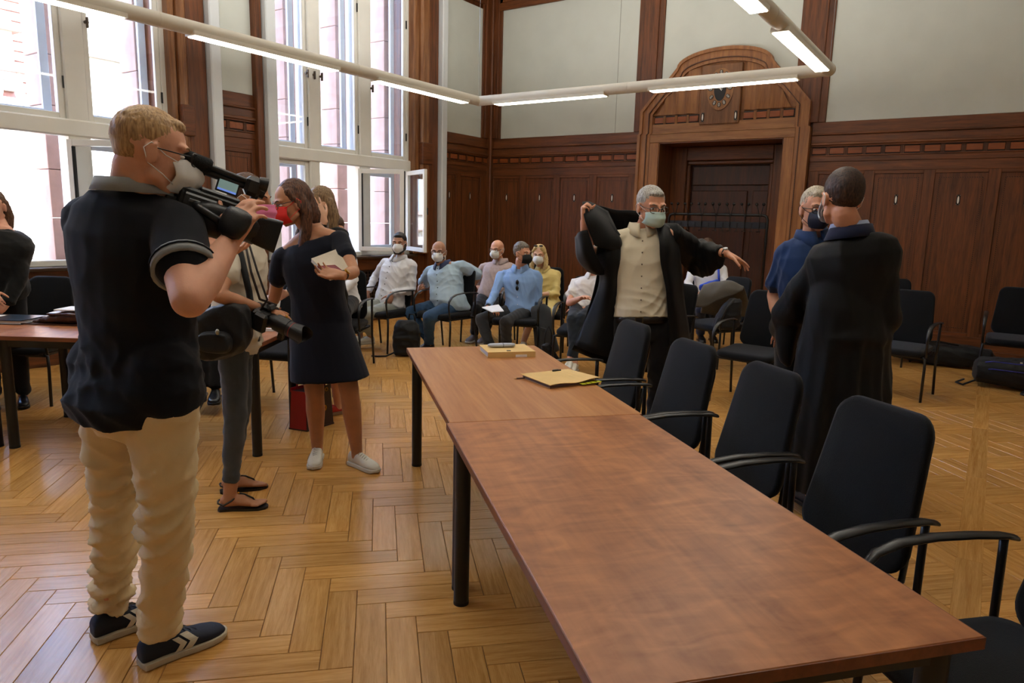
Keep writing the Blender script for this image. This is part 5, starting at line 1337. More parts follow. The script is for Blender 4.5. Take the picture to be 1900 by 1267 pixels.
# ---------------------------------------------------------------- 1 cameraman
def HZ(px, h, z):
    p = P(px, 700, h); return Vector((p.x, p.y, z))
def cameraman():
    shR, shL = P(330, 425, 2.09), P(163, 410, 2.25); neck = P(240, 356, 2.17)
    elR = at(352, 556, shR, .30, -1); wrR = at(424, 452, elR, .265, 1); elL = at(262, 545, shL, .30, 1); wrL = at(392, 470, elL, .27, 1)
    hR, hL = GZ(258, 1240), GZ(170, 1192); tR = GZ(404, 1180); tL = hL+(tR-hR).normalized()*.29; tR = hR+(tR-hR).normalized()*.295
    J = Jn(P(284, 286, 2.13), D(.86, -.16, -.46), (0, 0, 1), 1.03, neck=neck, shL=shL, shR=shR, elL=elL, elR=elR, wrL=wrL, wrR=wrR,
           hipR=HZ(300, 2.09, .915), hipL=HZ(205, 2.25, .915), knR=HZ(292, 2.10, .50), knL=HZ(200, 2.26, .50), anR=hR+Vector((.0, .075, .10)), anL=hL+Vector((.0, .07, .10)), toeR=tR, toeL=tL)
    chk('cameraman', J)
    pp = new_person('stocky fair-haired man in navy polo and khaki trousers filming with a camcorder', J)
    mb = MB(); body_prims(mb, J, 1.12, .86, bare_arm=1.17); head_prims(mb, J['H'], .003)
    # thick neck
    capsule(mb, neck+Vector((0, 0, -.03)), J['H'].p(0, -.046, -.04), .062, .055, 16)
    hand_prims(mb, wrR, D(.42, .88, -.25), D(.35, -.1, -.93), 'R', .42, 1.12, thumb=(.62, .78, .0), tcurl=.1, curls=[.42, .45, .5, .55], spread=-.01)
    hand_prims(mb, wrL, D(.75, .1, -.5), D(-.1, .95, -.2), 'L', .35, 1.0)
    finish_body(pp, mb, J, SK['ruddy'], .0058)
    H = J['H']; eyes(pp, H, mat('brow_fair', '8a6a48', .8))
    hair_short(pp, H, hairm('hair_fair', '8c6b46', 'c09c6c'), top=.004, back=.004, fluff=.003)
    mask_ffp(pp, H, WHITEM); glasses(pp, H, mat('frame_black', '151313', .3))
    navy = cloth('navy_pique', '0b0e16', .9, .08, .08, 500, sheen=.05)
    o, ends = cloth_top(pp, J, navy, 1.16, .012, ('short', 'short'), f=(.58, .58), belly=.03, t0=-.11, fold=.009, freq=20, vox=.009, rs=(.074, .074), wide=1.0, hem=.020, extra=True)
    gm = cloth('collar_grey', '8b8f90', .9); sft = (J['H'].c-J['neck'])*.24; sft.z = 0
    collar(pp, J, gm, .090, .036, o, drop=.006, shift=sft*1.0)
    for s_ in 'LR':
        d = J['el'+s_]-J['sh'+s_]; cuff(pp, J, ends[s_]+d.normalized()*.010, d, .0830, .034, gm, o, 'sleeve_cuff'); 
        dd = d.normalized(); u, v = frame(d); mb = MB(); mb.loft([ringp(ends[s_]-dd*.016+dd*q, u, v, .0900, .0900, 24, 2) for q in (0, .005)]); pobj(pp, 'cuff_stripe', mb, navy, o)
    kh = cloth('khaki_twill', 'd9c092', .85, .07, .2, 400)
    tr = trousers(pp, J, kh, 1.12, (.098, .082, .077, .070), .009, .018, 28, .99, 5, .10, seat=.45, fold_low=1.3)
    # back pocket flap and side seam
    c, lat, fw = spine(J, -.02)
    sw = Vector((0, 0, 0))
    for s_, h_, t_ in (('R', hR, tR), ('L', hL, tL)):
        shoe(pp, h_, t_, s_, mat('sole_cream', 'b7ab92', .7, .1), mat('lace_navy', '1c2434', .8), sideW=.052, name='shoe', stripes=None) if 0 else None
    NV = mat('sneaker_navy', '121a2c', .75, .1, 20, .2, 200)
    for h_, t_ in ((hR, tR), (hL, tL)):
        st = (mat('chevron_cream', 'cfc8b4', .6), (1, -1), [(.46, .56, .020, .058, .026), (.56, .46, .055, .085, .026), (.36, .44, .020, .055, .022), (.44, .36, .055, .080, .022)])
        shoe(pp, h_, t_, NV, mat('sole_cream', 'b7ab92', .7, .1), mat('lace_navy', '1c2434', .8), sideW=.053, stripes=st)
    # ---- camcorder
    cc = P(386, 397, hd(wrR)+.10); ax = D(.83, -.31, -.46); up = (Zv*.8+D(.3, 1, 0)*.5); az = (up-ax*up.dot(ax)).normalized(); ay = az.cross(ax)
    t = thing('camcorder', 'black camcorder with top handle and lens hood, held up at the fair-haired man\'s face', 'video camera', tuple(cc)); b = tuple(cc)
    CB = mat('camera_black_plastic', '0e0e10', .38, .1, 30, .15, 200); CG = mat('camera_dark_grey', '1d1e20', .3, .1)
    def L(x, y, z): return cc+ax*x*.74+ay*y*.85+az*z*.95
    def bx(nm, x0, x1, y0, y1, z0, z1, m=CB, par=None, bv=.008, taper=None):
        mb = MB().box(x0, x1, y0, y1, z0, z1, 0, bv); mb.v = [tuple(L(*q)) for q in mb.v]; return obj(nm, mb, m, par or t, loc=b)
    def cy(nm, pts, r, m=CB, par=None, n=18):
        return obj(nm, MB().tube([L(*q) for q in pts], r, n), m, par or t, loc=b, smooth=True)
    bd = bx('camera_body', -.13, .10, -.055, .055, -.055, .065); bx('side_panel', -.115, .02, -.066, -.052, -.045, .05, CG, bd); bx('battery', -.175, -.125, -.035, .035, -.05, .03, CG, bd)
    bx('body_step', -.06, .10, -.05, .05, .06, .078, CG, bd, .006); bx('panel_ridge', -.09, -.02, -.0695, -.064, .02, .032, mat('camera_grey_trim', '4b4a48', .3), bd, .002)
    cy('lens_barrel', [(.09, 0, 0), (.15, 0, 0), (.152, 0, 0), (.20, 0, 0)], [.052, .052, .047, .050]); cy('zoom_ring', [(.115, 0, 0), (.145, 0, 0)], .0555, CG)
    mb = MB(); mb.loft([[L(x, y, z) for y, z in rrect(w_, h_, .012, 3)] for x, w_, h_ in ((.185, .048, .045), (.20, .055, .048), (.285, .066, .056), (.285, .060, .050), (.21, .050, .043))]); obj('lens_hood', mb, CB, t, loc=b, smooth=True)
    cy('viewfinder', [(-.10, .02, .06), (-.16, .02, .072), (-.20, .02, .08)], [.025, .024, .03]); cy('eyecup', [(-.195, .02, .078), (-.225, .02, .084)], [.030, .034], CG)
    hd_ = obj('top_handle', MB().tube([L(-.075, 0, .06), L(-.072, 0, .115), L(-.055, 0, .128), L(.12, 0, .128), L(.15, 0, .118), L(.155, 0, .07)], .0125, 10), CB, t, loc=b, smooth=True)
    bx('accessory_shoe', .01, .05, -.014, .014, .138, .150, CG, hd_, .002)
    cy('microphone_foam', [(-.185, -.012, .150), (-.175, -.012, .150), (-.05, -.012, .146), (-.04, -.012, .146)], [.021, .0235, .0235, .018], mat('mic_foam', '131414', .95, .1, 60, .6, 300)); cy('microphone_tube', [(-.05, -.012, .146), (.14, -.012, .142)], .0095, CB)
    bx('mic_holder', .10, .165, -.04, .03, .10, .165, CB, None, .014); cy('front_light', [(.15, -.02, .15), (.185, -.02, .152)], [.020, .024], CG); cy('mic_capsule', [(.15, .02, .125), (.19, .02, .122)], [.016, .019], CG)
    sc_ = bx('lcd_frame', -.005, .085, -.012, -.004, .082, .128, CG, None, .002); SCM = emit('lcd_picture', (.16, .24, .22), .35)
    bx('lcd_screen', .002, .078, -.0135, -.0115, .088, .122, SCM, sc_, 0); bx('lcd_blue_bar', .002, .078, -.0142, -.0134, .088, .094, emit('lcd_blue', (.12, .2, .55), .5), sc_, 0)
    # grip under the hand
    gp = MB(); gp.loft([[L(x, -.06+y*.9, -.012+z) for y, z in rrect(w_, h_, min(w_, h_)*.8, 4)] for x, w_, h_ in ((-.06, .02, .03), (-.045, .036, .045), (.0, .045, .055), (.055, .044, .055), (.085, .03, .04), (.095, .015, .02))]); obj('hand_grip', gp, CB, t, loc=b, smooth='all')
    dh, nh = D(.42, .88, -.25), D(.35, -.1, -.93); nh = (nh-dh*nh.dot(dh)).normalized(); th_ = dh.cross(nh); pc_ = wrR+dh*.062-nh*.024-th_*.004
    mb = MB(); mb.loft([ringp(pc_+dh*q_, th_, nh, a_, b_, 18, 2.4) for q_, a_, b_ in ((-.048, .020, .006), (-.040, .040, .014), (-.01, .050, .020), (.02, .050, .020), (.040, .042, .014), (.046, .02, .006))]); obj('hand_pad', mb, CB, t, loc=b, smooth='all')
    st = MB(); st.tube([L(-.065, -.05, .02), L(-.05, -.115, .012), L(0, -.128, .0), L(.05, -.118, -.01), L(.085, -.06, -.02)], .012, 8); obj('hand_strap', st, CG, t, loc=b, smooth='all')
cameraman()

# ---------------------------------------------------------------- 2 photographer
def photographer():
    hR, hL = GZ(407, 946), GZ(410, 914); tR, tL = GZ(494, 941), GZ(494, 903); fr = (tR-hR).normalized()
    shR, shL = P(432, 468, 3.38), P(452, 462, 3.72); neck = P(447, 430, 3.55)
    elR = at(405, 548, shR, .29, -1); wrR = at(487, 574, elR, .25, 1); elL = at(470, 548, shL, .28, 1); wrL = at(490, 600, elL, .24, -1)
    J = Jn(P(466, 372, 3.52), D(.93, -.12, .12), (0, 0, 1), .96, neck=neck, shL=shL, shR=shR, elL=elL, elR=elR, wrL=wrL, wrR=wrR,
           hipR=P(432, 628, 3.42), hipL=P(440, 622, 3.62), knR=P(437, 766, 3.40), knL=P(446, 752, 3.62), anR=hR+fr*.055+Zv*.09, anL=hL+fr*.055+Zv*.09, toeR=tR, toeL=tL)
    chk('photographer', J)
    pp = new_person('photographer in cream shirt, grey cropped jeans and black sandals, holding a stills camera', J)
    mb = MB(); body_prims(mb, J, .9, .9, fem=True); head_prims(mb, J['H'], -.002)
    hand_prims(mb, wrR, D(.95, -.18, .1), D(.25, -.95, .1), 'R', .38, .95, thumb=(.6, .72, -.1), curls=[.3, .42, .5, .5])
    hand_prims(mb, wrL, D(.9, .1, .3), D(.1, .7, .5), 'L', .5, .9)
    # feet
    for h_, t_ in ((hR, tR), (hL, tL)):
        d = (t_-h_).normalized(); sd = d.cross(Zv); L_ = (t_-h_).length
        capsule(mb, h_+d*.035+Zv*.048, h_+d*.11+Zv*.05, .032, .032); capsule(mb, h_+d*.10+Zv*.045, h_+d*(L_-.07)+Zv*.030, .036, .030, flat=(Zv, .7)); capsule(mb, h_+d*.05+Zv*.06, h_+d*.06+Zv*.11, .034, .032)
        for i, (o_, ex) in enumerate(((.028, .012), (.010, .008), (-.004, .0), (-.018, -.010), (-.031, -.022))):
            sg = 1 if (h_ == hR) else -1
            capsule(mb, h_+d*(L_-.065)-sd*(o_*sg)+Zv*.028, h_+d*(L_-.018+ex)-sd*(o_*sg)+Zv*.024, .011 if i == 0 else .0085, .0115 if i == 0 else .0082, 8)
    finish_body(pp, mb, J, SK['tan'], .0055); H = J['H']
    eyes(pp, H, mat('brow_dark', '33241b', .8))
    hair_long(pp, H, hairm('hair_brown_photographer', '2e1f17', '6b4a34'), [[(0, -.10, .02, .03), (0, -.12, -.06, .03), (0, -.10, -.12, .025)]], vol=-.002)
    mask_surg(pp, H, mat('mask_pink', 'e07aa6', .7, .04))
    cr_ = cloth('cream_shirt', 'cfc6b2', .85, .05, .1)
    o, ends = cloth_top(pp, J, cr_, .92, .022, ('short', 'short'), f=(.55, .55), t0=-.16, fold=.012, freq=24, rs=(.066, .068), belly=.01); collar(pp, J, cr_, .058, .036, o)
    jean = cloth('grey_denim', '454a50', .9, .18, .25, 350, 12)
    tr = trousers(pp, J, jean, .92, (.088, .062, .052, .043), .008, .0055, 36, .86, 8, .06, fold_low=1.0)
    bb_ = cloth('jeans_belt', '1c1a18', .5); c, lat, fw = spine(J, -.02); mb = MB(); mb.loft([ringp(c+Zv*z, lat, fw, .172, .128, 26, 2.2) for z in (-.0, .035)]); pobj(pp, 'belt', mb, bb_, tr)
    SB = mat('sandal_black', '100e0d', .4)
    for h_, t_ in ((hR, tR), (hL, tL)):
        d = (t_-h_).normalized(); sd = d.cross(Zv); L_ = (t_-h_).length; h2 = h_+Zv*0
        mb = MB(); mb.loft([[h_+d*(x*L_)+sd*(w_*q) + Zv*z for q, z in ((-1, 0), (1, 0), (1, .012), (-1, .012))] for x, w_ in ((-.02, .02), (.03, .033), (.3, .030), (.6, .040), (.85, .044), (1.0, .028), (1.04, .012))])
        sn = pobj(pp, 'sandal_sole', mb, SB, smooth=False); kn = h_+d*(L_*.42)+Zv*.078
        mb = MB(); mb.tube([h_+d*(L_*.80)+Zv*.020, h_+d*(L_*.72)+Zv*.055, h_+d*(L_*.55)+Zv*.078, kn+Zv*.006], .005, 8)
        for q in (-1, 1): mb.tube([kn, h_+d*(L_*.30)+sd*(q*.036)+Zv*.06, h_+d*(L_*.12)+sd*(q*.036)+Zv*.035, h_+d*(.0)+sd*(q*.024)+Zv*.045, h_-d*.004+Zv*.05], .005, 8)
        pobj(pp, 'sandal_strap', mb, SB, sn); mb = MB(); mb.ell(kn+Zv*.008, (.009, .006, .006), 8, 6); pobj(pp, 'sandal_buckle', mb, GOLD, sn)
    d = (wrR-elR).normalized(); u, v = frame(d); mb = MB(); mb.loft([ringp(wrR-d*.03+d*q, u, v, .029, .029, 18, 2) for q in (0, .006, .012)]); pobj(pp, 'bracelet', mb, mat('bracelet_black', '18181a', .4))
    mb = MB(); c = wrR+D(.95, -.18, .1)*.125+D(.1, -1, .3)*.012; mb.tube([c+(D(.3, -.9, .2)*math.cos(q)+D(.2, .3, 1)*math.sin(q))*.012 for q in [2*PI*k/14 for k in range(14)]], .003, 6, closed=True); pobj(pp, 'ring', mb, GOLD)
    # ---- stills camera
    ax = D(.90, -.36, .25); up = D(.3, .9, .2); az = (up-ax*up.dot(ax)).normalized(); ay = az.cross(ax); cc = P(494, 588, 3.33)
    t = thing('stills_camera', 'black stills camera with a white-ringed long lens and petal hood pointing down to the right', 'camera', tuple(cc)); b = tuple(cc)
    t['label'] = 'black stills camera with long lens and petal hood, pointing down before the navy dress'
    L = lambda x, y, z: cc+ax*x+ay*y+az*z; CB = MATS['camera_black_plastic']; CG = MATS['camera_dark_grey']
    def bx(nm, x0, x1, y0, y1, z0, z1, m=CB, par=None, bv=.006):
        mb = MB().box(x0, x1, y0, y1, z0, z1, 0, bv); mb.v = [tuple(L(*q)) for q in mb.v]; return obj(nm, mb, m, par or t, loc=b)
    bx('camera_body', -.045, .03, -.07, .07, -.05, .045, bv=.014); bx('prism_housing', -.03, .03, -.03, .03, .04, .07, bv=.012); bx('camera_grip', -.02, .055, -.085, -.055, -.05, .045, bv=.012)
    ln = obj('lens_barrel', MB().tube([L(x, 0, 0) for x in (.02, .06, .061, .13, .131, .165)], [.034, .036, .041, .041, .038, .038], 22), CB, t, loc=b, smooth=True)
    obj('red_ring', MB().tube([L(.150, 0, 0), L(.153, 0, 0)], .0388, 22), mat('lens_red', '8f1a1a', .4), ln, loc=b)
    hb_ = MB(); n = 24; r0 = []; r1 = []; r2 = []
    for k in range(n):
        a = 2*PI*k/n; ex = .060+.016*math.cos(2*a); r0.append(L(.16, .040*math.cos(a), .040*math.sin(a))); r1.append(L(.16+ex, .047*math.cos(a), .047*math.sin(a))); r2.append(L(.16+ex, .045*math.cos(a), .045*math.sin(a)))
    r3 = [L(.165, .037*math.cos(2*PI*k/n), .037*math.sin(2*PI*k/n)) for k in range(n)]
    hb_.loft([r0, r1, r2, r3], cap=True); obj('lens_hood', hb_, CB, ln, loc=b, smooth=True)
    bx('tripod_foot', .085, .115, -.012, .012, -.075, -.035, CB, ln, .004)
    ns = J['neck']
    obj('neck_strap', MB().tube([J['H'].p(0, .0, -.155)+FH*-.1, P(455, 452, 3.27), P(466, 505, 3.22), P(482, 555, 3.24), L(0, .06, .05)], .006, 6), mat('strap_dark', '231a18', .7), t, loc=b, smooth='all')
    obj('neck_strap', MB().tube([J['H'].p(0, .0, -.155)+FH*-.1, P(462, 452, 3.30), P(478, 505, 3.26), P(496, 556, 3.27), L(0, -.06, .05)], .005, 6), MATS['strap_dark'], t, loc=b, smooth='all')
    # ---- shoulder bag
    c = P(412, 612, 3.22); t = thing('camera_bag', 'bulky black camera bag with zipped pockets hanging at the photographer\'s hip', 'bag', tuple(c)); b = tuple(c)
    uu, vv = D(1, -.35, .3), D(.3, 1, 0); rr_ = lambda a, w_, h_, o_=0: ringp(c+FH*(a)+Zv*o_, IR, Zv, w_, h_, 18, 3)
    mb = MB(); mb.loft([rr_(-.075, .08, .08), rr_(-.065, .12, .12, -.005), rr_(.02, .135, .135, -.01), rr_(.09, .12, .12, -.01), rr_(.10, .08, .08)]); me = remesh(mb, .009, 2)
    co = coords(me); c0 = np.array(c); loc_ = co-c0; sx = loc_@np.array(IR); co[:, 2] += -.30*sx*(sx < .2)*-1; co[:, 2] -= .0; setco(me, co); folds(me, .008, 22, (.3, .3, 1), 9); link('bag_body', me, NYL, t, b)
    mb = MB(); mb.loft([ringp(c-FH*a+Zv*(-.045), IR, Zv, w_, h_, 16, 3) for a, w_, h_ in ((.05, .075, .055), (.085, .08, .055), (.115, .07, .045))]); me = remesh(mb, .008, 2); folds(me, .004, 30, (.3, .3, 1), 10); pk = link('front_pocket', me, NYL, t, b)
    mb = MB(); mb.ell(c-FH*.122+Zv*.01+IR*.03, (.012, .008, .014), 10, 8); obj('pocket_clip', mb, mat('clip_metal', '9a9a8c', .3, metal=.8), pk, loc=b, smooth='all')
    obj('shoulder_strap', MB().tube([c+IR*.10+Zv*.10, P(470, 600, 3.32)+Zv*0, P(462, 540, 3.30), P(446, 470, 3.33), P(430, 440, 3.45)], .016, 8), NYL, t, loc=b, smooth='all')
photographer()

# ---------------------------------------------------------------- 3 woman in the navy dress
def dress_woman():
    hR = GZ(592, 846); tR = GZ(581, 874); hL = GZ(655, 862); tL = GZ(702, 879); hR = tR+(hR-tR).normalized()*.255; hL = tL+(hL-tL).normalized()*.255
    shR, shL = P(524, 478, 3.98), P(630, 446, 3.92); neck = P(578, 428, 3.98)
    elR = at(508, 556, shR, .28, 1); wrR = at(486, 560, elR, .22, 1); elL = at(656, 505, shL, .27, -1); wrL = at(636, 511, elL, .24, -1)
    J = Jn(P(541, 379, 3.92), D(-.78, -.24, .58), D(-.22, .95, .1), .98, neck=neck, shL=shL, shR=shR, elL=elL, elR=elR, wrL=wrL, wrR=wrR,
           hipR=P(568, 600, 4.03), hipL=P(622, 598, 3.98), knR=P(584, 728, 4.0), knL=P(648, 724, 3.93), anR=hR+(tR-hR).normalized()*.06+Zv*.095, anL=hL+(tL-hL).normalized()*.06+Zv*.095, toeR=tR, toeL=tL)
    chk('dress', J)
    pp = new_person('woman in short-sleeved navy dress and white sneakers with a red mask, holding a notebook', J)
    mb = MB(); body_prims(mb, J, .93, 1.0, fem=True); head_prims(mb, J['H'], -.002)
    for s_ in 'LR':
        hp, kn, an = J['hip'+s_], J['kn'+s_], J['an'+s_]; capsule(mb, hp, kn, .074, .056, 16); ca = kn+(an-kn)*.32; capsule(mb, kn, ca, .053, .056, 16); capsule(mb, ca, an, .056, .034, 16)
        mb.ell(kn+Vector((.56, -.83, 0))*.018, (.038, .038, .045))
    hand_prims(mb, wrL, D(-.97, .10, -.15), D(-.1, .75, .6), 'L', .4, .93, curls=[.5, .5, .5, .45], thumb=(.7, .5, .35)); hand_prims(mb, wrR, D(-.9, .1, -.4), D(0, -1, 0), 'R', .3, .9)
    finish_body(pp, mb, J, SK['tan'], .0055); H = J['H']; eyes(pp, H, mat('brow_dark', '33241b', .8))
    hm = hairm('hair_dark_brown', '2a1a13', '6a442f')
    st = [[(.05, -.06, .03, .04), (.055, -.08, -.06, .045), (.05, -.05, -.15, .045), (.055, .01, -.24, .036), (.06, .03, -.30, .022)],
          [(-.06, -.04, .03, .030), (-.066, -.05, -.06, .034), (-.05, -.02, -.16, .034), (-.03, .02, -.25, .03)], [(0, -.09, .02, .05), (0, -.10, -.08, .05), (.02, -.07, -.18, .045)],
          [(.06, .02, .07, .022), (.078, .01, .02, .018), (.082, -.02, -.05, .02)], [(-.06, .02, .07, .022), (-.076, .0, .02, .014), (-.078, -.03, -.05, .018)]]
    hair_long(pp, H, hm, st, top=.012)
    mask_ffp(pp, H, mat('mask_red', 'd81f1a', .7, .04, 20, .1, 200), 1.08); glasses(pp, H, mat('frame_brown_grey', '3a2c2c', .3), up=.004)
    # dress: fitted bodice flaring into the skirt
    nv = cloth('navy_crepe', '090d1c', .85, .05, .1, 300, sheen=.08)
    mb = MB(); torso(mb, J, .95, -.14, .90, .018); hc = (J['hipL']+J['hipR'])/2; kz = (J['knL']+J['knR'])/2; lat = (J['hipR']-J['hipL']).normalized(); fw = Zv.cross(lat).normalized()
    rings = []
    for t, rx, ry in ((-.22, .150, .115), (0, .178, .132), (.3, .200, .150), (.6, .222, .165), (.80, .238, .172), (.815, .238, .172)):
        c = hc+(kz-hc)*t; rings.append(ringp(c, lat, fw, rx, ry, 30, 2.2))
    mb.loft(rings)
    nb = J['neck']
    for s_ in 'LR':
        sh, el = J['sh'+s_], J['el'+s_]; capsule(mb, nb+(sh-nb)*.52-Zv*.022, sh, .046, .060, 14); e = sh+(el-sh)*.50; capsule(mb, sh, e, .061, .056, 16); mb.loft([ringp(c, *frame(el-sh), .058, .058, 18) for c in (e-(el-sh).normalized()*.04, e+(el-sh).normalized()*.012)])
    me = remesh(mb, .009, 3); folds(me, .0045, 15, (.6, .3, .5), 12); link('dress', me, nv, pp['root'], pp['base'])
    for h_, t_ in ((hR, tR), (hL, tL)): shoe(pp, h_, t_, LEATHW, SOLEW, LACE, sideW=.045, stripes=(mat('stripe_black', '15171c', .5), (-1, 1), [(.50, .42, .022, .060, .010), (.57, .49, .022, .058, .010), (.64, .56, .022, .055, .010)]) if h_ == hR else None)
    watch(pp, wrL, elL, mat('watch_strap_dark', '1c1a1c', .5), GOLD, .026, D(.2, .2, 1))
    # ---- notebook and red booklet
    q = [P(578, 484, 3.72), P(625, 468, 3.78), P(657, 503, 3.78), P(606, 497, 3.68)]
    def board(nm, label, cat, cs, th, m1, m2, extra=None, cover='cover'):
        c = sum(cs, Vector())/4; n = (cs[1]-cs[0]).cross(cs[3]-cs[0]).normalized(); 
        if n.z < 0: n = -n
        t = thing(nm, label, cat, tuple(c)); b = tuple(c)
        for nm2, a, e, m, sc_ in ((cover, 0, .002, m1, 1.0), ('page_block', .002, th-.002, m2, .985), (cover, th-.002, th, m1, 1.0)):
            pts = [c+(p-c)*sc_ for p in cs]; mb = MB(); vs = [p+n*a for p in pts]+[p+n*e for p in pts]; mb.add(vs, [(3, 2, 1, 0), (4, 5, 6, 7), (0, 1, 5, 4), (1, 2, 6, 5), (2, 3, 7, 6), (3, 0, 4, 7)]); obj(nm2, mb, m, t, loc=b)
        return t, b, n
    e0, e1, e2_, e3 = P(577, 486, 3.70), P(627, 467, 3.84), P(659, 506, 3.74), P(612, 521, 3.60)
    t, b, n = board('notebook', 'thick beige spiral notebook in the hand of the woman in the navy dress', 'notebook', [e0, e1, e2_, e3], .022, mat('card_beige', 'bfb3a0', .8), PAPER)
    mb = MB()
    for k in range(18):
        p = e1+(e2_-e1)*((k+.5)/18)+n*.011; d = (e2_-e1).normalized(); o_ = d.cross(n); mb.tube([p+(n*math.cos(a)+o_*math.sin(a))*.014 for a in [2*PI*i/8 for i in range(8)]], .0012, 5, closed=True)
    obj('spiral_binding', mb, mat('steel_cable', '8a8a88'), t, loc=b, smooth='all')
    board('booklet', 'small dark red booklet held under the beige notebook', 'booklet', [P(589, 496, 3.62), P(622, 494, 3.64), P(646, 512, 3.62), P(622, 520, 3.55)], .010, mat('booklet_red', '7a1420', .4), mat('booklet_pages', '8a2a30', .6))
dress_woman()

# ---------------------------------------------------------------- generic helpers for the rest
def stand_gown(pp, J, m, hem=.10, r=((.0, .21, .15), (.4, .26, .20), (1, .33, .26)), sl=True, vox=.011, fold=.012, freq=14, seed=3, name='robe', g=1.05, sleeves=('wr', 'wr'), wide=(.075, .085, .10), bell=True):
    mb = MB(); torso(mb, J, g, -.1, 1.0, .022); hc = (J['hipL']+J['hipR'])/2; lat = (J['hipR']-J['hipL']).normalized(); fw = Zv.cross(lat).normalized(); bot = Vector((hc.x, hc.y, hem))
    top = spine(J, .82)[0]; rings = []
    for t, rx, ry in r: rings.append(ringp(top+(bot-top)*t, lat, fw, rx, ry, 32, 2.1))
    mb.loft(rings)
    for i, s_ in enumerate('LR'):
        sh, el, wr = J['sh'+s_], J['el'+s_], J['wr'+s_]; nb = J['neck']; capsule(mb, nb+(sh-nb)*.35-Zv*.015, sh, .064, .076, 14); capsule(mb, sh, el, wide[0], wide[1], 16)
        capsule(mb, el, wr-(wr-el)*.1, wide[1], wide[2]*.8, 16)
        if not bell: continue
        # drooping bell of the sleeve
        d = (wr-el).normalized(); dn = (-Zv+d*d.z).normalized(); sd = d.cross(dn); rr = []
        for t, a, b_ in ((0, .07, .07), (.4, .07, .11), (.85, .065, .15), (1.0, .06, .16)): c = el+(wr-el)*t+dn*(b_-.06); rr.append(ringp(c, dn, sd, b_, a, 20, 2))
        mb.loft(rr)
    me = remesh(mb, vox, 3)
    co = coords(me); nn = normals(me); h0 = np.array(hc); ang = np.arctan2((co-h0)@np.array(fw), (co-h0)@np.array(lat)); zt = np.clip((1.15-co[:, 2])/1.0, 0, 1)
    rad = np.linalg.norm((co-h0)[:, :2], axis=1); f = zt*(.016*np.sin(ang*9+seed+1.2*np.sin(co[:, 2]*3))+.010*np.sin(ang*17+2+seed))
    hz = np.stack([nn[:, 0], nn[:, 1], nn[:, 2]*0], 1); setco(me, co+hz*f[:, None]); folds(me, fold, freq, (.8, .4, .35), seed)
    return link(name, me, m, pp['root'], pp['base'])
ROBE = cloth('robe_black', '040405', .62, .1, .12, 220, sheen=.03)
DARKT = cloth('dark_trousers', '14151a', .85); BSHOE = mat('shoe_black', '0c0b0b', .3, .1)

# ---------------------------------------------------------------- 4 woman with hand at her face
def facepalm():
    hc = P(600, 590, 5.0); f = D(-.75, 0, .65); lat = Zv.cross(f)*-1; lat = f.cross(Zv)
    def q(p, r, u, t): return p+lat*r+Zv*u+f*t
    hp = Vector((hc.x, hc.y, .86)); neck = P(606, 425, 5.0)
    J = Jn(P(592, 382, 4.92), D(-.75, -.25, .6), k=.97, neck=neck, shR=q(neck, .165, -.05, 0), shL=q(neck, -.165, -.05, 0), hipR=q(hp, .09, 0, 0), hipL=q(hp, -.09, 0, 0), elR=q(neck, .2, -.33, .05), wrR=q(neck, .12, -.45, .25),
           elL=q(neck, -.20, -.25, .20), wrL=P(601, 410, 4.72), knR=q(hp, .09, -.41, .03), knL=q(hp, -.09, -.41, .02), anR=q(hp, .09, -.77, 0), anL=q(hp, -.09, -.77, 0), toeR=q(hp, .10, -.86, .17), toeL=q(hp, -.10, -.86, .17))
    s0 = GZ(628, 768); dlt = Vector((s0.x, s0.y, 0))-Vector((J['anL'].x, J['anL'].y, 0))
    J['anL'] = Vector((s0.x, s0.y, .09)); J['toeL'] = Vector((s0.x, s0.y, 0))+f*.17; J['knL'] = (J['hipL']+J['anL'])/2
    chk('facepalm', J); pp = new_person('light-brown-haired woman in black robe and red shoes, hand over her face', J)
    mb = MB(); body_prims(mb, J, .9, 1, fem=True); head_prims(mb, J['H'])
    hand_prims(mb, J['wrL'], D(-.35, .85, .1), D(-.55, 0, -.8), 'L', .12, .95, spread=.10); hand_prims(mb, J['wrR'], f-Zv*.3, -lat, 'R', .4, .9)
    finish_body(pp, mb, J, SK['pale'], .0065)
    H = J['H']; hm = hairm('hair_light_brown', '5b4430', 'a1845f')
    hair_long(pp, H, hm, [[(.05, -.05, .02, .042), (.065, -.05, -.08, .045), (.07, -.02, -.18, .035)], [(-.055, -.05, .02, .042), (-.07, -.05, -.08, .045), (-.075, -.02, -.2, .035)], [(0, -.08, 0, .05), (0, -.08, -.1, .05)], [(.055, .03, .08, .02), (.075, .03, .03, .018), (.08, .0, -.05, .02)], [(-.055, .03, .08, .02), (-.075, .03, .03, .018), (-.08, .0, -.05, .02)]])
    stand_gown(pp, J, ROBE, .36, ((.0, .14, .08), (.3, .175, .13), (.6, .21, .16), (1, .26, .20)), vox=.012, bell=False, wide=(.062, .058, .05))
    RS = mat('shoe_red', 'b02a20', .35)
    for a, b in (('anL', 'toeL'), ('anR', 'toeR')):
        h_ = Vector((J[a].x, J[a].y, 0))-f*.05; shoe(pp, h_, h_+f*.24, RS, mat('sole_tan', '8a6a4a', .6), None, hi=-.04, sideW=.040)
facepalm()

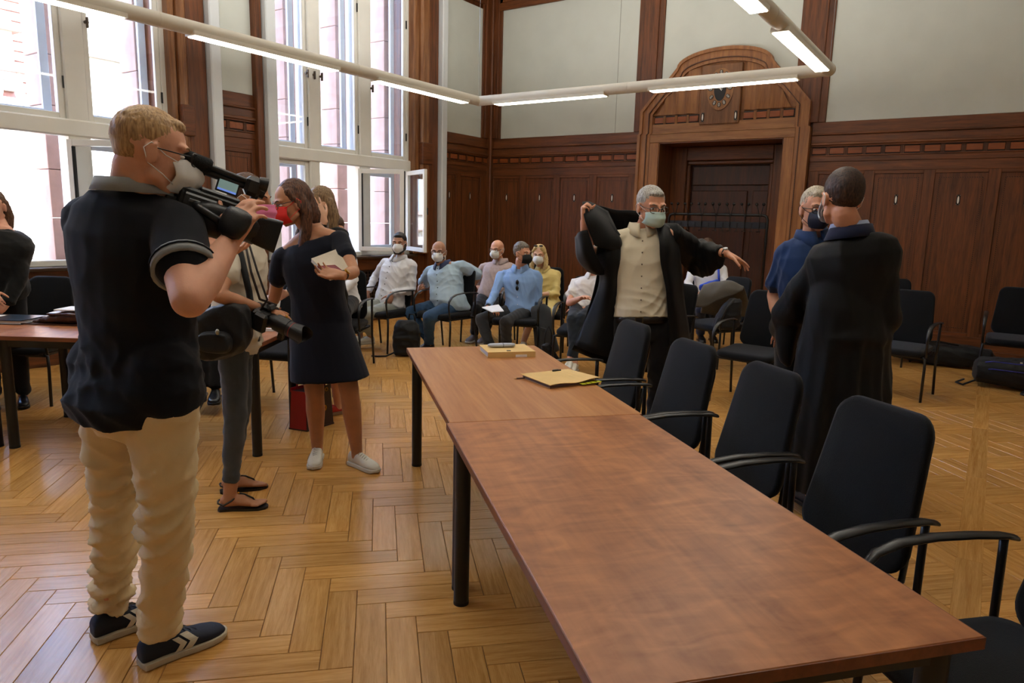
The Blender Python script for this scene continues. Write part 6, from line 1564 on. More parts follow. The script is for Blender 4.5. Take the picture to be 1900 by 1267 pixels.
# ---------------------------------------------------------------- 5 dark figure at the left edge
def left_dark():
    b0 = GZ(18, 752); hp = Vector((b0.x, b0.y, .88)); f = D(.55, 0, .8); lat = f.cross(Zv); neck = P(4, 425, hd(b0))
    def q(p, r, u, t): return p+lat*r+Zv*u+f*t
    J = Jn(P(-14, 385, hd(b0)), D(.3, -.3, .9), k=.97, neck=neck, shR=q(neck, .17, -.05, 0), shL=P(28, 450, hd(b0)), hipR=q(hp, .09, 0, 0), hipL=q(hp, -.09, 0, 0), elR=q(neck, .22, -.32, .06), wrR=q(neck, .1, -.42, .25), elL=P(36, 515, hd(b0)-.02), wrL=P(14, 562, hd(b0)-.12),
           knR=q(hp, .09, -.42, .03), knL=q(hp, -.09, -.42, .02), anR=q(hp, .09, -.79, 0), anL=q(hp, -.09, -.79, 0), toeR=q(hp, .10, -.88, .17), toeL=q(hp, -.10, -.88, .17))
    pp = new_person('dark-coated figure with brown hair standing at the left edge behind the table', J)
    mb = MB(); body_prims(mb, J, .95, 1); head_prims(mb, J['H']); hand_prims(mb, J['wrL'], lat*.6-Zv*.5+f*.2, -f, 'L', .5, .9); hand_prims(mb, J['wrR'], f*.4-Zv*.6-lat*.3, -f, 'R', .5, .9); finish_body(pp, mb, J, SK['rosy'], .006)
    hair_long(pp, J['H'], hairm('hair_brown_left', '3a261a', '70503a'), [[(.05, -.05, .02, .042), (.065, -.05, -.08, .045), (.07, -.02, -.18, .03)], [(-.055, -.05, .02, .042), (-.07, -.05, -.08, .045), (-.075, -.02, -.16, .03)], [(0, -.08, 0, .05), (0, -.08, -.1, .05)]])
    cloth_top(pp, J, cloth('coat_black', '0d0e0f', .85), 1.0, .03, ('wr', 'wr'), t0=-.2, r=(.07, .062, .05), name='coat'); trousers(pp, J, DARKT, .95, vox=.012, fold=.004)
    for a in ('anL', 'anR'): h_ = Vector((J[a].x, J[a].y, 0))-f*.05; shoe(pp, h_, h_+f*.25, BSHOE, BSHOE, None, hi=-.03, sideW=.040)
left_dark()

# ---------------------------------------------------------------- 6 man putting on his robe
def robing_man():
    h0 = 4.62; shR, shL = P(1146, 444, h0+.03), P(1243, 436, h0-.02); neck = P(1192, 425, h0+.04)
    elR = P(1092, 480, h0+.06); wrR = P(1084, 411, h0-.08); elL = at(1294, 458, shL, .29, 1); wrL = at(1347, 470, elL, .26, -1)
    hp = P(1192, 600, h0); f = D(.35, 0, .9); lat = f.cross(Zv)
    def q(p, r, u, t): return p+lat*r+Zv*u+f*t
    J = Jn(P(1208, 385, h0-.03), D(.32, -.20, .92), D(.02, 1, .1), 1.08, neck=neck, shL=shL, shR=shR, elL=elL, elR=elR, wrL=wrL, wrR=wrR, hipR=P(1160, 598, h0), hipL=P(1222, 598, h0-.05),
           knR=q(hp, .13, -.42, .06), knL=q(hp, -.12, -.42, .03), anR=q(hp, .15, -.80, .02), anL=q(hp, -.13, -.80, 0), toeR=q(hp, .18, -.88, .2), toeL=q(hp, -.15, -.88, .2))
    for k_ in ('anR', 'anL'): J[k_].z = .10
    for k_ in ('toeR', 'toeL'): J[k_].z = 0
    for s_ in 'LR': J['kn'+s_] = (J['hip'+s_]+J['an'+s_])/2+f*.03
    chk('robing', J); pp = new_person('grey-haired man in cream shirt and mint mask swinging on a black robe', J)
    mb = MB(); body_prims(mb, J, 1.0, .9); head_prims(mb, J['H'])
    hand_prims(mb, wrR, D(-.15, .95, .1), D(.75, .05, .1), 'R', 1.0, 1.0, curls=[1.0, 1.1, 1.1, 1.1], thumb=(.6, .3, .7), tcurl=.6)
    hand_prims(mb, wrL, D(.86, -.42, .28), D(-.30, -.85, .1), 'L', .28, 1.05, curls=[.15, .25, .32, .42], thumb=(.75, .55, .3), spread=.04)
    finish_body(pp, mb, J, SK['ruddy'], .0055); H = J['H']; eyes(pp, H, mat('brow_grey', '6f6359', .8))
    hair_short(pp, H, hairm('hair_grey_short', '77736c', 'b9b4aa'), top=.002, fluff=.0025, back=.0)
    mask_surg(pp, H, mat('mask_mint', 'b9d2c8', .7, .04)); glasses(pp, H, mat('frame_tortoise', '2c2320', .3), r=(.026, .017), )
    cs = cloth('cream_cotton', 'd8cdb4', .8, .04, .1, 300)
    o, ends = cloth_top(pp, J, cs, 1.0, .018, (None, 'short'), f=(.28, .5), t0=.055, fold=.012, freq=24, seed=22, vox=.008, belly=.02, rs=(.068, .064)); collar(pp, J, cs, .062, .044, o, spread=1.3)
    buttons(pp, J, mat('button_brown', '6a5b4c', .5), .12, .86, 7, 1.0, .018, .02, o, .005)
    c, lt, fw = spine(J, .03); mb = MB(); mb.loft([ringp(c+Zv*z, lt, fw, .178+e, .137+e, 26, 2.2) for z, e in ((-.022, 0), (-.018, .004), (.018, .004), (.022, 0))]); bt = pobj(pp, 'belt', mb, mat('belt_dark_brown', '1a1210', .45))
    bc = c+fw*.140+lt*.01; mb = MB()
    for a, b_, e0, e1 in ((-.026, -.020, -.02, .02), (.020, .026, -.02, .02), (-.026, .026, .016, .021), (-.026, .026, -.021, -.016)):
        vs = [bc+lt*x+Zv*z+fw*y for z in (e0, e1) for y in (0, .006) for x in (a, b_)]; mb.add(vs, [(0, 2, 3, 1), (4, 5, 7, 6), (0, 1, 5, 4), (2, 6, 7, 3), (0, 4, 6, 2), (1, 3, 7, 5)])
    pobj(pp, 'belt_buckle', mb, mat('buckle_bronze', '6d5a3c', .35, metal=.8), bt, smooth=False)
    trousers(pp, J, cloth('black_denim', '0b0c12', .85), 1.0, (.092, .070, .060, .058), .010, .005, 26, 1.0, 9, .05)
    for s_ in 'LR': h_ = Vector((J['an'+s_].x, J['an'+s_].y, 0))-f*.06; shoe(pp, h_, h_+f*.28, BSHOE, BSHOE, None)
    watch(pp, wrL+(wrL-elL).normalized()*.012, elL, mat('watch_strap_black', '141318', .5), mat('watch_face_silver', 'cfd2cf', .25, metal=.5), .030, D(.1, .7, .7))
    # robe in pieces of cloth: back with hanging skirt, raised flap, empty sleeve, sleeved arm, left front
    rt, bs = pp['root'], pp['base']; hb = h0+.12
    X = lambda x, y, h: P(x, y, h)
    sheet([[X(1080, 376, h0-.02), X(1115, 382, hb+.02), X(1150, 390, hb+.04), X(1188, 392, hb+.02), X(1222, 405, hb), X(1250, 430, hb+.02)],
           [X(1088, 415, h0+.10), X(1120, 425, hb+.10), X(1150, 440, hb+.10), X(1190, 450, hb+.10), X(1235, 450, hb+.06), X(1262, 465, hb+.02)],
           [X(1112, 480, h0+.08), X(1130, 490, hb+.10), X(1155, 500, hb+.12), X(1195, 510, hb+.10), X(1240, 510, hb+.06), X(1265, 520, hb)],
           [X(1098, 550, h0+.04), X(1125, 560, hb+.08), X(1155, 575, hb+.12), X(1195, 580, hb+.12), X(1245, 575, hb+.06), X(1270, 590, hb)],
           [X(1074, 615, h0+.02), X(1105, 630, hb+.06), X(1150, 650, hb+.12), X(1195, 660, hb+.12), X(1245, 650, hb+.06), X(1280, 650, hb)],
           [X(1060, 648, h0+.0), X(1092, 662, hb+.02), X(1140, 680, hb+.10), X(1195, 690, hb+.12), X(1245, 690, hb+.06), X(1272, 700, hb)]], ROBE, .006, fold=.012, freq=16, seed=2, name='robe_back', root=rt, base=bs, d=(.8, .5, .1))
    sheet([[X(1081, 374, h0-.06), X(1096, 376, h0-.0), X(1128, 392, h0+.04)], [X(1084, 402, h0-.13), X(1108, 402, h0-.09), X(1142, 422, h0-.0)], [X(1094, 432, h0-.13), X(1122, 436, h0-.12), X(1154, 450, h0-.05)], [X(1104, 456, h0-.12), X(1126, 462, h0-.12), X(1146, 466, h0-.06)]], ROBE, .006, fold=.006, freq=22, seed=3, name='robe_flap', root=rt, base=bs)
    # right front hanging from the shoulder over the raised arm
    sheet([[X(1120, 400, h0-.02), X(1138, 420, h0-.02), X(1150, 436, h0-.02)], [X(1108, 470, h0-.02), X(1128, 470, h0-.10), X(1150, 480, h0-.06)], [X(1112, 520, h0+.0), X(1130, 525, h0-.08), X(1148, 525, h0-.02)], [X(1095, 575, h0+.02), X(1122, 580, h0-.06), X(1145, 580, h0-.02)], [X(1066, 640, h0-.04), X(1100, 655, h0-.10), X(1140, 665, h0-.04)]], ROBE, .006, fold=.010, freq=18, seed=6, name='robe_front', root=rt, base=bs, d=(.8, .5, .1))
    # empty sleeve drooping under the right elbow
    sl_ = []
    for (x, y, rx, ry, h_) in ((1128, 440, 30, 24, h0-.02), (1108, 452, 34, 34, h0+.02), (1095, 465, 28, 40, h0+.04), (1086, 470, 20, 40, h0+.05)):
        c = X(x, y, h_); s1 = (X(x+rx, y, h_)-c).length; s2 = (X(x, y+ry, h_)-c).length; sl_.append([c+IR*s1*math.cos(a)*.9+Zv*s2*math.sin(a)-FH*(.05*math.cos(a)) for a in [2*PI*k/14 for k in range(14)]])
    sheet([[X(1090, 426, h0-.12), X(1076, 430, h0-.10), X(1067, 440, h0+.04)], [X(1104, 468, h0-.12), X(1084, 470, h0-.12), X(1070, 475, h0+.0)], [X(1118, 495, h0-.08), X(1098, 498, h0-.10), X(1080, 492, h0-.02)], [X(1132, 508, h0-.04), X(1112, 510, h0-.06), X(1092, 504, h0+.0)]], ROBE, .008, fold=.005, freq=22, seed=7, name='robe_sleeve', root=rt, base=bs)
    # left arm in its wide sleeve
    dA = (elL-shL).normalized(); dB = (wrL-elL).normalized(); rings = []
    spec = [(neck+(shL-neck)*.40-Zv*.005, .062, .070, .075), (shL+Zv*.008, .078, .090, .088), (shL+dA*.12, .064, .12, .075), (shL+dA*.22, .062, .165, .078), (elL, .060, .20, .078), (elL+dB*.09, .055, .20, .075), (elL+dB*.17, .050, .165, .068), (elL+dB*.228, .042, .11, .055)]
    for i, (c, up_, dn, w_) in enumerate(spec):
        d = dA if i < 4 else dB; sd = d.cross(Zv).normalized(); uz = sd.cross(d); r_ = []
        for k in range(20):
            a = 2*PI*k/20; s1 = math.sin(a); r_.append(c+sd*w_*math.cos(a)*(1-.35*max(0, -s1))+uz*(up_*s1 if s1 > 0 else dn*s1))
        rings.append(r_)
    mb = MB(); mb.loft(rings); me = remesh(mb, .009, 3); folds(me, .010, 20, (.9, .3, .4), 31); link('robe_sleeve', me, ROBE, rt, bs)
    # left front of the robe
    sheet([[X(1208, 402, h0+.05), X(1228, 412, h0-.04), X(1250, 425, h0-.02)], [X(1222, 440, h0-.14), X(1240, 450, h0-.16), X(1262, 462, h0-.04)], [X(1226, 490, h0-.17), X(1243, 500, h0-.18), X(1266, 505, h0-.02)], [X(1236, 540, h0-.17), X(1250, 550, h0-.16), X(1270, 555, h0-.0)], [X(1240, 600, h0-.16), X(1258, 610, h0-.14), X(1278, 610, h0+.0)], [X(1246, 665, h0-.14), X(1262, 670, h0-.12), X(1284, 660, h0+.02)]], ROBE, .008, fold=.008, freq=18, seed=8, name='robe_front', root=rt, base=bs, d=(.8, .5, .1))
robing_man()

# ---------------------------------------------------------------- 7 man in the dark blue shirt
def blue_man():
    h0 = 4.12; f = D(.05, 0, 1); lat = f.cross(Zv); hp0 = P(1497, 640, h0); hp = Vector((hp0.x, hp0.y, .90)); neck = P(1507, 440, h0+.03)
    def q(p, r, u, t): return p+lat*r+Zv*u+f*t
    shR = P(1460, 468, h0+.03); elR = at(1436, 548, shR, .29, 1); wrR = at(1450, 612, elR, .24, -1); shL = q(neck, -.19, -.05, 0)
    sR, sT = GZ(1482, 880), GZ(1440, 893)
    J = Jn(P(1514, 390, h0), D(-.02, -.06, .95), k=1.02, neck=neck, shR=shR, shL=shL, elR=elR, wrR=wrR, elL=q(shL, -.05, -.28, 0), wrL=q(shL, .05, -.42, .18), hipR=q(hp, .10, 0, 0), hipL=q(hp, -.10, 0, 0),
           knR=q(hp, .13, -.42, .05), knL=q(hp, -.11, -.42, .03), anR=Vector((sR.x, sR.y, .10)), anL=q(hp, -.12, -.80, .0), toeR=sT, toeL=q(hp, -.14, -.9, .19))
    J['toeR'] = Vector((sR.x, sR.y, 0))+(sT-sR).normalized()*.2; chk('blue', J)
    pp = new_person('man in dark blue short-sleeved shirt and navy mask, facing the tall robed man', J)
    mb = MB(); body_prims(mb, J, 1.05, .9); head_prims(mb, J['H'], .002); hand_prims(mb, wrR, D(.5, -.75, -.3), D(.6, .1, -.7), 'R', .4, 1.0); hand_prims(mb, J['wrL'], f, -lat, 'L', .4, 1.0)
    finish_body(pp, mb, J, SK['ruddy'], .006); H = J['H']; eyes(pp, H, MATS['brow_grey'])
    hair_short(pp, H, hairm('hair_grey_blond', '8b8070', 'c9bda4'), top=.010, fluff=.004)
    mask_ffp(pp, H, mat('mask_navy', '10162c', .8, .04), 1.03); glasses(pp, H, MATS['frame_black'], dark=False)
    bl = cloth('dark_blue_cotton', '1b3560', .8, .06, .12); o, ends = cloth_top(pp, J, bl, 1.06, .018, ('short', 'short'), f=(.72, .72), t0=-.14, fold=.011, rs=(.070, .074), seed=14); collar(pp, J, bl, .066, .044, o)
    trousers(pp, J, DARKT, 1.0, vox=.011, fold=.005)
    shoe(pp, Vector((sR.x, sR.y, 0))-(sT-sR).normalized()*.06, Vector((sR.x, sR.y, 0))+(sT-sR).normalized()*.22, mat('sneaker_dark', '15171f', .7), SOLEW, LACE, stripes=(LEATHW, (-1, 1), [(.40, .46, .03, .07, .010), (.52, .58, .03, .06, .010)]))
    h_ = Vector((J['anL'].x, J['anL'].y, 0)); shoe(pp, h_-f*.06, h_+f*.22, MATS['sneaker_dark'], SOLEW, LACE)
    mb = MB(); c, lt, fw = spine(J, .55); mb.ell(c+lt*.10*1+fw*.14, (.012, .008, .022), 8, 8); pobj(pp, 'shirt_emblem', mb, mat('emblem_pale', 'c8b4a8', .6), o)
blue_man()

# ---------------------------------------------------------------- 8 robed man seen from behind
def robed_man():
    h0 = 3.62; f = D(-.15, 0, -1); lat = f.cross(Zv); hp0 = P(1570, 650, h0); hp = Vector((hp0.x, hp0.y, .95)); neck = P(1586, 434, h0+.02)
    def q(p, r, u, t): return p+lat*r+Zv*u+f*t
    shL = P(1517, 492, h0+.07); shR = P(1637, 480, h0-.05); elL = at(1470, 575, shL, .31, 1); wrL = at(1452, 610, elL, .2, 1)
    J = Jn(P(1561, 370, h0), D(-.08, -.05, -1), k=1.13, neck=neck, shL=shL, shR=shR, elL=elL, wrL=wrL, elR=q(shR, .05, -.30, .02), wrR=q(shR, -.02, -.40, .24), hipR=q(hp, .10, 0, 0), hipL=q(hp, -.10, 0, 0),
           knR=q(hp, .11, -.43, .03), knL=q(hp, -.11, -.43, .02), anR=q(hp, .11, -.85, 0), anL=q(hp, -.11, -.85, 0), toeR=q(hp, .12, -.95, .2), toeL=q(hp, -.12, -.95, .2))
    chk('robed', J); pp = new_person('tall brown-haired man in a long black robe seen from behind, leaning in to talk', J)
    mb = MB(); body_prims(mb, J, 1.05, .9); head_prims(mb, J['H'], .002); capsule(mb, neck-Zv*.02, J['H'].p(0, -.03, -.06), .066, .060, 16); hand_prims(mb, wrL, (wrL-elL).normalized(), Zv*-1, 'L', .3, 1); hand_prims(mb, J['wrR'], f, -lat*-1, 'R', .4, 1)
    finish_body(pp, mb, J, SK['ruddy'], .006); H = J['H']; hair_short(pp, H, hairm('hair_dark_brown_short', '1e1410', '4a3226'), top=.014, fluff=.002, back=.004)
    mask_surg(pp, H, mat('mask_pale_blue', 'b8c4cc', .7))
    sh = cloth('pale_blue_shirt', 'a9b9d6', .8); collar(pp, J, sh, .066, .050, None, drop=.0, shift=IR*-.032-FH*.01)
    o = stand_gown(pp, J, ROBE, .14, ((.0, .17, .10), (.22, .225, .16), (.5, .255, .19), (1, .30, .25)), vox=.010, g=1.14, wide=(.070, .10, .11), fold=.010, freq=12, seed=5)
    # suit collar: navy band standing at the back of the neck
    H_ = J['H']; n = 22; vs = []; lt = spinelat(J, 1); fw = fwd(J, 1)
    for i in range(n):
        a = -PI/2-1.75+3.5*i/(n-1); b = neck-IR*.030-FH*.01+lt*math.cos(a)*.094+fw*math.sin(a)*.090
        vs += [b+Zv*.010, b*1+Zv*.042-(lt*math.cos(a)+fw*math.sin(a))*.004, b+Zv*.040+(lt*math.cos(a)+fw*math.sin(a))*.006, b-Zv*.02+(lt*math.cos(a)+fw*math.sin(a))*.028]
    fs = [(4*i+k, 4*i+k+1, 4*i+k+5, 4*i+k+4) for i in range(n-1) for k in range(3)]; o2 = pobj(pp, 'suit_collar', MB().add(vs, fs), cloth('suit_navy', '18203c', .8)); md = o2.modifiers.new('s', 'SOLIDIFY'); md.thickness = .004
    trousers(pp, J, DARKT, 1.0, vox=.012, fold=.004)
    for s_ in 'LR': h_ = Vector((J['an'+s_].x, J['an'+s_].y, 0))-f*.06; shoe(pp, h_, h_+f*.29, BSHOE, BSHOE, None)
robed_man()

# ---------------------------------------------------------------- seated people
def seated(label, hip, hh, face, head, look, neck, shR, shL, elR, wrR, elL, wrL, knR, knL, anR, anL, fdir=None, k=1.0, skn='ruddy', g=1.0, fem=False, top=None, bot=None, shoes=None, vox=.0075, hair=None, hands=None, group=None, up=Zv, ss=(1, 1, 1, 1), footd=None, tv=.010, short='seated person', arm=1.0, chf=None, chx=0.0):
    """pixels; hh = dict of horizontal depths for hip, shoulders, head. ss = signs of elbows / wrists"""
    f = Vector(face).normalized(); lat = f.cross(Zv); hp = P(*hip, hh[0])
    hR_, hL_ = hp+lat*.09, hp-lat*.09
    nb = P(*neck, hh[1]); sR = P(*shR, hh[1]-lat.dot(FH)*-.17); sL = P(*shL, hh[1]-lat.dot(FH)*.17)
    sR = P(*shR, hh[1]+lat.dot(FH)*.17); sL = P(*shL, hh[1]-lat.dot(FH)*.17)
    eR = at(*elR, sR, .28, ss[0]); wR = at(*wrR, eR, .25, ss[1]); eL = at(*elL, sL, .28, ss[2]); wL = at(*wrL, eL, .25, ss[3])
    kR = at(*knR, hR_, .42, -1); kL = at(*knL, hL_, .42, -1); aR = at(*anR, kR, .41, 1); aL = at(*anL, kL, .41, 1)
    for a_ in (aR, aL):
        a_.z = max(a_.z, .10)
    fd = Vector(footd).normalized() if footd is not None else f
    J = Jn(P(*head, hh[2]), look, up, k, neck=nb, shR=sR, shL=sL, elR=eR, wrR=wR, elL=eL, wrL=wL, hipR=hR_, hipL=hL_, knR=kR, knL=kL, anR=aR, anL=aL, toeR=Vector((aR.x, aR.y, aR.z-.10))+fd*.18, toeL=Vector((aL.x, aL.y, aL.z-.10))+fd*.18)
    cf = Vector(chf).normalized() if chf else f
    cc_ = Vector((hp.x, hp.y, 0))+cf*.10+lat*chx; place_chair(cc_.x, cc_.y, cf, 'chair under the '+short, 'occupied chairs')
    chk(label[:24], J); pp = new_person(label, J, group)
    mb = MB(); body_prims(mb, J, g, .85 if bot else 1, fem=fem, bare_arm=arm); head_prims(mb, J['H'])
    hands = hands or {}
    for s_ in 'RL':
        w_, e_ = J['wr'+s_], J['el'+s_]; d = (w_-e_).normalized(); hs = hands.get(s_, (None, None, .35)); d = Vector(hs[0]) if hs[0] else d; n = Vector(hs[1]) if hs[1] else -Zv
        hand_prims(mb, w_, d, n, s_, hs[2], .95 if fem else 1.0)
    finish_body(pp, mb, J, SK[skn], vox); eyes(pp, J['H'], MATS.get('brow_grey') if skn == 'ruddy' else MATS['brow_dark'])
    if hair: hair(pp, J['H'])
    o = top(pp, J) if top else None
    if bot: bot(pp, J)
    if shoes:
        for s_ in 'RL':
            a_ = J['an'+s_]; h_ = Vector((a_.x, a_.y, a_.z-.10))-fd*.055; shoe(pp, h_, h_+fd*.27, *shoes)
    return pp, J
WSHOE = (LEATHW, SOLEW, LACE); BLSH = (BSHOE, BSHOE, None)
# --- white shirt, grey trousers, by the window
def top1(pp, J):
    m = cloth('white_shirt', 'd9dade', .8, .03, .1); o, e = cloth_top(pp, J, m, 1.0, .020, ('wr', 'wr'), f=(.97, .97), t0=-.08, fold=.011, seed=41, belly=.02, vox=.009); collar(pp, J, m, .064, .044, o, spread=1.2); buttons(pp, J, mat('button_dark', '1a1d26', .4), .15, .9, 7, 1.0, .02, .02, o, .006)
def hair1(pp, H):
    hm = hairm('hair_black_short', '120d0b', '2c211c'); hair_short(pp, H, hm, top=.004, fluff=.002, vox=.007)
    mb = MB(); H.cap(mb, (-.066, .02, -.055), (-.03, .068, -.098), .018, .018); H.cap(mb, (.066, .02, -.055), (.03, .068, -.098), .018, .018); H.cap(mb, (-.03, .07, -.098), (.03, .07, -.098), .020, .020)
    for s_ in (-1, 1): H.cap(mb, (s_*.072, .008, .0), (s_*.068, .015, -.055), .010, .016)
    me = remesh(mb, .006, 2); link('beard', me, hm, pp['root'], pp['base']); mask_ffp(pp, H, WHITEM)
seated('man in white shirt and pale grey trousers seated by the open window', short='man in the white shirt by the window', hip=(722, 566), hh=(8.05, 8.15, 8.08), face=D(-.55, 0, .83), head=(741, 452), look=D(-.12, -.05, 1), neck=(741, 480), shR=(716, 488), shL=(764, 492), elR=(697, 512), wrR=(683, 541), elL=(764, 538), wrL=(727, 545), knR=(664, 568), knL=(679, 584), anR=(668, 622), anL=(686, 622), skn='olive', arm=.80, top=top1, hair=hair1,
       bot=lambda pp, J: trousers(pp, J, cloth('pale_grey_cotton', '8f938c', .85), 1.0, (.090, .070, .060, .054), .010, .006, 28, .86, 21, .04), shoes=WSHOE, footd=D(-.8, 0, .6), hands=dict(R=(D(-.5, -.8, .3), D(0, -.5, -.8), .3), L=(D(-.30, -.9, .3), D(-.3, .2, -.9), .3)), ss=(1, -1, 1, -1))
# --- bald man in pale blue short sleeves
def top2(pp, J):
    m = cloth('pale_blue_stripe', 'a9c0cf', .8, .05, .1); o, e = cloth_top(pp, J, m, 1.14, .020, ('short', 'short'), f=(.85, .85), t0=-.10, fold=.011, seed=44, belly=.075, vox=.009, rs=(.068, .070)); collar(pp, J, cloth('collar_darkblue', '3a4668', .8), .070, .046, o, spread=1.5); buttons(pp, J, MATS['button_dark'], .12, .9, 6, 1.14, .02, .075, o, .006)
def hair2(pp, H):
    mb = MB(); H.ell(mb, (0, -.030, .004), (.0785, .082, .052)); me = remesh(mb, .006, 2); folds(me, .0015, 190, tuple(H.x), 2); link('hair', me, hairm('hair_stubble', '4a3a30', '7a6050'), pp['root'], pp['base'])
    mb = MB(); H.cap(mb, (-.062, .02, -.06), (0, .07, -.100), .016, .018); H.cap(mb, (.062, .02, -.06), (0, .07, -.100), .016, .018); me = remesh(mb, .006, 2); link('beard', me, MATS['hair_black_short'], pp['root'], pp['base'])
    mask_ffp(pp, H, WHITEM, 1.05); glasses(pp, H, MATS['frame_black'], r=(.026, .019))
seated('bald bearded man in pale blue short-sleeved shirt and jeans, arm on the next chair', short='bald bearded man in pale blue', hip=(838, 566), hh=(8.0, 8.12, 8.02), face=D(-.62, 0, .78), head=(814, 468), look=D(-.12, -.06, 1), neck=(822, 492), shR=(798, 504), shL=(858, 494), elR=(784, 530), wrR=(778, 541), elL=(889, 512), wrL=(862, 542), knR=(760, 580), knL=(796, 588), anR=(800, 640), anL=(796, 642), skn='olive', g=1.1, top=top2, hair=hair2,
       bot=lambda pp, J: trousers(pp, J, cloth('blue_denim', '34506f', .9, .25, .2, 380, 9), 1.1, (.094, .072, .064, .060), .010, .006, 26, 1.0, 23, .04), shoes=BLSH, footd=D(-.7, 0, .7), ss=(1, -1, 1, 1), hands=dict(L=(D(-.8, -.45, .3), D(0, -1, 0), .3), R=(D(.2, .4, .8), D(.6, .2, 0), .5)))
# --- man in pink-grey shirt behind
def top3(pp, J):
    m = cloth('pinkish_check', 'b3a09c', .85, .08, .1, 300, 40); o, e = cloth_top(pp, J, m, 1.0, .018, ('short', 'short'), f=(.85, .85), t0=-.06, fold=.010, seed=47, belly=.03, vox=.010, rs=(.068, .072)); collar(pp, J, m, .064, .042, o)
def hair3(pp, H):
    mb = MB(); H.ell(mb, (0, -.036, .008), (.0800, .080, .058)); me = remesh(mb, .007, 2); folds(me, .002, 190, tuple(H.x), 2); link('hair', me, hairm('hair_grey_ring', '5f564c', '948a7c'), pp['root'], pp['base']); mask_ffp(pp, H, WHITEM, 1.02); glasses(pp, H, MATS['frame_black'])
seated('balding man in pinkish shirt and glasses, seated behind the bald man in pale blue', short='man in the pinkish shirt', hip=(912, 552), hh=(8.75, 8.85, 8.8), face=D(-.35, 0, .93), head=(922, 464), look=D(-.45, -.05, .9), neck=(929, 486), shR=(897, 498), shL=(956, 500), elR=(888, 528), wrR=(898, 545), elL=(962, 535), wrL=(905, 549), knR=(884, 572), knL=(912, 575), anR=(880, 618), anL=(900, 622), skn='ruddy', top=top3, hair=hair3,
       bot=lambda pp, J: trousers(pp, J, DARKT, 1.0, vox=.012, fold=.004), shoes=(mat('shoe_grey', '6a5c56', .7), SOLEW, None), ss=(1, -1, 1, -1))
# --- blue shirt, black mask
def top4(pp, J):
    m = cloth('sky_blue_cotton', '86a8d8', .8, .04, .1); o, e = cloth_top(pp, J, m, 1.0, .018, ('wr', 'wr'), f=(.93, .93), t0=-.08, fold=.011, seed=51, vox=.008, belly=.01); collar(pp, J, m, .062, .044, o, spread=1.6); buttons(pp, J, mat('button_white', 'd6dce6', .4), .15, .5, 3, 1.0, .018, .01, o, .005)
def hair4(pp, H): hair_short(pp, H, hairm('hair_greying', '3a332d', '8a8176'), top=.010, fluff=.003, vox=.007); mask_ffp(pp, H, BLKM, 1.06)
p4, J4 = seated('man in sky blue shirt and black mask looking to the right, papers in his hands', short='man in the sky blue shirt, grey blazer hung over its arm', hip=(966, 578), hh=(7.72, 7.80, 7.72), face=D(-.25, 0, .97), head=(969, 471), look=D(.75, -.05, .65), neck=(965, 499), shR=(931, 512), shL=(996, 512), elR=(918, 545), wrR=(905, 570), elL=(1000, 560), wrL=(950, 573), knR=(893, 592), knL=(938, 598), anR=(912, 660), anL=(940, 655), skn='ruddy', arm=.80, top=top4, hair=hair4,
       bot=lambda pp, J: trousers(pp, J, cloth('charcoal_wool', '34363a', .85), 1.0, (.090, .070, .062, .060), .010, .005, 26, 1.0, 27, .04), shoes=BLSH, ss=(-1, -1, -1, -1), hands=dict(R=(D(.7, -.2, .5), D(.2, -.8, 0), .45), L=(D(-.85, -.15, .4), D(0, -.2, -.9), .5)))
watch(dict(root=p4['root'], base=p4['base']), J4['wrR'], J4['elR'], BLACKM, BLACKM, .032)
c0, c1, c2, c3 = P(894, 571, 7.3), P(925, 566, 7.42), P(935, 578, 7.25), P(913, 580, 7.18)
pc0 = (c0+c1+c2+c3)/4; t = thing('paper_sheets', 'folded white sheets held between the hands of the man in the sky blue shirt', 'papers', tuple(pc0))
for k, dz in ((0, 0), (1, .006)):
    mb = MB(); vs = [p+Zv*(dz+o_) for o_ in (0, .002) for p in (c0, c1, c2, c3)]; mb.add(vs, [(3, 2, 1, 0), (4, 5, 6, 7), (0, 1, 5, 4), (1, 2, 6, 5), (2, 3, 7, 6), (3, 0, 4, 7)]); obj('sheet', mb, PAPER, t, loc=tuple(pc0))
c, lt, fw = spine(J4, .62); sgp = c+fw*.155+lt*.0-Zv*.01; t = thing('sunglasses', 'folded dark sunglasses hanging from the opening of the sky blue shirt', 'sunglasses', tuple(sgp))
for dz in (.03, -.035):
    mb = MB(); mb.ell(sgp+Zv*dz, (.020, .010, .026), 12, 8); obj('lens', mb, mat('sunglass_lens', '0a0a0c', .15), t, loc=tuple(sgp), smooth='all')
obj('temple', MB().tube([sgp+Zv*.06, sgp-Zv*.06, sgp-Zv*.065-fw*.02], .003, 6), BLACKM, t, loc=tuple(sgp))
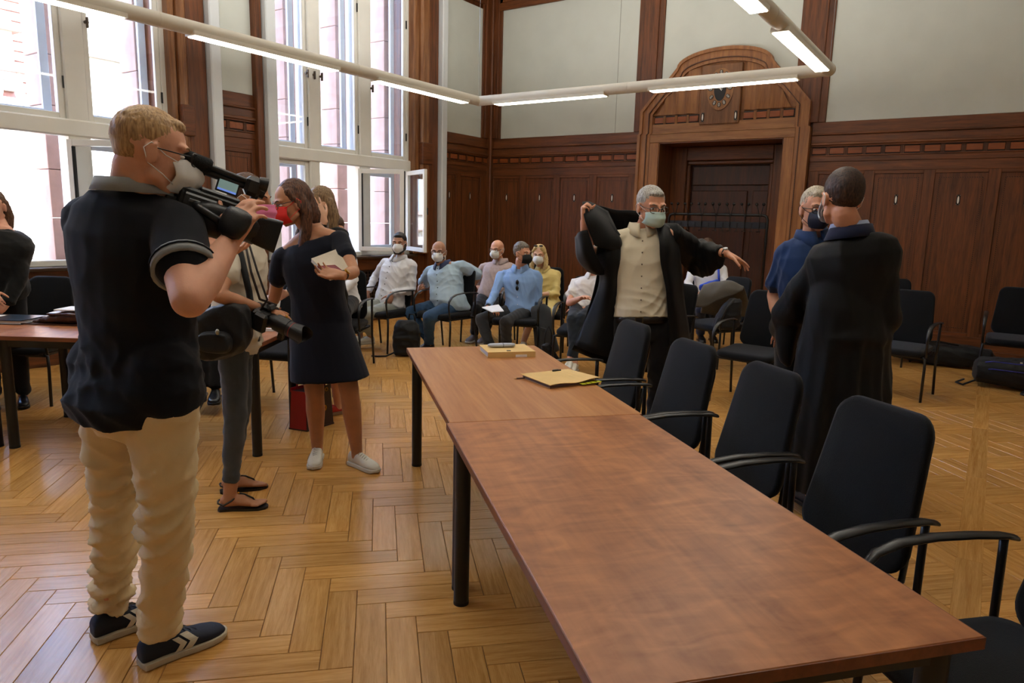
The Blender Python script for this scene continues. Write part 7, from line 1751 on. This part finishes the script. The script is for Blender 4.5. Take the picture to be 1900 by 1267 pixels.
# --- blonde woman in yellow
def hair5(pp, H):
    hm = hairm('hair_blonde', 'b79355', 'e6cf96'); hair_long(pp, H, hm, [[(.05, -.03, .04, .038), (.080, -.015, -.04, .036), (.086, .01, -.13, .034), (.07, .03, -.17, .02)], [(-.05, -.03, .04, .038), (-.082, -.015, -.04, .036), (-.088, .01, -.13, .034), (-.07, .03, -.17, .02)], [(0, -.07, 0, .05), (0, -.07, -.12, .05)], [(.04, .05, .09, .022), (.075, .03, .05, .018)], [(-.04, .05, .09, .022), (-.075, .03, .05, .018)]], vol=.004)
    mask_ffp(pp, H, WHITEM, 1.05); mb = MB()
    for s_ in (-1, 1): mb.ell(H.p(s_*.033, .055, .125), (.026, .02, .012), 12, 8)
    pobj(pp, 'hair_sunglasses', mb, MATS['sunglass_lens'])
def top5(pp, J):
    m = cloth('mustard_linen', 'd3bd78', .85, .06, .12); mb = MB(); torso(mb, J, .95, -.2, 1.0, .018); 
    for s_ in 'LR': capsule(mb, J['hip'+s_], J['kn'+s_], .098, .074, 16); sleeve(mb, J, s_, 'wr', (.060, .056, .048), .45)
    me = remesh(mb, .009, 3); folds(me, .007, 26, (.5, .3, .8), 61); o = link('dress', me, m, pp['root'], pp['base']); collar(pp, J, m, .058, .036, o)
p5_, J5 = seated('blonde woman in mustard yellow dress and white mask seated behind the man in sky blue', short='blonde woman in mustard yellow', hip=(1012, 560), hh=(8.35, 8.45, 8.38), face=D(-.20, 0, .97), head=(1000, 474), look=D(-.20, -.08, .97), neck=(1007, 500), shR=(985, 512), shL=(1032, 510), elR=(985, 542), wrR=(995, 556), elL=(1031, 545), wrL=(1000, 547), knR=(990, 580), knL=(1018, 582), anR=(972, 632), anL=(1000, 640), skn='pale', g=.92, fem=True, top=top5, hair=hair5, shoes=WSHOE, ss=(-1, -1, -1, -1), k=.96)
watch(dict(root=p5_['root'], base=p5_['base']), J5['wrL'], J5['elL'], BLACKM, GOLD, .026)
# --- woman in white blouse behind the robe
def top6(pp, J):
    m = cloth('white_blouse', 'e2dedb', .8, .03, .1); o, e = cloth_top(pp, J, m, .92, .018, ('short', 'short'), f=(.62, .62), t0=-.06, fold=.009, seed=66, vox=.009, rs=(.062, .068)); collar(pp, J, m, .060, .040, o, spread=2.2)
def hair6(pp, H): hair_long(pp, H, hairm('hair_brown_bun', '3a2a22', '6e5646'), [[(0, -.09, .03, .04), (0, -.12, .02, .035)]]); mask_ffp(pp, H, WHITEM)
seated('woman in white short-sleeved blouse and dark trousers, her head hidden behind the spread robe', short='woman in the white blouse', hip=(1088, 572), hh=(7.05, 7.15, 7.08), face=D(-.25, 0, .97), head=(1106, 480), look=D(.1, -.12, 1), neck=(1103, 514), shR=(1068, 526), shL=(1124, 528), elR=(1056, 562), wrR=(1078, 553), elL=(1125, 572), wrL=(1073, 572), knR=(1062, 592), knL=(1078, 590), anR=(1066, 672), anL=(1052, 690), skn='rosy', g=.92, fem=True, top=top6, hair=hair6,
       bot=lambda pp, J: trousers(pp, J, cloth('dark_slate_denim', '1d242d', .85), .92, (.084, .062, .052, .046), .010, .004, 26, .94, 29, .04), shoes=WSHOE, ss=(-1, -1, -1, -1), k=.97, footd=D(-.3, 0, .95))
# --- person in white with a blue waist bag, behind the jacket
def top7(pp, J):
    m = MATS['cloth_white_shirt']; o, e = cloth_top(pp, J, m, .95, .02, ('wr', 'wr'), f=(.95, .95), t0=-.08, fold=.010, seed=71, vox=.011)
    c, lt, fw = spine(J, .30); BL = mat('blue_nylon', '1539b8', .5, .1, 20, .2, 90); nb, hc = J['neck'], (J['hipL']+J['hipR'])/2
    t = thing('waist_bag', 'bright blue waist bag worn across the chest of the person in white', 'bag', tuple(c+fw*.15)); b = tuple(c+fw*.15)
    q = c+fw*.155; ax_ = (lt*-1+Zv*.35).normalized(); az_ = fw.cross(ax_).normalized(); mb = MB(); mb.loft([ringp(q+ax_*x, fw, az_, a, b_, 14, 3) for x, a, b_ in ((-.13, .01, .02), (-.11, .025, .045), (0, .035, .055), (.11, .025, .045), (.13, .01, .02))]); obj('bag_body', mb, BL, t, loc=b, smooth='all')
    obj('bag_flap', MB().loft([ringp(q+fw*.004+az_*.03+ax_*x, fw, az_, a, b_, 14, 3) for x, a, b_ in ((-.12, .01, .01), (-.10, .036, .018), (.10, .036, .018), (.12, .01, .01))]), mat('blue_nylon_light', '2a55d8', .45), t, loc=b, smooth='all')
    obj('bag_strap', MB().tube([q+ax_*.12, c+fw*.16-lt*.10+Zv*.12, J['shL']+Zv*.08+(nb-J['shL'])*.4+fw*.06, J['shL']+Zv*.085+(nb-J['shL'])*.4-fw*.03], .014, 8), BL, t, loc=b, smooth='all')
def hair7(pp, H): hair_short(pp, H, hairm('hair_mid_brown', '35261c', '5e4636'), top=.012, fluff=.003, vox=.008)
seated('person in white shirt wearing a blue waist bag, head hidden behind the outstretched sleeve', short='person with the blue waist bag', hip=(1312, 553), hh=(8.75, 8.85, 8.8), face=D(-.1, 0, 1), head=(1312, 462), look=D(-.1, -.1, 1), neck=(1314, 486), shR=(1286, 500), shL=(1340, 500), elR=(1276, 528), wrR=(1296, 545), elL=(1345, 530), wrL=(1312, 545), knR=(1300, 575), knL=(1325, 575), anR=(1300, 618), anL=(1322, 618), skn='rosy', g=.95, arm=.80, top=top7, hair=hair7,
       bot=lambda pp, J: trousers(pp, J, cloth('navy_trousers', '161c34', .85), .95, vox=.012, fold=.004), shoes=BLSH, ss=(-1, -1, -1, -1), vox=.009)
# --- red-haired woman behind the robe: hair and bare arm
def hair8(pp, H): hair_long(pp, H, hairm('hair_copper', '8a4a1e', 'c98444'), [[(.05, -.05, .02, .04), (.06, -.06, -.1, .04), (.055, -.04, -.24, .03)], [(-.05, -.05, .02, .04), (-.06, -.06, -.1, .04), (-.055, -.04, -.24, .03)], [(0, -.08, 0, .05), (0, -.09, -.14, .05)]], vox=.008)
def top8(pp, J): cloth_top(pp, J, cloth('black_top', '0e0e10', .85), .9, .012, (None, None), t0=-.06, fold=.004, vox=.011, name='sleeveless_top')
seated('woman with long copper hair and bare arms seated behind the man donning his robe', short='woman with long copper hair', hip=(1238, 566), hh=(6.55, 6.62, 6.55), face=D(-.85, 0, .4), head=(1226, 470), look=D(-.9, -.1, .3), neck=(1232, 500), shR=(1222, 522), shL=(1252, 520), elR=(1215, 560), wrR=(1205, 575), elL=(1258, 565), wrL=(1235, 580), knR=(1195, 590), knL=(1205, 592), anR=(1195, 640), anL=(1205, 645), skn='pale', g=.9, fem=True, top=top8, hair=hair8,
       bot=lambda pp, J: trousers(pp, J, DARKT, .9, vox=.012, fold=.004), shoes=BLSH, ss=(-1, -1, -1, -1), vox=.009, k=.96)
# --- partly hidden people at the left tables
def hair9(pp, H): hair_short(pp, H, MATS['hair_mid_brown'], vox=.009)
def top9(pp, J): cloth_top(pp, J, cloth('dark_suit', '101115', .85), 1.0, .024, ('wr', 'wr'), t0=-.1, vox=.012, name='jacket')
seated('person in dark suit and black shoes seated at the left table, hidden behind the photographer', short='seated person in the dark suit', hip=(385, 585), hh=(5.75, 5.85, 5.75), face=D(.2, 0, .98), head=(396, 452), look=D(.2, -.2, .9), neck=(392, 492), shR=(362, 512), shL=(420, 512), elR=(352, 560), wrR=(370, 590), elL=(430, 560), wrL=(410, 590), knR=(372, 615), knL=(400, 620), anR=(374, 728), anL=(400, 730), skn='rosy', arm=.80, top=top9, hair=hair9,
       bot=lambda pp, J: trousers(pp, J, DARKT, 1.0, vox=.013, fold=.004), shoes=BLSH, ss=(-1, -1, -1, -1), vox=.010, footd=D(.3, 0, .95))
def top10(pp, J): cloth_top(pp, J, MATS['cloth_white_shirt'], 1.0, .018, ('wr', 'wr'), t0=-.1, vox=.012)
seated('person in white shirt seated behind the woman in the navy dress, only a sleeve showing', short='hidden person in white behind the navy dress', hip=(636, 560), hh=(7.0, 7.1, 7.05), face=D(-.1, 0, 1), head=(622, 425), look=D(-.3, -.2, .9), neck=(624, 458), shR=(598, 475), shL=(646, 478), elR=(592, 515), wrR=(605, 540), elL=(656, 520), wrL=(635, 540), knR=(618, 575), knL=(640, 578), anR=(618, 650), anL=(640, 655), skn='rosy', arm=.80, top=top10, hair=hair9,
       bot=lambda pp, J: trousers(pp, J, DARKT, 1.0, vox=.013, fold=.004), shoes=BLSH, ss=(-1, -1, -1, -1), vox=.010)
